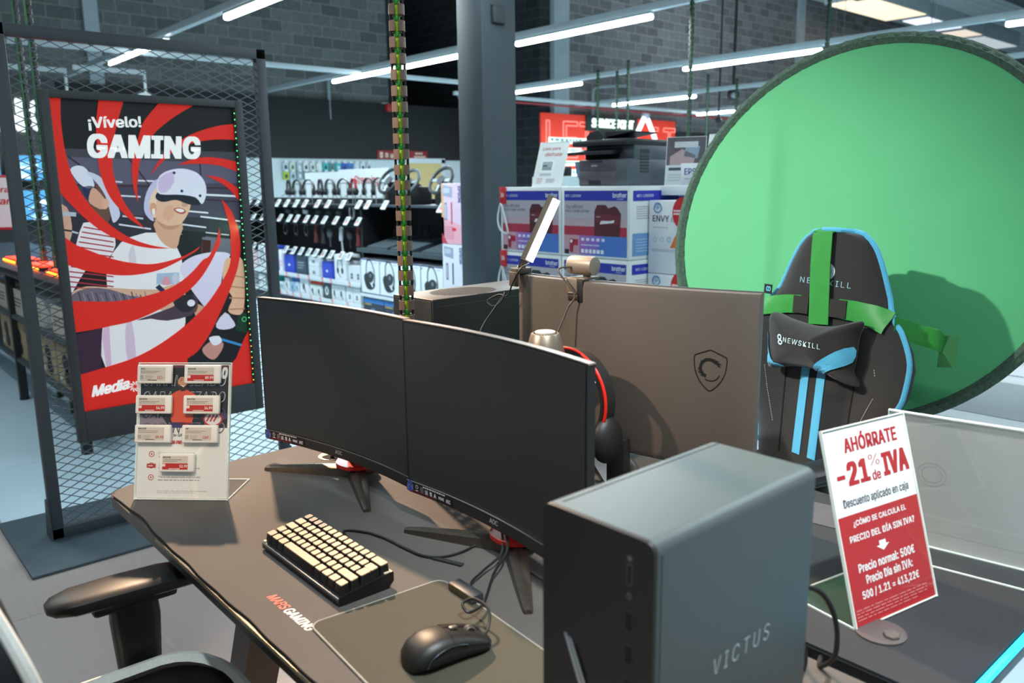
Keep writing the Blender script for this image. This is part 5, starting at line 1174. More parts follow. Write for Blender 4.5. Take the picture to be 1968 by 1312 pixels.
for nm, pts in (('corner_patch', [(-.170, .085), (-.166, .05), (-.145, .02), (-.12, .003), (-.085, .004), (-.115, .025), (-.14, .06), (-.158, .10)]), ('corner_patch', [(.152, .105), (.10, .075), (.06, .04), (.045, .012), (.075, .012), (.11, .035), (.15, .06)])):
    tri = sm2(pts, 3, True); c = (sum(p[0] for p in tri)/len(tri), sum(p[1] for p in tri)/len(tri)); b = MB(); n = len(tri); vs = []
    for f in (1., .75, .5, .25, .03): vs += pilw([(c[0]+(p[0]-c[0])*f, c[1]+(p[1]-c[1])*f) for p in tri])
    b.add(vs, [(k*n+i, k*n+(i+1) % n, (k+1)*n+(i+1) % n, (k+1)*n+i) for k in range(4) for i in range(n)]); part(nm, b, M_TEAL, pil, label='light blue corner patch')
class WrapP(Print):
    def pt(s, x, y, l): return Vector((x, pillow_y(x, y)-.0035-.0005*l, y))
pr = WrapP((0, 0, 0), (1, 0, 0), (0, 1, 0)); pr.text('NEWSKILL', -.060, .089, .138, .015, '#cfe9ee', 1, .004, 0, 1.2); pr.ring(-.077, .101, .009, .009, .0045, '#cfe9ee', 1); pr.ring(-.073, .086, .010, .008, .0045, '#cfe9ee', 1); part('lettering', pr.b, None, pil, smooth=False)

# ================================================================== round green screen strapped to the chair
M_GREEN = mat('screen_green', '#4eae71', .62, noise=.05, nscale=3, sheen=.15)
M_STRAP = mat('strap_green', '#2f8f37', .5, noise=.08, nscale=20, bump=.2, bscale=25)
M_RIM = mat('rim_green', '#3d5546', .7, noise=.35, nscale=120)
gc = Vector((-1.286, 2.618, 1.271)); az, tl = -1.4213, .2623
gn = Vector((math.cos(az)*math.cos(tl), math.sin(az)*math.cos(tl), math.sin(tl))); ga = Vector((0, 0, 1)).cross(gn).normalized(); gb = gn.cross(ga); GR = .645
gs = thing('green_screen', 'big round green screen strapped behind the black fabric chair', 'green screen', tuple(gc))
b = MB(); NR, NA = 26, 96; vs = []; fs = []
def gdisp(x, y): return .010*math.exp(-((x+.30+.10*y)/.035)**2)*(1 if y < .25 else max(0, 1-(y-.25)/.25))+.006*math.sin(3.1*x+1.2*y)-.02*((x*x+y*y)/GR**2)*0+.012*(x*y)/GR**2
for s_ in (1, -1):
    for i in range(NR+1):
        for k in range(NA):
            r = (GR-.02)*i/NR; a = 2*PI*k/NA; x, y = r*math.cos(a), r*math.sin(a); vs.append(ga*x+gb*y+gn*(gdisp(x, y)+.0008*s_))
    o = (NR+1)*NA if s_ < 0 else 0
    for i in range(NR):
        for k in range(NA):
            q = (o+i*NA+k, o+(i+1)*NA+k, o+(i+1)*NA+(k+1) % NA, o+i*NA+(k+1) % NA); fs.append(q if s_ > 0 else q[::-1])
b.add(vs, fs); part('fabric', b, M_GREEN, gs)
b = MB(); b.tube([ga*GR*math.cos(2*PI*k/160)*.985+gb*GR*math.sin(2*PI*k/160)*.985+gn*gdisp(GR*math.cos(2*PI*k/160), GR*math.sin(2*PI*k/160)) for k in range(160)], .010, 8, True); rim = part('rim', b, M_RIM, gs, label='dark green gathered rim')
b = MB()
vs = []
for k in range(320):
    a = 2*PI*k/320; e = .0016*math.sin(k*2.2)+.001*math.sin(k*5.1)
    for r_, o_ in ((GR-.034, .003), (GR-.017, .0125), (GR+.002, .004), (GR+.002, -.006), (GR-.017, -.012), (GR-.034, -.004)): vs.append(ga*r_*math.cos(a)+gb*r_*math.sin(a)+gn*(o_+e+gdisp(GR*math.cos(a), GR*math.sin(a))))
b.add(vs, [(k*6+j, k*6+(j+1) % 6, ((k+1) % 320)*6+(j+1) % 6, ((k+1) % 320)*6+j) for k in range(320) for j in range(6)]); part('rim_binding', b, M_RIM, rim, smooth=True)
def onworldback(pts, lift=.004):
    return [(CW @ Vector((x, backface(x, h, halfw(h))-lift-.003, h)))-gc for x, h in pts]
strip_on([(-.019, .4985), (-.014, .40), (-.004, .30), (.003, .226)], lambda f: .074, .012, M_STRAP, 'strap', gs, 'wide green strap over the top of the chair', tf=onworldback)
b = MB(); tp = [CW @ Vector((-.019, backface(0, .4985, .1)-.013, .4985)), CW @ Vector((-.017, -.02, .512)), CW @ Vector((-.016, .02, .512)), CW @ Vector((-.015, .06, .49)), CW @ Vector((-.01, .10, .40))]
ex = (CW.to_3x3() @ Vector((1, 0, 0))).normalized(); rs = []
for i, p in enumerate(tp): rs.append([p-gc-ex*.037, p-gc+ex*.037, p-gc+ex*.037-Vector((0, 0, .003)), p-gc-ex*.037-Vector((0, 0, .003))])
part('strap_top', b.rings(rs), M_STRAP, gs)
wl = lambda f: .045+.025*f
strip_on([(-.076, .277), (-.13, .272), (-.19, .262), (-.252, .249)], lambda f: .055+.004*f, .007, M_STRAP, 'strap', gs, 'green side strap', tf=onworldback)
strip_on([(.066, .281), (.12, .281), (.18, .276), (.235, .262)], lambda f: .056+.006*f, .007, M_STRAP, 'strap', gs, 'green side strap', tf=onworldback)
for a, c in (((-.105, .275), (-.045, .276)), ((.036, .280), (.096, .281))):
    strip_on([a, ((a[0]+c[0])/2, (a[1]+c[1])/2), c], .052, .0105, mat('velcro_brown', '#2f2926', .9, noise=.25, nscale=900), 'velcro_patch', gs, 'dark brown square patch', tf=onworldback)
for sx, h in ((1, .255), (-1, .245)):
    b = MB(); p0 = CW @ Vector((sx*halfw(h)*1.0, backface(sx*.26, h, .27)-.006, h)); p1 = CW @ Vector((sx*(halfw(h)+.012), .03, h-.02)); p2 = CW @ Vector((sx*.305, .06, h-.03)); p3 = CW @ Vector((sx*.31, .085, h-.045)); uz = Vector((0, 0, .028)); rs = []
    for p in smoothpts([p0, p1, p2, p3], 4): rs.append([p-gc-uz, p-gc+uz, p-gc+uz+Vector((.002, .002, 0)), p-gc-uz+Vector((.002, .002, 0))])
    part('strap_end', b.rings(rs), M_STRAP, gs)
p = CW @ Vector((.325, .088, .195)) - gc
b = MB(); b.prism([(-.022, -.045), (.022, -.04), (.020, .045), (-.024, .042)], p, ga, gb, .002); part('strap_patch', b, mat('patch_green', '#256f35', .7, noise=.1), gs)
# ================================================================== accessory gondola in the background
GY = 4.40
M_GOND = mat('gondola_black', '#101214', .5, noise=.1, nscale=8); M_SHW = mat('shelf_white', '#c9d4d8', .45, noise=.03, nscale=10); M_SHD = mat('shelf_slate', '#39444a', .45, noise=.06, nscale=10)
go = thing('gondola_shelf', 'long black accessory shelf unit with headsets on top and white lower shelves', 'shelf unit', (-8.4, 4.8, 0))
gx0, gx1, gm = -10.6, -5.96, -7.45
part('back_panel', MB().box(gx0, gx1, 4.84, 4.90, 0, 1.30, .004), M_GOND, go, world=True)
for x in (gx0, gm, gx1): part('upright', MB().box(x-.02, x+.02, 4.45, 4.86, 0, 1.28), M_GOND, go, world=True)
part('shelf', MB().box(gx0, gm+.02, 4.44, 4.86, 1.21, 1.235, .003), M_GOND, go, world=True)
part('shelf', MB().box(gm, gx1, 4.42, 4.86, 1.225, 1.25, .003), M_SHD, go, world=True, label='slate shelf under the steering wheels')
part('hook_rail', MB().box(gx0, gm, 4.46, 4.50, 1.035, 1.055), M_GOND, go, world=True)
part('hook_rail', MB().box(gx0, gm, 4.46, 4.50, .655, .685), M_GOND, go, world=True)
for z, y in ((.425, 4.40), (.195, 4.40)):
    s_ = part('shelf', MB().box(gx0, gm, y+.01, 4.86, z-.03, z-.01), M_SHW, go, world=True, label='white shelf with price rail')
    part('price_rail', MB().box(gx0, gm, y, y+.012, z-.045, z+.005, .002), M_SHW, s_, world=True)
b = MB(); b.box(gm, gx1, 4.38, 4.86, .765, .805, .004); part('shelf', b, M_SHD, go, world=True, label='slate shelf under the pedals')
b = MB(); b.box(gm, gx1, 4.40, 4.86, .30, .335, .003); s_ = part('shelf', b, M_SHW, go, world=True, label='white shelf under the wheel boxes')
part('base_plinth', MB().box(gx0, gx1, 4.46, 4.86, 0, .12), M_GOND, go, world=True)
b = MB(); b.box(-9.36, -8.47, 4.83, 4.85, 1.30, 1.60); part('header_panel', b, mat('header_white', '#cfdbdf', .5, noise=.03), go, world=True)
hd = MB(); hd.box(-8.47, -7.46, 4.80, 4.82, 1.30, 1.62); hd = part('header_panel', hd, mat('header_white', '#cfdbdf'), go, world=True)
pr = Print((-8.47, 4.7995, 1.30), (1, 0, 0), (0, 0, 1), .001); pr.text('Streaming', .33, .13, .50, .12, '#c02a30', 1, .015, .2); part('header_lettering', pr.b, None, hd, world=True, smooth=False)
# electronic price tags along the edges
def etag(x, y, z, red, label, group, w=.078, h=.098):
    t = thing('price_tag', label, 'price tag', (x, y, z), 0, group); tl_ = math.radians(32)
    up = Vector((.10, math.sin(tl_), math.cos(tl_))).normalized(); exx = Vector((1, 0, 0)); nn = exx.cross(up).normalized(); rot = Matrix((exx, -nn, up)).transposed().to_4x4()
    b = MB(); b.box(-w/2, w/2, -.006, .006, 0, h, .003, 2, mtx=rot); part('housing', b, mat('etag_white', '#e4ecef', .4, noise=.02), t)
    p = Print(nn*.0064+up*0, exx, up, .0004); p.rect(-w*.34, h*.2, w*.34, h*.88, '#949fa3', 1); p.rect(-w*.3, h*.55, -w*.02, h*.62, '#3d4448', 2); p.scribble(-w*.3, h*.66, w*.28, h*.84, 2, '#7d888c', 2)
    if red: p.rect(-w*.30, h*.22, w*.32, h*.46, '#b3262c', 2); p.scribble(-w*.2, h*.26, w*.26, h*.42, 1, '#e8d9d8', 3)
    part('display', p.b, None, t, smooth=False)
    b = MB(); b.box(-.008, .008, .0, .05, -.012, .006); part('clip', b, mat('clip_black', '#111314', .5, noise=.1), t)
R1 = [-10.081, -9.834, -9.267, -9.034, -8.797, -8.58, -8.287, -8.053, -7.739, -7.463+.05, -7.239, -6.92]
for i, x in enumerate(R1): etag(x, GY-.02, 1.205, i in (5, 6, 7, 10), 'white price tag on the top shelf edge, %s from the left' % ORD[i], 'price tags on the top shelf edge')
etag(-5.99, GY-.02, 1.19, True, 'white price tag under the right steering wheel, beside the tall pink box', 'price tags on the top shelf edge')
R2 = [-10.019, -9.758, -9.272, -9.031, -8.845, -8.607, -8.409, -8.187, -7.939, -7.701, -7.472]
for i, x in enumerate(R2): etag(x, GY+.0, 1.03, i in (2, 4, 5, 6, 8, 9, 10), 'white price tag on the second row of hooks, %s from the left' % ORD[i], 'price tags on the second row')
R3 = [-10.07, -9.851, -9.639, -9.179, -8.967, -8.781, -8.595, -8.426, -8.249, -8.078, -7.861, -7.689]
for i, x in enumerate(R3): etag(x, GY+.0, .655, i in (2, 8, 10), 'white price tag on the third row, %s from the left' % ORD[i], 'price tags on the third row')
# headsets on stands, top shelf
def shop_headset(x, i, col, acc, tilt, label):
    t = thing('headset', label, 'headset', (x, 4.60, 1.235), tilt, 'headsets on the top shelf')
    r = .078; H0 = .185
    b = MB(); rs = []
    for k in range(25):
        a = math.radians(-8+196*k/24); c = Vector((r*math.cos(a), 0, H0+r*1.12*math.sin(a))); d = Vector((math.cos(a), 0, math.sin(a))); rs.append([c+Vector((0, -.014, 0)), c+Vector((0, .014, 0)), c+Vector((0, .014, 0))+d*.011, c+Vector((0, -.014, 0))+d*.011])
    part('headband', b.rings(rs), mat('head_%s' % col.lstrip('#'), col, .5, noise=.1), t)
    for sx in (-1, 1):
        b = MB(); b.sphere((sx*.074, 0, H0-.045), .042, (.5, .85, 1.05), 14); part('ear_cup', b, mat('head_%s' % acc.lstrip('#'), acc, .45, noise=.1), t)
    b = MB(); b.tube(smoothpts([(-.072, -.03, H0-.07), (-.06, -.07, H0-.09), (-.02, -.085, H0-.10)], 4), .0035, 6); part('microphone_arm', b, mat('head_111315', '#111315'), t)
    b = MB(); b.box(-.055, .055, -.06, .06, 0, .006); b.box(-.05, -.044, -.004, .004, .006, H0+.05); b.box(.044, .05, -.004, .004, .006, H0+.05); b.box(-.05, .05, -.004, .004, H0+.04, H0+.052); part('stand', b, mat('rest_grey', '#7f8c92', .3, noise=.05, metal=.3), t)
hx = [-9.349, -9.13, -8.842, -8.56, -8.337, -8.037, -7.826, -7.519, -7.312]
hc = [('#1b1d20', '#15171a'), ('#22262a', '#2b2f33'), ('#17191c', '#202328'), ('#2a3036', '#15171a'), ('#3a3f44', '#1a1c1f'), ('#1d2023', '#2d3236'), ('#8d1f24', '#141517'), ('#16181a', '#16181a'), ('#343a40', '#1b1e22')]
hl = ['black headset at the left end of the top shelf, beside the grey post', 'second headset from the left on the top shelf', 'third headset from the left, in front of the white header panel', 'dark grey headset with angular band, fourth from the left', 'grey headset with flat band, fifth from the left on the top shelf', 'black headset left of the red one on the top shelf', 'headset with a red band and black cups on the top shelf', 'black headset under the red word on the header', 'grey banded headset right beside the left steering wheel']
for i, x in enumerate(hx): shop_headset(x, i, *hc[i], (-.25, .15, .35)[i % 3], hl[i])
# steering wheels on bases
def wheel(x, z, label, rim, dz):
    t = thing('steering_wheel', label, 'steering wheel', (x, 4.58, 1.25), 0, 'steering wheels on the top shelf')
    ax = Vector((.05, -.84, .54)).normalized(); u = Vector((0, 0, 1)).cross(ax).normalized(); v = ax.cross(u); c = Vector((.0, -.06, .225+dz)); r = .138
    b = MB(); b.tube([c+u*r*math.cos(2*PI*k/36)+v*r*math.sin(2*PI*k/36)*(.97) for k in range(36)], .0165, 10, True); w = part('rim', b, mat('wheel_'+rim.lstrip('#'), rim, .45, noise=.08), t)
    b = MB(); b.tube([c-ax*.03, c+ax*.012], .047, 20)
    part('hub', b, mat('wheel_hub', '#33393d', .4, metal=.3, noise=.06), t)
    for a in (0, PI, -PI/2):
        b = MB(); d = u*math.cos(a)+v*math.sin(a); b.beam(c+d*.035, c+d*r*.97, .03, .008, up=ax); part('spoke', b, mat('spoke_steel', '#9aa6ac', .3, metal=.6, noise=.05), t)
    b = MB(); b.cbox((-.03, .06, .085), (.26, .24, .17), (0, 0, -.4), .02, 3); b.beam(c-ax*.02, c-ax*.14, .08, .08); part('base_unit', b, mat('wheel_base', '#181b1d', .45, noise=.08), t)
wheel(-7.0, 1.2, 'left steering wheel on the top shelf, beside the last headset', '#23282b', .005)
wheel(-6.66, 1.2, 'middle steering wheel, half hidden by the brown cable spine', '#48545a', -.01)
wheel(-6.13, 1.2, 'right steering wheel, above the tall pink box', '#2b3236', .0)
# pedal sets on the lower slate shelf
for x, lb, f in ((-7.12, 'left pedal set, dark pedals on a grey slope', '#2c3236'), (-6.68, 'middle pedal set, mostly behind the brown cable spine', '#242a2e'), (-6.14, 'right pedal set with two bright metal pedals', '#9fabb0')):
    t = thing('pedal_set', lb, 'pedals', (x, 4.62, .805), 0, 'pedal sets on the slate shelf')
    b = MB(); b.prism([(-.20, 0), (.20, 0), (.20, .015), (-.20, .11)][::-1] if False else [(-.20, 0), (.20, 0), (.20, .12), (-.20, .02)], (-.19, 0, 0), (0, 1, 0), (0, 0, 1), .38); part('base', b, mat('pedal_base', '#46545b', .45, noise=.06), t)
    for k, sx in enumerate((-.10, .02) if f != '#9fabb0' else (-.06, .06)):
        b = MB(); b.cbox((sx, .10, .19), (.05, .016, .13), (-.35, 0, 0), .006); b.beam((sx, .13, .08), (sx, .12, .2), .014, .01, up=(0, 1, 0)); p_ = part('pedal', b, mat('pedal_'+f.lstrip('#'), f, .3, metal=.5, noise=.06), t)
        if f == '#9fabb0':
            b = MB(); b.cbox((sx, .072, .143), (.048, .012, .03), (-.35, 0, 0), .003); part('red_pad', b, mat('pedal_red', '#c8282c', .4, noise=.05), p_)
# cartons
def carton(name, label, cat, x0, x1, y0, y1, z0, z1, col='#d9dfe2', group=None, front=None, side=None, world=True, rot=0.):
    t = thing(name, label, cat, (x0, y0, z0), rot, group); w, d, h = x1-x0, y1-y0, z1-z0
    part('carton', MB().box(0, w, 0, d, 0, h, min(.004, w*.03)), mat('carton_'+col.lstrip('#'), col, .6, noise=.02, nscale=6), t)
    if front: p = Print((0, -.0006, 0), (1, 0, 0), (0, 0, 1), .0005); front(p, w, h); part('front_print', p.b, None, t, smooth=False)
    if side: p = Print((w+.0006, 0, 0), (0, 1, 0), (0, 0, 1), .0005); side(p, d, h); part('side_print', p.b, None, t, smooth=False)
    return t
def wheelbox(p, w, h):
    p.rect(.004, .004, w-.004, h-.004, '#d6dee6', 1); p.rect(0, h-.012, w, h, '#24346e', 2); p.rect(0, 0, w, .012, '#24346e', 2); p.rect(0, 0, .008, h, '#3a4c8c', 2)
    cx, cz = w*.48, h*.55; q = sm2([(cx-.11, cz-.02), (cx-.06, cz-.14), (cx+.05, cz-.145), (cx+.10, cz-.10), (cx+.06, cz-.01), (cx-.02, cz+.03)], 4, True); p.poly(q, '#23272c', 2)
    for s in range(1): p.poly([(cx+.02+.085*math.cos(a)*1.0-.02*math.sin(a), cz+.02+.145*math.sin(a)) for a in [2*PI*k/30 for k in range(30)]]+[], '#1b1f23', 3)
    p.poly([(cx+.02+.068*math.cos(a)-.016*math.sin(a), cz+.025+.122*math.sin(a)) for a in [2*PI*k/30 for k in range(30)]], '#cfd7de', 4); p.poly(sm2([(cx-.05, cz), (cx+.02, cz+.04), (cx+.085, cz+.01), (cx+.07, cz-.05), (cx+.02, cz-.08), (cx-.03, cz-.06)], 3, True), '#2b3036', 5)
    p.ell(cx+.02, cz-.005, .018, .02, '#737d85', 6); p.line((cx+.03, cz-.09), (cx+.06, cz-.12), .02, '#e6ebee', 6); p.rect(.016, h-.04, .03, h-.024, '#2a2f36', 2); p.scribble(w*.72, h-.04, w*.92, h-.028, 1, '#6f7880', 2); p.scribble(w*.4, .04, w*.6, .055, 1, '#8f979e', 2)
for i, lb in enumerate(('white wheel box at the left end of the lower slate bay', 'second white wheel box, next to the leftmost one', 'third white wheel box, half behind the brown cable spine', 'rightmost white wheel box, beside the tall white box')):
    x0 = -7.425+.362*i; carton('wheel_box', lb, 'box', x0, x0+.355, 4.405, 4.70, .335, .697, '#d3dbe2', 'boxed steering wheels', wheelbox)
def bluebox(p, w, h): p.rect(0, h*.72, w, h, '#2f74b8', 1); p.rect(0, 0, w, h*.72, '#2b3340', 1); p.text('PowerA' if False else 'GAMING', w*.05, h*.58, w*.35, h*.12, '#c9a86a', 2, .03); p.poly([(w*.3, h*.1), (w*.6, h*.1), (w*.55, h*.4), (w*.4, h*.4)], '#5d7c96', 2)
for i, lb in enumerate(('blue and black box under the wheel boxes, left', 'blue and black box under the wheel boxes, second', 'blue and black box under the wheel boxes, third')):
    carton('accessory_box', lb, 'box', -7.42+.40*i, -7.03+.40*i, 4.42, 4.7, .12, .285, '#2b3340', 'boxes under the wheel boxes', bluebox)
# boxes on the two white shelves
def gpr(bgc, mark, kind):
    def f(p, w, h):
        p.rect(.003, .003, w-.003, h-.003, bgc, 1)
        if kind == 'sq': p.rect(w*.38, h*.3, w*.64, h*.55, mark, 2); p.rect(w*.46, h*.38, w*.56, h*.47, bgc, 3)
        elif kind == 'two':
            for k in (.25, .75): p.rect(w*(k-.08), h*.25, w*(k+.08), h*.55, mark, 2); p.rect(w*(k-.03), h*.34, w*(k+.03), h*.46, bgc, 3)
        elif kind == 'ear': p.ell(w*.42, h*.5, w*.14, h*.2, mark, 2); p.line((w*.48, h*.45), (w*.62, h*.15), w*.10, mark, 2)
        elif kind == 'head': p.ring(w*.5, h*.58, w*.24, h*.3, w*.06, mark, 2, -20, 200); p.ell(w*.3, h*.4, w*.10, h*.12, mark, 2); p.ell(w*.7, h*.4, w*.10, h*.12, mark, 2); p.line((w*.3, h*.32), (w*.55, h*.15), w*.05, mark, 2)
        elif kind == 'ring': p.ring(w*.5, h*.55, w*.22, h*.28, w*.11, mark, 2)
        elif kind == 'band': p.rect(0, h*.78, w, h, mark, 2); p.scribble(w*.2, h*.3, w*.8, h*.55, 2, '#5a646c', 2)
        elif kind == 'logo': p.rect(w*.4, h*.42, w*.58, h*.54, mark, 2)
        else: p.scribble(w*.15, h*.3, w*.85, h*.7, 3, mark, 2)
    return f
SH1 = [(-10.5, .13, .20, '#cfd8dd', '#30363c', 'ear', 'small white earbud box at the far left of the upper white shelf'), (-10.2, .16, .22, '#d9c9cc', '#aa3333', 'txt', 'pale pink box on the upper white shelf behind the mesh'), (-9.95, .20, .30, '#cdd6dc', '#2d3338', 'head', 'tall white headset box behind the mesh on the upper white shelf'), (-9.70, .17, .30, '#2f47b5', '#cfd6ee', 'logo', 'blue box seen through the mesh on the upper white shelf'),
       (-9.38, .08, .27, '#e3e6ea', '#c2262c', 'two', 'narrow white and red box right of the grey post'), (-9.24, .26, .215, '#2b45b8', '#dfe5f4', 'logo', 'wide blue box on the upper white shelf, left'), (-8.93, .24, .235, '#3a4a56', '#8fa3ae', 'txt', 'dark slate box between the blue box and the white stack'), (-8.62, .235, .125, '#ccd5da', '#15181b', 'sq', 'lower of two stacked white boxes with a black square'), (-8.30, .22, .19, '#2b45b8', '#dfe5f4', 'logo', 'smaller blue box on the upper white shelf, right'), (-8.02, .24, .29, '#d5dce2', '#23282c', 'head', 'tall white headset box on the upper white shelf, center'), (-7.72, .26, .19, '#cbd5da', '#15181b', 'two', 'wide white box with two black squares, end of the upper white shelf')]
for x, w, h, c, m_, k, lb in SH1: carton('accessory_box', lb, 'box', x, x+w, 4.43, 4.62, .415, .415+h, c, 'boxes on the upper white shelf', gpr(c, m_, k))
carton('accessory_box', 'upper of two stacked white boxes with a black square', 'box', -8.62, -8.385, 4.43, 4.62, .54, .665, '#d3dbdf', 'boxes on the upper white shelf', gpr('#d3dbdf', '#15181b', 'sq'))
SH2 = [(-10.4, .18, .17, '#d6dde2', '#2f353a', 'ear', 'white earbud box at the far left of the lower white shelf'), (-10.0, .18, .17, '#cfd8dd', '#30363c', 'two', 'white box with two dark marks behind the mesh, lower shelf'), (-9.75, .20, .16, '#3cc9c4', '#186f70', 'ear', 'turquoise box behind the mesh on the lower white shelf'), (-9.42, .13, .11, '#bfd0d8', '#3a4046', 'txt', 'small pale box right of the grey post on the lower shelf'), (-9.26, .12, .17, '#d6dde2', '#25292d', 'ear', 'white box with a dark pen shape on the lower shelf'), (-9.11, .10, .14, '#8fb4d2', '#2b3a55', 'ear', 'light blue box on the lower white shelf'), (-8.99, .10, .14, '#c2d3df', '#2b3a55', 'ear', 'pale blue twin box on the lower white shelf'), (-8.86, .21, .20, '#d8dfe4', '#3d444a', 'ear', 'large white box with a dark stick on the lower shelf'), (-8.62, .14, .145, '#cdd8d8', '#2c3236', 'ear', 'white box with green lid and black earbud, left of two'), (-8.47, .14, .145, '#cdd8d8', '#2c3236', 'ear', 'white box with green lid and black earbud, right of two'), (-8.31, .18, .18, '#3c4a4c', '#dfe6e6', 'ring', 'dark box with a white ring and a green edge'), (-8.11, .14, .18, '#d3dbdf', '#3b4a40', 'ear', 'white box with a dark green leaf shape, left'), (-7.96, .14, .18, '#d3dbdf', '#3b4a40', 'ear', 'white box with a dark green leaf shape, right'), (-7.79, .14, .18, '#d6dde1', '#1d2124', 'sq', 'white box with a dark square at the lower shelf end, left'), (-7.64, .14, .18, '#d6dde1', '#1d2124', 'sq', 'white box with a dark square at the lower shelf end, right')]
for x, w, h, c, m_, k, lb in SH2: carton('accessory_box', lb, 'box', x, x+w, 4.43, 4.58, .185, .185+h, c, 'boxes on the lower white shelf', gpr(c, m_, k))
carton('accessory_box', 'flat orange-red box lying across two boxes on the lower shelf', 'box', -8.62, -8.33, 4.44, 4.58, .332, .365, '#c9401e', 'boxes on the lower white shelf')
carton('accessory_box', 'flat bright blue box lying on the light blue twin boxes', 'box', -9.11, -8.88, 4.45, 4.58, .326, .362, '#2f6fb5', 'boxes on the lower white shelf')
for i, (x, c) in enumerate(((-9.45, '#3d2f7a'), (-9.1, '#5a2a80'), (-8.6, '#1d2a22'), (-8.1, '#2a3a2a'), (-7.75, '#a3242a'))):
    carton('accessory_box', '%s box in the dark row beneath the lower white shelf' % ('violet', 'purple', 'black', 'dark green', 'red')[i], 'box', x, x+.28, 4.46, 4.6, .12, .15, c, 'boxes beneath the lower white shelf')
# small red price clips on the white rails
b = MB()
for i, (x, z) in enumerate([(-9.14, .425), (-8.84, .425), (-8.58, .425), (-8.26, .425), (-8.06, .425), (-7.66, .425), (-9.33, .195), (-9.16, .195), (-9.0, .195), (-8.80, .195), (-8.55, .195), (-8.33, .195), (-8.05, .195), (-7.72, .195)]):
    t = thing('price_clip', 'small red and white price clip on the %s white rail, %s from the left' % ('upper' if z > .3 else 'lower', ORD[i if i < 6 else i-6]), 'price clip', (x, 4.399, z-.05), 0, 'red price clips on the white rails')
    q = MB(); q.box(-.016, .016, -.004, .0, 0, .055, .001); part('clip', q, mat('clip_red', '#c8353c', .5, noise=.05), t); q = MB(); q.box(-.009, .009, -.0048, -.0038, .012, .044); part('label_card', q, mat('clip_pale', '#e6d5d7', .5, noise=.03), t)
# hanging headsets and grips on the two hook rows
def hanger(x, z, kind, col, label, grp):
    t = thing('hanging_accessory', label, 'accessory', (x, 4.55, z), 0, grp)
    mm = mat('hang_'+col.lstrip('#'), col, .5, noise=.1)
    b = MB(); b.tube([(0, .25, .02), (0, -.06, .02), (0, -.065, .03)], .003, 6); part('hook', b, mat('hook_steel', '#7e878b', .3, metal=.7, noise=.05), t)
    if kind == 'ring': b = MB(); b.tube([(.045*math.cos(2*PI*k/24), 0, -.05+.07*math.sin(2*PI*k/24)) for k in range(24)], .011, 8, True); part('loop', b, mm, t)
    elif kind == 'grip':
        b = MB(); b.lathe([(.015, 0), (.026, -.03), (.024, -.14), (.035, -.18), (.03, -.20), (.001, -.205)], (0, 0, .015), n=14); part('grip', b, mm, t)
    elif kind == 'round': b = MB(); b.sphere((0, 0, -.07), .05, (1, .6, 1.15), 14); b.cyl((0, 0, -.12), (0, 0, -.22), .008, n=8); part('head', b, mm, t)
    elif kind == 'stick': b = MB(); b.cbox((0, 0, -.07), (.05, .04, .16), (0, .15, 0), .018, 3); b.cyl((.01, 0, -.15), (.02, 0, -.27), .009, n=8); part('body', b, mm, t)
    else: b = MB(); b.cbox((0, 0, -.03), (.08, .02, .05), (0, .2, .3), .006); part('body', b, mm, t)
for x, k, c, lb in ((-9.3, 'flat', '#4c565b', 'grey flat piece hanging between the first and second tag rows, left'), (-9.08, 'flat', '#33393d', 'dark flat piece hanging second between the tag rows'), (-8.86, 'flat', '#d9dedf', 'white oval piece hanging between the tag rows'), (-8.55, 'flat', '#3b4145', 'dark piece hanging right of the white oval'), (-8.3, 'flat', '#30363a', 'dark clip hanging in the middle between the tag rows'), (-8.08, 'flat', '#4a4f52', 'grey wedge hanging left of the white ring'), (-7.80, 'ring', '#d5dcde', 'white ring hanging between the first and second tag rows'), (-7.56, 'flat', '#6b6257', 'brownish piece hanging right of the white ring')):
    hanger(x, 1.175 if k != 'ring' else 1.21, k, c, lb, 'pieces hanging on the first hook row')
for x, k, c, lb in ((-9.4, 'ring', '#22262a', 'black loop hanging under the second tag row, left of the post'), (-9.12, 'ring', '#1c2023', 'black loop hanging under the second tag row, right of the post'), (-8.86, 'ring', '#2a3036', 'dark oval loop hanging under the white oval'), (-8.62, 'grip', '#5a2529', 'dark red grip hanging on the second hook row, left'), (-8.45, 'grip', '#2b2b2c', 'dark grip hanging right of the dark red one'), (-8.30, 'round', '#52585c', 'grey round head hanging on the second hook row'), (-8.05, 'stick', '#c5cfd3', 'white stick hanging on the second hook row'), (-7.86, 'round', '#262a2d', 'dark round head hanging right of the white stick'), (-7.68, 'grip', '#6a2a2a', 'red brown grip hanging on the second hook row, right'), (-7.52, 'grip', '#3d2f2c', 'brown grip at the right end of the second hook row')):
    hanger(x, .985, k, c, lb, 'pieces hanging on the second hook row')

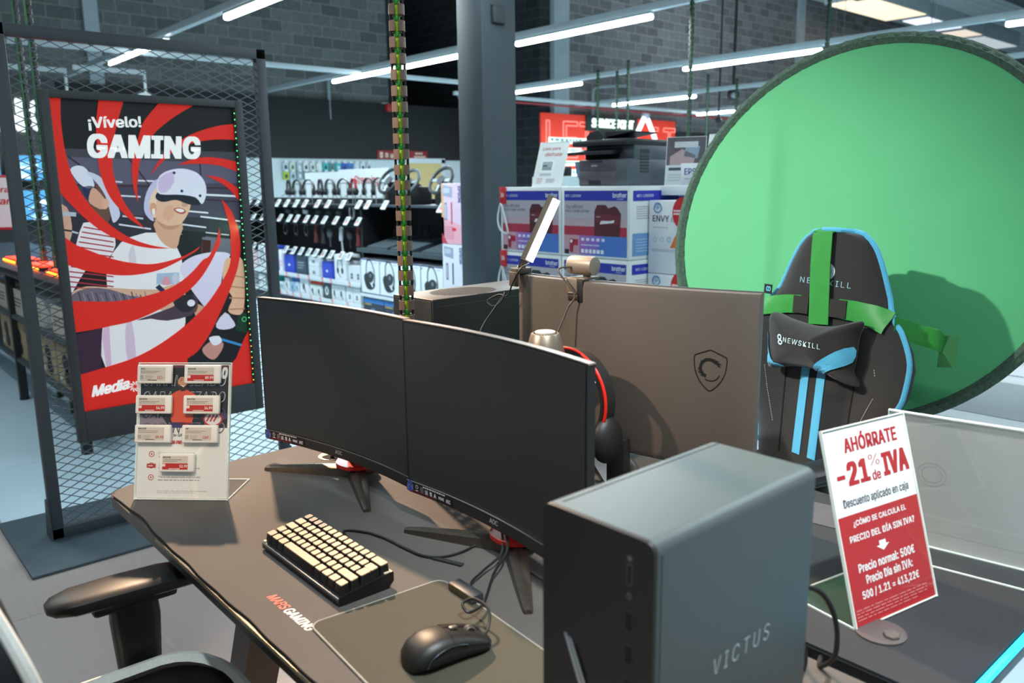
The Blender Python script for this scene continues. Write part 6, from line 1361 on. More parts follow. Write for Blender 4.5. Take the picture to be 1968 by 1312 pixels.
# ================================================================== far left wall: slatwall packs, signs, door
for r in range(2):
    for i in range(14):
        y = 7.22+.142*i; z = 1.90-.17*r
        if r and i > 10: continue
        c = ['#b9c9cf', '#c6d8c4', '#9fb5bd', '#d4dfe2', '#cfd9d3', '#d9e6dd', '#36b3b8', '#4f8f8a', '#2fb1b6', '#2b5ec2', '#3f7bd0', '#c9d8e2', '#d3dfe6', '#c3ccd0'][i] if r == 0 else ['#a6c23a', '#b5c6ca', '#8fa5ad', '#6f8f86', '#b9c4bf', '#9fb0a8', '#2fa6ac', '#6f7f86', '#2aa2ac', '#2f63c8', '#5a84c8'][i]
        wd_ = .115; t = thing('hanging_pack', '%s pack hanging %s from the left in the %s row on the slatwall' % ('coloured' if i in (6, 8, 9, 10) else 'pale', ORD[i], ('upper', 'lower')[r]), 'pack', (-14.88, y, z-.15), 0, 'packs on the far slatwall')
        part('card', MB().box(-.01, .015, 0, wd_, 0, .15, .002), mat('pack_'+c.lstrip('#'), c, .5, noise=.05), t); part('picture', MB().box(.015, .03, wd_*.3, wd_*.7, .03, .10, .004), mat('pack_dark%d' % (i % 3), ('#2f373b', '#55636a', '#e2e8ea')[i % 3], .5, noise=.1), t); part('hook_tag', MB().box(.0, .03, wd_*.3, wd_*.75, .155, .185), mat('etag_white', '#e4ecef'), t)
for y0, y1, lb, marks in ((8.80, 9.42, 'wide pale pack with three dark tools, right of the blue packs', 1), ):
    pass
t = thing('red_sign', 'narrow red sign with pale symbols high on the black fascia', 'sign', (-14.88, 9.35, 1.99))
part('panel', MB().box(-.02, .0, 0, 1.27, 0, .185, .003), mat('sign_red', '#8e2129', .5, noise=.05), t); p = Print((.0005, 0, 0), (0, 1, 0), (0, 0, 1), .001)
for k in range(5): p.rect(.06+.13*k, .03+.01*(k % 2), .13+.13*k, .15-.02*(k % 3), '#d9cdb9', 1); p.rect(.08+.13*k, .06, .1+.13*k, .1, '#8e2129', 2)
p.scribble(.95, .10, 1.22, .15, 1, '#e0d4c2', 1, .9); p.scribble(.92, .03, 1.22, .08, 1, '#e0d4c2', 1, .9); part('symbols', p.b, None, t, smooth=False)
b = MB(); b.box(-14.92, -14.86, 9.93, 10.03, 0, 2.0); b.box(-14.92, -14.86, 10.98, 11.08, 0, 2.0); b.box(-14.92, -14.86, 9.93, 11.08, 1.92, 2.02); dr = struct('door_1', b, mat('door_white', '#d5dde0', .5, noise=.03))
struct('door_panel', MB().box(-14.9, -14.88, 10.03, 10.98, 0, 1.92), mat('door_yellow', '#d9c184', .6, noise=.05), dr)
t = thing('sign_letters', 'big white letters on the dark wall at the left edge of the picture', 'sign', (-14.9, 3.1, 2.33))
for i, ch in enumerate('GAMING'):
    wL = (.40, .40, .46, .16, .40, .40)[i]; y = 1.0+sum((.40, .40, .46, .16, .40, .40)[:i])+.035*i
    part('letter', letters3d(ch, (-14.895, y, 2.33), (0, 1, 0), (0, 0, 1), wL, .50, .05, .03, 0, mat('letter_white', '#f2f6f7', .5, emit=.7)), None, t, world=True, smooth=False)
b = MB(); b.box(-14.98, -14.895, -2, 3.44, 2.05, 3.12); struct('trim_5', b, mat('fascia_grey', '#4b4f4e', .6, noise=.1, nscale=2))
# screens on the far left
def snow(p, w, h):
    p.rect(0, 0, w, h, '#3f86b8', 1, emit=.5)
    for k in range(9): x = w*R_.random(); z = h*R_.random()*.7; p.poly(sm2([(max(0, x-w*.2), z), (min(w, x+w*.22), max(0, z-h*.06)), (min(w, x+w*.12), min(h, z+h*.16))], 2, True), ('#e6f1f6', '#1d4a78', '#9cc9e2')[k % 3], 2, emit=.5)
for i, (y0, y1, z0, z1, lb) in enumerate(((1.45, 2.05, 1.555, 1.86, 'upper left screen with a blue snowy picture, cut by the picture edge'), (2.12, 2.63, 1.555, 1.86, 'upper screen with a blue snowy picture seen through the mesh'), (2.14, 2.66, 1.06, 1.425, 'lower screen with a blue snowy picture behind the black headrest'))):
    t = thing('display_screen', lb, 'screen', (-12, y0, z0), 0, 'blue screens behind the mesh'); part('bezel', MB().box(-.04, .0, -.015, y1-y0+.015, -.02, z1-z0+.015, .004), M_PLBLK, t)
    p = Print((.0006, 0, 0), (0, 1, 0), (0, 0, 1), .001); snow(p, y1-y0, z1-z0); part('picture', p.b, None, t, smooth=False); part('wall_arm', MB().box(-.30, -.03, (y1-y0)/2-.03, (y1-y0)/2+.03, .1, .16), M_PLBLK, t)
b = MB(); b.box(-12.36, -12.30, 1.2, 3.0, 0, 2.0); struct('trim_6', b, mat('partition_black', '#14171a', .6, noise=.1))
# red lit display table behind the mesh
tb = thing('display_table', 'black steel display table behind the mesh, its top glowing red', 'table', (-6.3, 1.5, 0))
TX0, TX1, TY0, TY1, TZ = -9.4, -4.72, 1.03, 1.75, .92
part('tabletop', MB().box(TX0, TX1, TY0, TY1, TZ-.05, TZ, .004), mat('table_black', '#2a2c2f', .35, noise=.06), tb, world=True)
for x in (TX1-.05, -6.36, -8.0, TX0+.05):
    for y in (TY0+.03, TY1-.03): l = part('leg', MB().box(x-.025, x+.025, y-.025, y+.025, .02, TZ-.05), M_METALBLK, tb, world=True); part('foot', MB().cyl((x, y, 0), (x, y, .022), .03, n=12), M_PLBLK, l, world=True)
for z in (.60, .30): part('shelf', MB().box(TX0, TX1, TY0+.01, TY1-.01, z-.025, z, .003), mat('shelf_slate', '#39444a'), tb, world=True)
part('crossbar', MB().box(TX0, TX1, TY1-.05, TY1-.02, .10, .14), M_METALBLK, tb, world=True)
for i, x in enumerate((-6.75, -6.05, -5.42)):
    t = thing('keyboard', 'red glowing keyboard on the display table, %s from the left' % ORD[i], 'keyboard', (x, 1.22, TZ), 0, 'red glowing keyboards')
    part('case', MB().box(-.22, .22, -.08, .08, 0, .022, .003), M_PLBLK, t); part('keys', MB().box(-.21, .21, -.07, .07, .022, .03, .003), mat('keys_glow', '#ff3b1c', .4, emit=2.2), t); b = MB(); b.box(-.2, .2, -.088, -.08, .004, .018); part('light_strip', b, mat('glow_orange', '#ff7a1e', .4, emit=6), t)
lamp('table_glow', 'AREA', (-6.1, 1.3, 1.02), (-6.1, 1.3, .9), 7, (1, .08, .06), 1.6, .25, parent=tb)
def tanfront(p, w, h): p.rect(.005, .005, w-.005, h-.005, '#a08d6e', 1); p.ell(w*.5, h*.62, w*.2, h*.2, '#17181a', 2); p.ell(w*.56, h*.28, w*.2, h*.2, '#191a1c', 2); p.rect(w*.08, h*.12, w*.22, h*.24, '#c9ccce', 2); p.rect(w*.1, h*.5, w*.2, h*.55, '#b3302c', 2)
for i in range(5):
    x = -6.95+.42*i; carton('headphone_box', 'tan headphone box on the lower table shelf, %s from the left' % ORD[i], 'box', x, x+.38, 1.07, 1.25, .30, .55, '#a8957a', 'tan boxes on the display table', tanfront)
for i in range(4):
    x = -6.95+.55*i; carton('shelf_box', '%s box on the middle table shelf, %s from the left' % (('tan', 'grey', 'white', 'pale')[i], ORD[i]), 'box', x, x+.34, 1.07, 1.3, .60, .78, ('#9a8a70', '#8d9397', '#c9ccce', '#b8bcc0')[i], 'boxes on the middle table shelf', gpr('#b8b2a4', '#5c5750', 'txt'))
carton('shelf_box', 'white printed box glimpsed low through the mesh', 'box', -5.35, -5.05, 1.2, 1.4, .30, .50, '#c9d0d3', 'boxes on the middle table shelf', gpr('#c9d0d3', '#4d5559', 'txt'))
# headrest of a far gaming chair and red framed notice
t = thing('gaming_chair', 'far black gaming chair with a green mark, behind the mesh and the red table', 'chair', (-7.95, 2.05, 0), .9)
b = MB(); rs = []
for h in (.55, .7, .85, .95, 1.0, 1.05, 1.12, 1.2, 1.25, 1.27):
    w = .25 if h < .8 else (.29-.0*(h-.8) if h < .95 else max(.05, .29-.55*(h-.95)*(.6+.9*(h-.95)/.3))); ring = []
    for k in range(20): a = 2*PI*k/20; ring.append((w*math.copysign(abs(math.cos(a))**.6, math.cos(a)), .05*math.sin(a), h))
    rs.append(ring)
part('backrest', b.rings(rs), M_LEATH, t); p = Print((-.05, -.052, 1.08), (1, 0, 0), (0, 0, 1), .002)
for k in range(6): p.line((.05, .05), (.05+.05*math.cos(k), .05+.05*math.sin(k)), .012, '#1f8a2e', 1)
part('green_mark', p.b, None, t, smooth=False); part('seat', MB().box(-.25, .25, -.5, 0, .45, .55, .03), M_LEATH, t); part('pedestal', MB().cyl((0, -.25, .06), (0, -.25, .45), .035), M_METALBLK, t)
b = MB()
for k in range(5): a = 2*PI*k/5; b.beam((0, -.25, .07), (.3*math.cos(a), -.25+.3*math.sin(a), .04), .06, .05)
part('base', b, M_PLBLK, t)
t = thing('notice_sign', 'white notice with red border and red words on the red lit table', 'sign', (-7.28, 1.22, TZ), 1.18)
part('panel', MB().box(-.45, .15, -.005, .005, .21, .62, .004), mat('notice_red', '#b3262c', .5, noise=.05), t); p = Print((-.45, -.0055, .21), (1, 0, 0), (0, 0, 1), .001); p.rect(.015, .02, .57, .39, '#dfe3e6', 1); p.text('Listo para', .2, .27, .32, .055, '#c0282d', 2, .02, .2); p.text('disfrutar', .22, .19, .3, .055, '#c0282d', 2, .02, .2); p.rect(.3, .07, .43, .16, '#c4c9cc', 2); p.rect(.32, .1, .38, .12, '#3a3f42', 3); part('notice_print', p.b, None, t, smooth=False); part('stand', MB().box(-.2, -.1, -.03, .03, 0, .215), mat('notice_pole', '#c9ccce', .4, noise=.05), t)
t = thing('display_sword', 'pink lit upright stick with a white label on the red table', 'display', (-6.55, 1.5, TZ)); part('stick', MB().beam((0, 0, .0), (.12, .05, .34), .035, .035), mat('stick_pink', '#e2a7ab', .4, noise=.05), t); part('label_card', MB().cbox((.13, .03, .36), (.12, .012, .07), (0, -.1, .3), .003), mat('notice_white', '#dfe3e6', .5, noise=.02), t)

# ================================================================== printer cartons, printer, signs
BX = [(-3.935, -3.398), (-3.3915, -2.877)]; BY0, BY1 = 3.3585, 3.90
def brother(pinkish, cut=False):  # pinkish: same print with a reddish reflection put into its colours
    def f(p, w, h):
        p.rect(.02, .012, w-.02, h-.022, '#b9b6bd' if not pinkish else '#c3a9b3', 1); p.rect(.02, h*.80, w-.02, h-.024, '#2436a8', 2)
        if pinkish: p.rect(.02, h*.55, w-.02, h*.80, '#b7b0b8', 2); p.rect(.02, h*.31, w-.02, h*.44, '#b03048', 2)
        else: p.rect(.02, h*.31, w-.02, h*.55, '#a8a6ac', 2)
        p.text('brother', w*.76, h*.845, w*.19, h*.065, '#e6eaf4', 3, .02); p.scribble(w*.82, h*.815, w*.92, h*.835, 1, '#c9cfe6', 3); p.text('MFC-L2800DW', w*.06, h*.85, w*.24, h*.04, '#ccd3ec', 3, .015)
        p.text('Your efficient', w*.06, h*.69, w*.27, h*.055, '#3f3d42', 3); p.text('mono laser printer', w*.06, h*.625, w*.37, h*.055, '#3f3d42', 3)
        c = '#55202a' if pinkish else '#2b2f33'; c2 = '#6d2733' if pinkish else '#3b4046'
        p.poly([(w*.50, h*.30), (w*.86, h*.30), (w*.88, h*.62), (w*.83, h*.70), (w*.79, h*.73), (w*.70, h*.70), (w*.66, h*.745), (w*.54, h*.745), (w*.50, h*.66)], c, 3); p.poly([(w*.52, h*.50), (w*.87, h*.47), (w*.87, h*.60), (w*.51, h*.62)], c2, 4); p.poly([(w*.58, h*.475), (w*.78, h*.50), (w*.79, h*.54), (w*.73, h*.525), (w*.60, h*.525)], '#e6e2e4', 5); p.scribble(w*.53, h*.57, w*.59, h*.59, 1, '#d8c9cc', 5)
        p.rect(.02, .012, w*.28, h*.31, '#c89aa6' if pinkish else '#a9b3c4', 4); p.poly([(w*.13, h*.07), (w*.18, h*.05), (w*.20, h*.25), (w*.13, h*.26)], '#9a2040', 5); p.rect(w*.19, h*.16, w*.26, h*.25, '#b52338', 5); p.rect(w*.05, h*.03, w*.12, h*.10, '#2b2227', 5); p.ell(w*.155, h*.22, w*.02, h*.025, '#f1e6ea', 6)
        p.rect(w*.28, .012, w*.965, h*.31, '#4a78c8', 4); p.poly([(w*.28, .012), (w*.5, .012), (w*.62, h*.31), (w*.28, h*.31)], '#8a6cc4', 5); p.poly([(w*.28, .012), (w*.34, .012), (w*.42, h*.31), (w*.28, h*.31)], '#a86cb8', 6)
        for k in range(5): p.rect(w*(.31+.075*k), h*.235, w*(.355+.075*k), h*.275, '#dfe4f4', 7)
        p.scribble(w*.31, h*.16, w*.65, h*.185, 1, '#dfe4f4', 7, .8)
        for k in range(6): p.rect(w*(.31+.058*k), h*.06, w*(.353+.058*k), h*.115, '#e8ecf7', 7)
    return f
def brside(p, d, h):
    p.rect(.02, h*.80, d-.02, h-.024, '#2a33ae', 2); p.text('MFC-L2800DW', .05, h*.85, .14, h*.04, '#ccd3ec', 3, .015); p.text('brother', d*.76, h*.845, d*.17, h*.065, '#e6eaf4', 3, .02); p.scribble(.05, h*.55, .2, h*.74, 6, '#8d8b90', 2, .35); p.rect(.02, h*.05, d*.7, h*.36, '#6f98cc', 2); p.scribble(.05, h*.1, .2, h*.3, 5, '#b9cde6', 3, .4)
pl = thing('carton_plinth', 'dark low plinth carrying the stacked printer boxes', 'plinth', (-3.4, 3.6, 0)); part('plinth_body', MB().box(-3.93, -2.88, 3.37, 3.90, .08, .62, .004), mat('plinth_grey', '#3c4347', .6, noise=.06), pl, world=True); part('plinth_base', MB().box(-3.90, -2.91, 3.40, 3.87, 0, .08), M_PLBLK, pl, world=True)
for r, (z0, z1) in enumerate(((.625, 1.016), (1.0185, 1.411))):
    for i, (x0, x1) in enumerate(BX):
        carton('printer_box', '%s printer box of the stack, %s' % (('lower left', 'lower right'), ('upper left', 'upper right'))[r][i] if False else '%s of the four stacked printer boxes, %s' % ((('lower left', 'lower right'), ('upper left', 'upper right'))[r][i], (('mostly behind the big monitor', 'behind the webcam'), ('behind the lit clip lamp', 'under the dark printer'))[r][i]), 'box', x0, x1, BY0, BY1, z0, z1, '#dfe3e4', 'stacked printer boxes', brother(r == 1), brside if i == 1 else None)
# security straps on the left boxes
for z, lb in ((1.02, 'upper'), (.63, 'lower')):
    t = thing('security_strap', 'red and clear hanging security strap on the %s left printer box' % lb, 'strap', (-3.90, 3.352, z)); b = MB(); b.box(-.035, .02, -.004, .004, .29, .392, .001); part('red_card', b, mat('strap_red', '#c2242b', .5, noise=.05), t); p = Print((-.03, -.0046, .30), (1, 0, 0), (0, 0, 1), .0004); p.text('Info', .008, .03, .03, .03, '#f3e6e6', 1, .03); part('card_print', p.b, None, t, smooth=False)
    b = MB(); b.tube(smoothpts([(-.02, -.01, .29), (-.035, -.02, .2), (-.01, -.02, .13), (.05, -.015, .11), (.04, -.015, .17), (.0, -.012, .27)], 4), .006, 6, True); part('clear_loop', b, mat('strap_clear', '#c9cfd2', .2, noise=.05), t)
def hp(p, w, h):
    p.ring(w*.13, h*.90, .028, .028, .006, '#2f7fb8', 2, 30, 390); p.text('hp', w*.085, h*.87, .035, .04, '#2f7fb8', 3, .0, .2); p.text('ENVY', w*.06, h*.715, .11, .032, '#33363a', 2, .01); p.text('6022e', w*.32, h*.715, .09, .028, '#8e9396', 2); p.scribble(w*.06, h*.62, w*.35, h*.65, 1, '#b4b8ba', 2); p.scribble(w*.06, h*.3, w*.5, h*.34, 2, '#a9adb0', 2)
    p.ell(w*.47, h*.84, .06, .08, '#c5222a', 3); p.scribble(w*.36, h*.80, w*.58, h*.88, 2, '#f2dcdc', 4, .8); p.poly([(w*.32, h*.36), (w*.77, h*.36), (w*.77, h*.53), (w*.39, h*.53)], '#d9702a', 3); p.text('3', w*.41, h*.445, .03, .05, '#f7ece2', 4, .02); p.scribble(w*.45, h*.375, w*.7, h*.43, 2, '#f3d3b8', 4)
    for k in range(3): p.ring(w*(.1+.1*k), h*.47, .012, .014, .003, ('#b9bdc0', '#b9bdc0', '#3d86bd')[k], 2)
    p.poly([(w*.62, .0), (w*.9, .0), (w*.9, h*.05), (w*.66, h*.05)], '#d9702a', 3)
for z0, z1, lb in ((.945, 1.334, 'upper white inkjet printer box with a red round sticker, left of the green screen'), (.553, .9425, 'lower white inkjet printer box, behind the right end of the big monitor')):
    carton('inkjet_box', lb, 'box', -2.866, -2.40, 3.5, 3.83, z0, z1, '#dcdfe3', 'white inkjet printer boxes', hp)
carton('carton_plinth', 'low grey plinth under the white inkjet printer boxes', 'plinth', -2.866, -2.40, 3.5, 3.83, 0, .5515, '#4a5054')
# printer on top
pt = thing('printer', 'dark grey office printer standing on the upper printer boxes', 'printer', (-3.19, 3.64, 1.412), .03)
M_PRN = mat('printer_slate', '#4b555c', .45, noise=.05, nscale=60); M_PRD = mat('printer_black', '#1d2124', .4, noise=.08)
PW, PD = .205, .20
b = MB(); b.box(-PW*.72, PW, -PD, PD, .0, .175, .008); b.box(-PW*.72, PW, -PD+.06, PD, .165, .265, .008); part('body', b, M_PRN, pt)
b = MB(); b.box(-PW*.70, PW*.62, -PD-.004, -PD+.01, .01, .098, .004); part('paper_drawer', b, mat('drawer_mauve', '#544d55', .45, noise=.05), pt); b = MB(); b.box(-PW*.70, PW*.62, -PD-.003, -PD+.01, .102, .172, .004); fp = part('front_flap', b, mat('drawer_mauve', '#544d55'), pt); b = MB(); b.box(-PW*.3, PW*.15, -PD-.0045, -PD, .155, .164); b.box(-.07, .02, -PD-.0055, -PD, .010, .038); part('grip', b, M_PRD, fp)
p = Print((-.05, -PD-.0036, .128), (1, 0, 0), (0, 0, 1), .0004); p.text('brother', 0, 0, .045, .013, '#cfd4d6', 1, .02); part('lettering', p.b, None, fp, smooth=False)
b = MB(); b.box(-PW*.7, PW*.5, -PD+.05, -PD+.065, .178, .225); part('output_slot', b, mat('hole_black', '#0a0908'), pt)
b = MB(); b.box(-PW*.95, PW+.004, -PD-.01, PD+.005, .262, .302, .008); part('scanner_lid', b, M_PRD, pt); b = MB(); b.prism([(-PD-.03, .205), (-PD+.06, .215), (-PD+.06, .245), (-PD-.03, .225)], (-PW*1.02, 0, 0), (0, 1, 0), (0, 0, 1), PW*1.6); part('control_panel', b, M_PRD, pt)
b = MB(); b.prism([(-PW*.75, .30), (-PW*.05, .30), (-PW*.30, .368), (-PW*.62, .36), (-PW*.75, .33)], (0, PD*.75, 0), (1, 0, 0), (0, 0, 1), PD*1.4); part('feeder', b, M_PRD, pt); b = MB(); b.prism([(-.03, .325), (.145, .348), (.15, .355), (-.04, .36)], (0, PD*.7, 0), (1, 0, 0), (0, 0, 1), PD*1.2); part('feeder_tray', b, mat('tray_black', '#15181a', .4, noise=.08), pt)
b = MB()
for k in range(6): b.box(PW-.001, PW+.0015, -.09, -.01, .085+.02*k, .097+.02*k)
b.box(PW-.001, PW+.0015, -.09, -.01, .21, .235); part('side_vent', b, mat('vent_dark', '#262c30', .6, noise=.1), pt)
b = MB(); b.prism([(0, .07), (.03, .02), (.055, .02), (.055, .17), (-.02, .165)], (-PW*.72-.06, -PD*.75, .0), (1, 0, 0), (0, 0, 1), -.004); part('hanging_leaflet', b, mat('leaflet_blue', '#6f86a6', .5, noise=.2), pt)
for o_ in [pt]+list(pt.children):
    for ch in o_.children:
        if ch.data and ch.data.users == 1:
            for v in ch.data.vertices: v.co.z *= .84
def listo(p, w, h):
    p.rect(.002, .002, w-.002, h-.002, '#dfe3e5', 1); p.text('Listo para', w*.12, h*.80, w*.62, h*.085, '#b3302e', 2, .015, .25); p.text('disfrutar', w*.24, h*.68, w*.62, h*.085, '#b3302e', 2, .015, .25); p.rect(w*.18, h*.33, w*.62, h*.58, '#eef2f3', 3); p.rect(w*.22, h*.36, w*.57, h*.56, '#9fa9ad', 4); p.rect(w*.24, h*.45, w*.4, h*.48, '#2d3336', 5); p.scribble(w*.24, h*.38, w*.55, h*.44, 2, '#4f585c', 5); p.rect(w*.18, h*.24, w*.58, h*.3, '#b4bcbf', 2); p.scribble(w*.12, h*.06, w*.32, h*.2, 4, '#b3302e', 2, .5); p.scribble(w*.45, h*.08, w*.75, h*.18, 4, '#4b5255', 2)
holder('notice_sign', 'white leaning notice with red words, left of the dark printer', 'sign', (-3.757, 3.46, 1.4115), (-3.545, 3.50, 1.4115), .285, 20, .07, 1, listo)
def epson(p, w, h): p.rect(.002, .002, w-.002, h-.002, '#d9dee2', 1); p.rect(.002, h*.42, w-.002, h-.002, '#5d5560', 2); p.poly([(w*.1, h*.42), (w*.7, h*.42), (w*.75, h*.62), (w*.4, h*.75), (w*.1, h*.6)], '#b9a0a4', 3); p.poly([(w*.45, h*.6), (w*.8, h*.55), (w*.85, h*.8), (w*.5, h*.85)], '#8fa6bd', 3); p.rect(w*.2, h*.78, w*.8, h*.9, '#c9cdd2', 4); p.rect(w*.08, h*.31, w*.5, h*.37, '#33485a', 3); p.ell(w*.85, h*.33, w*.06, h*.03, '#c56a6a', 3); p.scribble(w*.08, h*.08, w*.5, h*.25, 3, '#b4bbc0', 3)
holder('leaflet_stand', 'small picture leaflet stand right behind the dark printer', 'sign', (-2.86, 3.62, 1.4115), (-2.66, 3.70, 1.4115), .26, 8, .06, 1, epson)
t = thing('name_sign', 'small white sign with blue brand lettering beside the green screen rim', 'sign', (-2.74, 3.605, 1.4115), .2); part('panel', MB().box(0, .16, -.003, .003, .0, .115, .002), mat('sign_pale', '#dbe0e6', .5, noise=.02), t); p = Print((0, -.0035, 0), (1, 0, 0), (0, 0, 1), .0004); p.text('EPSON', .022, .055, .12, .034, '#2f3f8e', 1, .01); p.scribble(.022, .03, .13, .04, 1, '#9aa3b8', 1); part('lettering', p.b, None, t, smooth=False); part('foot', MB().box(0, .16, 0, .05, 0, .003), mat('sign_pale', '#dbe0e6'), t)
holder('notice_sign', 'white leaning notice with red words, cut by the green screen rim', 'sign', (-2.60, 3.62, 1.4115), (-2.42, 3.70, 1.4115), .28, 20, .06, 1, listo)
carton('display_table', 'low shelf with pale front carrying the signs near the green screen rim', 'table', -2.866, -2.35, 3.60, 3.9, 1.36, 1.4095, '#cfd6da')
t = thing('blue_sign', 'blue sign with pale lettering peeking over the green screen rim', 'sign', (-3.05, 4.6, 0)); part('panel', MB().box(-.12, .35, -.01, .01, 1.45, 1.71, .003), mat('sign_blue', '#2f3fae', .5, noise=.04), t); p = Print((-.12, -.0105, 1.45), (1, 0, 0), (0, 0, 1), .001); p.text('Cartuchos', .03, .17, .34, .055, '#d9def2', 1, .01); part('lettering', p.b, None, t, smooth=False); part('pole', MB().box(.1, .13, -.01, .01, 0, 1.46), M_METALBLK, t)
carton('display_counter', 'grey-blue counter behind the printer boxes', 'counter', -5.1, -3.6, 4.7, 5.3, 0, 1.49, '#9db1b6')
for i, x in enumerate((-5.0, -4.86)): t = thing('action_camera', 'small dark camera on the grey-blue counter, %s' % ('left', 'right')[i], 'camera', (x, 4.85, 1.49)); part('body', MB().box(-.05, .05, -.03, .03, .0, .08, .006), M_PLBLK, t); part('lens', MB().cyl((0, -.03, .04), (0, -.055, .04), .022), mat('lens_grey', '#8d9497'), t); part('grip', MB().box(-.04, -.02, -.01, .01, .08, .1), M_PLBLK, t)
# tall pink and white printer boxes at the end of the gondola
def epbox(pink):
    def f(p, w, h):
        p.rect(.004, .004, w-.004, h-.004, '#cfd2e0' if not pink else '#c9b3c6', 1)
        if pink: p.poly([(.004, .004), (w-.004, .004), (w-.004, h*.3), (.004, h*.45)], '#d49aa8', 2); p.poly([(.004, .004), (w*.28, .004), (.004, h*.18)], '#b0364c', 3); p.rect(.004, .004, w*.12, h-.004, '#c9a27e', 2)
        c = '#b3304a' if pink else '#29323c'
        p.poly([(w*.08, h*.80), (w*.52, h*.76), (w*.52, h*.94), (w*.08, h*.97)], '#8f98ac', 3); p.rect(w*.12, h*.84, w*.42, h*.92, '#aab4c6', 4); p.rect(w*.16, h*.40, w*.26, h*.68, '#5b6070' if pink else c, 3); p.rect(w*.19, h*.42, w*.23, h*.66, '#cfd2e0', 4); p.rect(w*.46, h*.33, w*.52, h*.69, c, 3)
        if pink: p.rect(w*.5, h*.22, w*.68, h*.27, '#c8283c', 4); p.scribble(w*.15, h*.08, w*.6, h*.3, 6, '#b8506a', 3, .4)
        vs, fs, x0, x1, y0, y1 = glyphs('EPSON', .02); H_ = h*.26; W_ = w*.12
        p.b.add([p.pt(w*.93-(b_-y0)/(y1-y0)*W_, h*.95-(a-x0)/(x1-x0)*H_, 5) if False else p.pt(w*.80+(b_-y0)/(y1-y0)*W_, h*.95-(a-x0)/(x1-x0)*H_, 5+c_) for a, b_, c_ in vs], fs, ink('#2f3f8e'))
    return f
carton('tall_printer_box', 'upper tall pink printer box standing beside the black pillar', 'box', -5.955, -5.645, 4.385, 4.75, .9155, 1.447, '#d0c8d2', 'tall printer boxes', epbox(True))
carton('tall_printer_box', 'lower tall white printer box standing beside the black pillar', 'box', -5.955, -5.645, 4.385, 4.75, .382, .9135, '#cfd5dc', 'tall printer boxes', epbox(False))
carton('carton_plinth', 'dark plinth under the tall pink and white boxes', 'plinth', -5.955, -5.645, 4.385, 4.75, 0, .380, '#2c3236')

# ================================================================== service point on the far right wall
sv = thing('service_sign', 'red illuminated service wall sign with white outlines, right of the pillar', 'sign', (-13.2, 14.7, 0))
part('red_panel', MB().box(-13.20, -13.16, 12.40, 17.03, 1.2, 2.955, .004), mat('service_red', '#f0402c', .6, noise=.04, nscale=2, emit=.25), sv, world=True)
hp_ = part('header_panel', MB().box(-13.16, -13.11, 13.76, 15.52, 2.62, 2.97, .004), mat('service_black', '#20302c', .5, noise=.05), sv, world=True)
part('header_letters', letters3d('SERVICE POINT', (-13.11, 13.92, 2.70), (0, 1, 0), (0, 0, 1), 1.45, .20, .02, .02, .1, mat('letters_lit', '#f2fff8', .5, emit=1.1)), None, hp_, world=True, smooth=False)
for i, (y0, y1, z0, z1) in enumerate(((12.62, 13.85, 2.325, 2.445), (13.0, 13.62, 2.12, 2.23), (13.0, 13.6, 1.85, 1.95), (12.9, 13.9, 1.62, 1.76))):
    q = part('text_bar', MB().box(-13.16, -13.13, y0, y1, z0, z1, .003), mat('bar_lit', '#e8fff6', .5, emit=1.3), sv, world=True); p = Print((-13.1295, y0, z0), (0, 1, 0), (0, 0, 1), .002); p.scribble(.03, .01, y1-y0-.03, z1-z0, 1, '#8fb3a8', 1, .8); part('bar_lettering', p.b, None, q, world=True, smooth=False)
b = MB()
def outl(ch, y, z, w, h):
    vs, fs, x0, x1, y0, y1 = glyphs(ch, 0)
    from collections import Counter
    ec = Counter(tuple(sorted((f[i], f[(i+1) % len(f)]))) for f in fs for i in range(len(f)))
    for (a, c), n in ec.items():
        if n == 1:
            A = Vector((-13.155, y+(vs[a][0]-x0)/(x1-x0)*w, z+(vs[a][1]-y0)/(y1-y0)*h)); B = Vector((-13.155, y+(vs[c][0]-x0)/(x1-x0)*w, z+(vs[c][1]-y0)/(y1-y0)*h))
            if (A-B).length > .004: b.beam(A, B, .022, .01, up=(1, 0, 0))
for i, ch in enumerate('LET'): outl(ch, 12.55+.52*i, 2.02, .45, .78)
for i, ch in enumerate('IT'): outl(ch, 16.15+.42*i, 2.0, (.2, .45)[i], .78)
for i, ch in enumerate('FIX'): outl(ch, 12.55+.5*i, 1.25, .42, .68)
part('outline_letters', b, mat('outline_pink', '#ff9a8c', .5, emit=.6), sv, world=True, smooth=False)
t = thing('peak_lamp', 'white glowing lamp folded into a peak in front of the red sign', 'lamp', (-12.9, 15.6, 0)); a, c, d = on(1222, 262, 'x', -12.9), on(1241, 220, 'x', -12.9), on(1259, 268, 'x', -12.9)
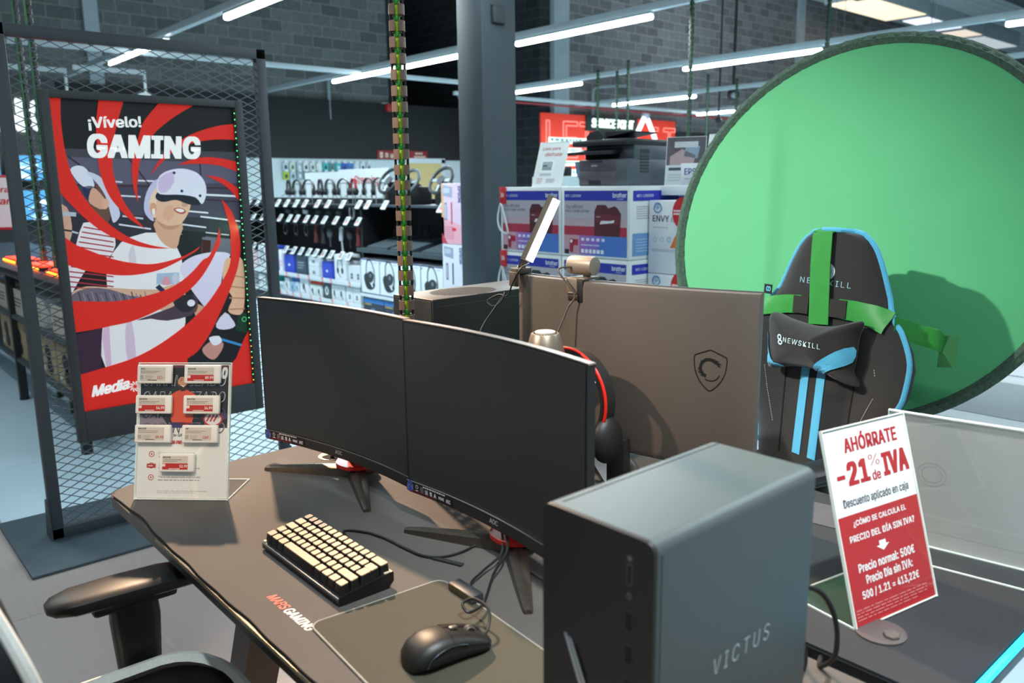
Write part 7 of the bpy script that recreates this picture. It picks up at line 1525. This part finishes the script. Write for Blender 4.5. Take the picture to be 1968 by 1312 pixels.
b = MB(); b.tube([a, a.lerp(c, .9)], .055, 10); part('lit_arm', b, mat('peak_lit', '#f3f6ff', .5, emit=1.6), t, world=True); b = MB(); b.tube([d, d.lerp(c, .9)], .055, 10); part('lit_arm', b, mat('peak_lit', '#f3f6ff'), t, world=True); part('joint', MB().sphere(c-Vector((0, 0, .03)), .1, n=14), mat('peak_joint', '#dfe5ee', .4, noise=.03), t, world=True)
b = MB(); b.box(-12.98, -12.82, 15.5, 15.75, 0, 1.2); b.tube([(-12.9, 15.6, 1.1), tuple(d)], .03, 8); b.tube([(-12.9, 15.6, 1.1), tuple(a)], .03, 8); part('stand', b, mat('peak_stand', '#59636a', .4, noise=.05), t, world=True)
# white boxes lying behind the green screen, lower right
cx0 = on(1900, 760, 'z', .55)
for i, (dx, dy, dz, w, d, h, lb) in enumerate(((-.55, .15, 0, .62, .45, .16, 'white product box in the pile behind the green screen, nearest'), (-.05, .55, 0, .6, .45, .2, 'white product box in the pile behind the green screen, with a photo'), (-.50, .75, 0, .42, .4, .26, 'white product box in the pile behind the green screen, back left'), (.55, .25, 0, .4, .5, .19, 'white product box in the pile behind the green screen, right'), (.1, 1.15, 0, .6, .4, .30, 'tallest white product box of the pile behind the green screen'))):
    x0, y0 = cx0.x+dx, cx0.y+dy+.1; t = carton('product_box', lb, 'box', x0, x0+w, y0, y0+d, .40, .40+h, '#d4d6db', 'white boxes behind the green screen', lambda p, w, h: p.scribble(w*.2, h*.3, w*.7, h*.6, 1, '#8d93a8', 2))
    p = Print((0, 0, h+.0006), (1, 0, 0), (0, 1, 0), .0005); p.rect(w*.3, d*.25, w*.62, d*.65, '#3b3430', 1); p.ell(w*.45, d*.45, w*.12, d*.15, '#a89a8c', 2); p.ell(w*.43, d*.47, w*.05, d*.06, '#6d5a30', 3); p.scribble(w*.68, d*.3, w*.95, d*.4, 1, '#7d84a8', 2); part('lid_print', p.b, None, t, smooth=False)
t = thing('pallet_table', 'low pale table carrying the white box pile behind the green screen', 'table', (cx0.x, cx0.y+.8, 0)); part('top', MB().box(-.75, 1.1, -.68, 1.0, .35, .399, .004), mat('pallet_white', '#cfd3d8', .5, noise=.03), t); part('base', MB().box(-.7, 1.05, -.6, .95, 0, .35), mat('pallet_grey', '#8f979c', .6, noise=.05), t)
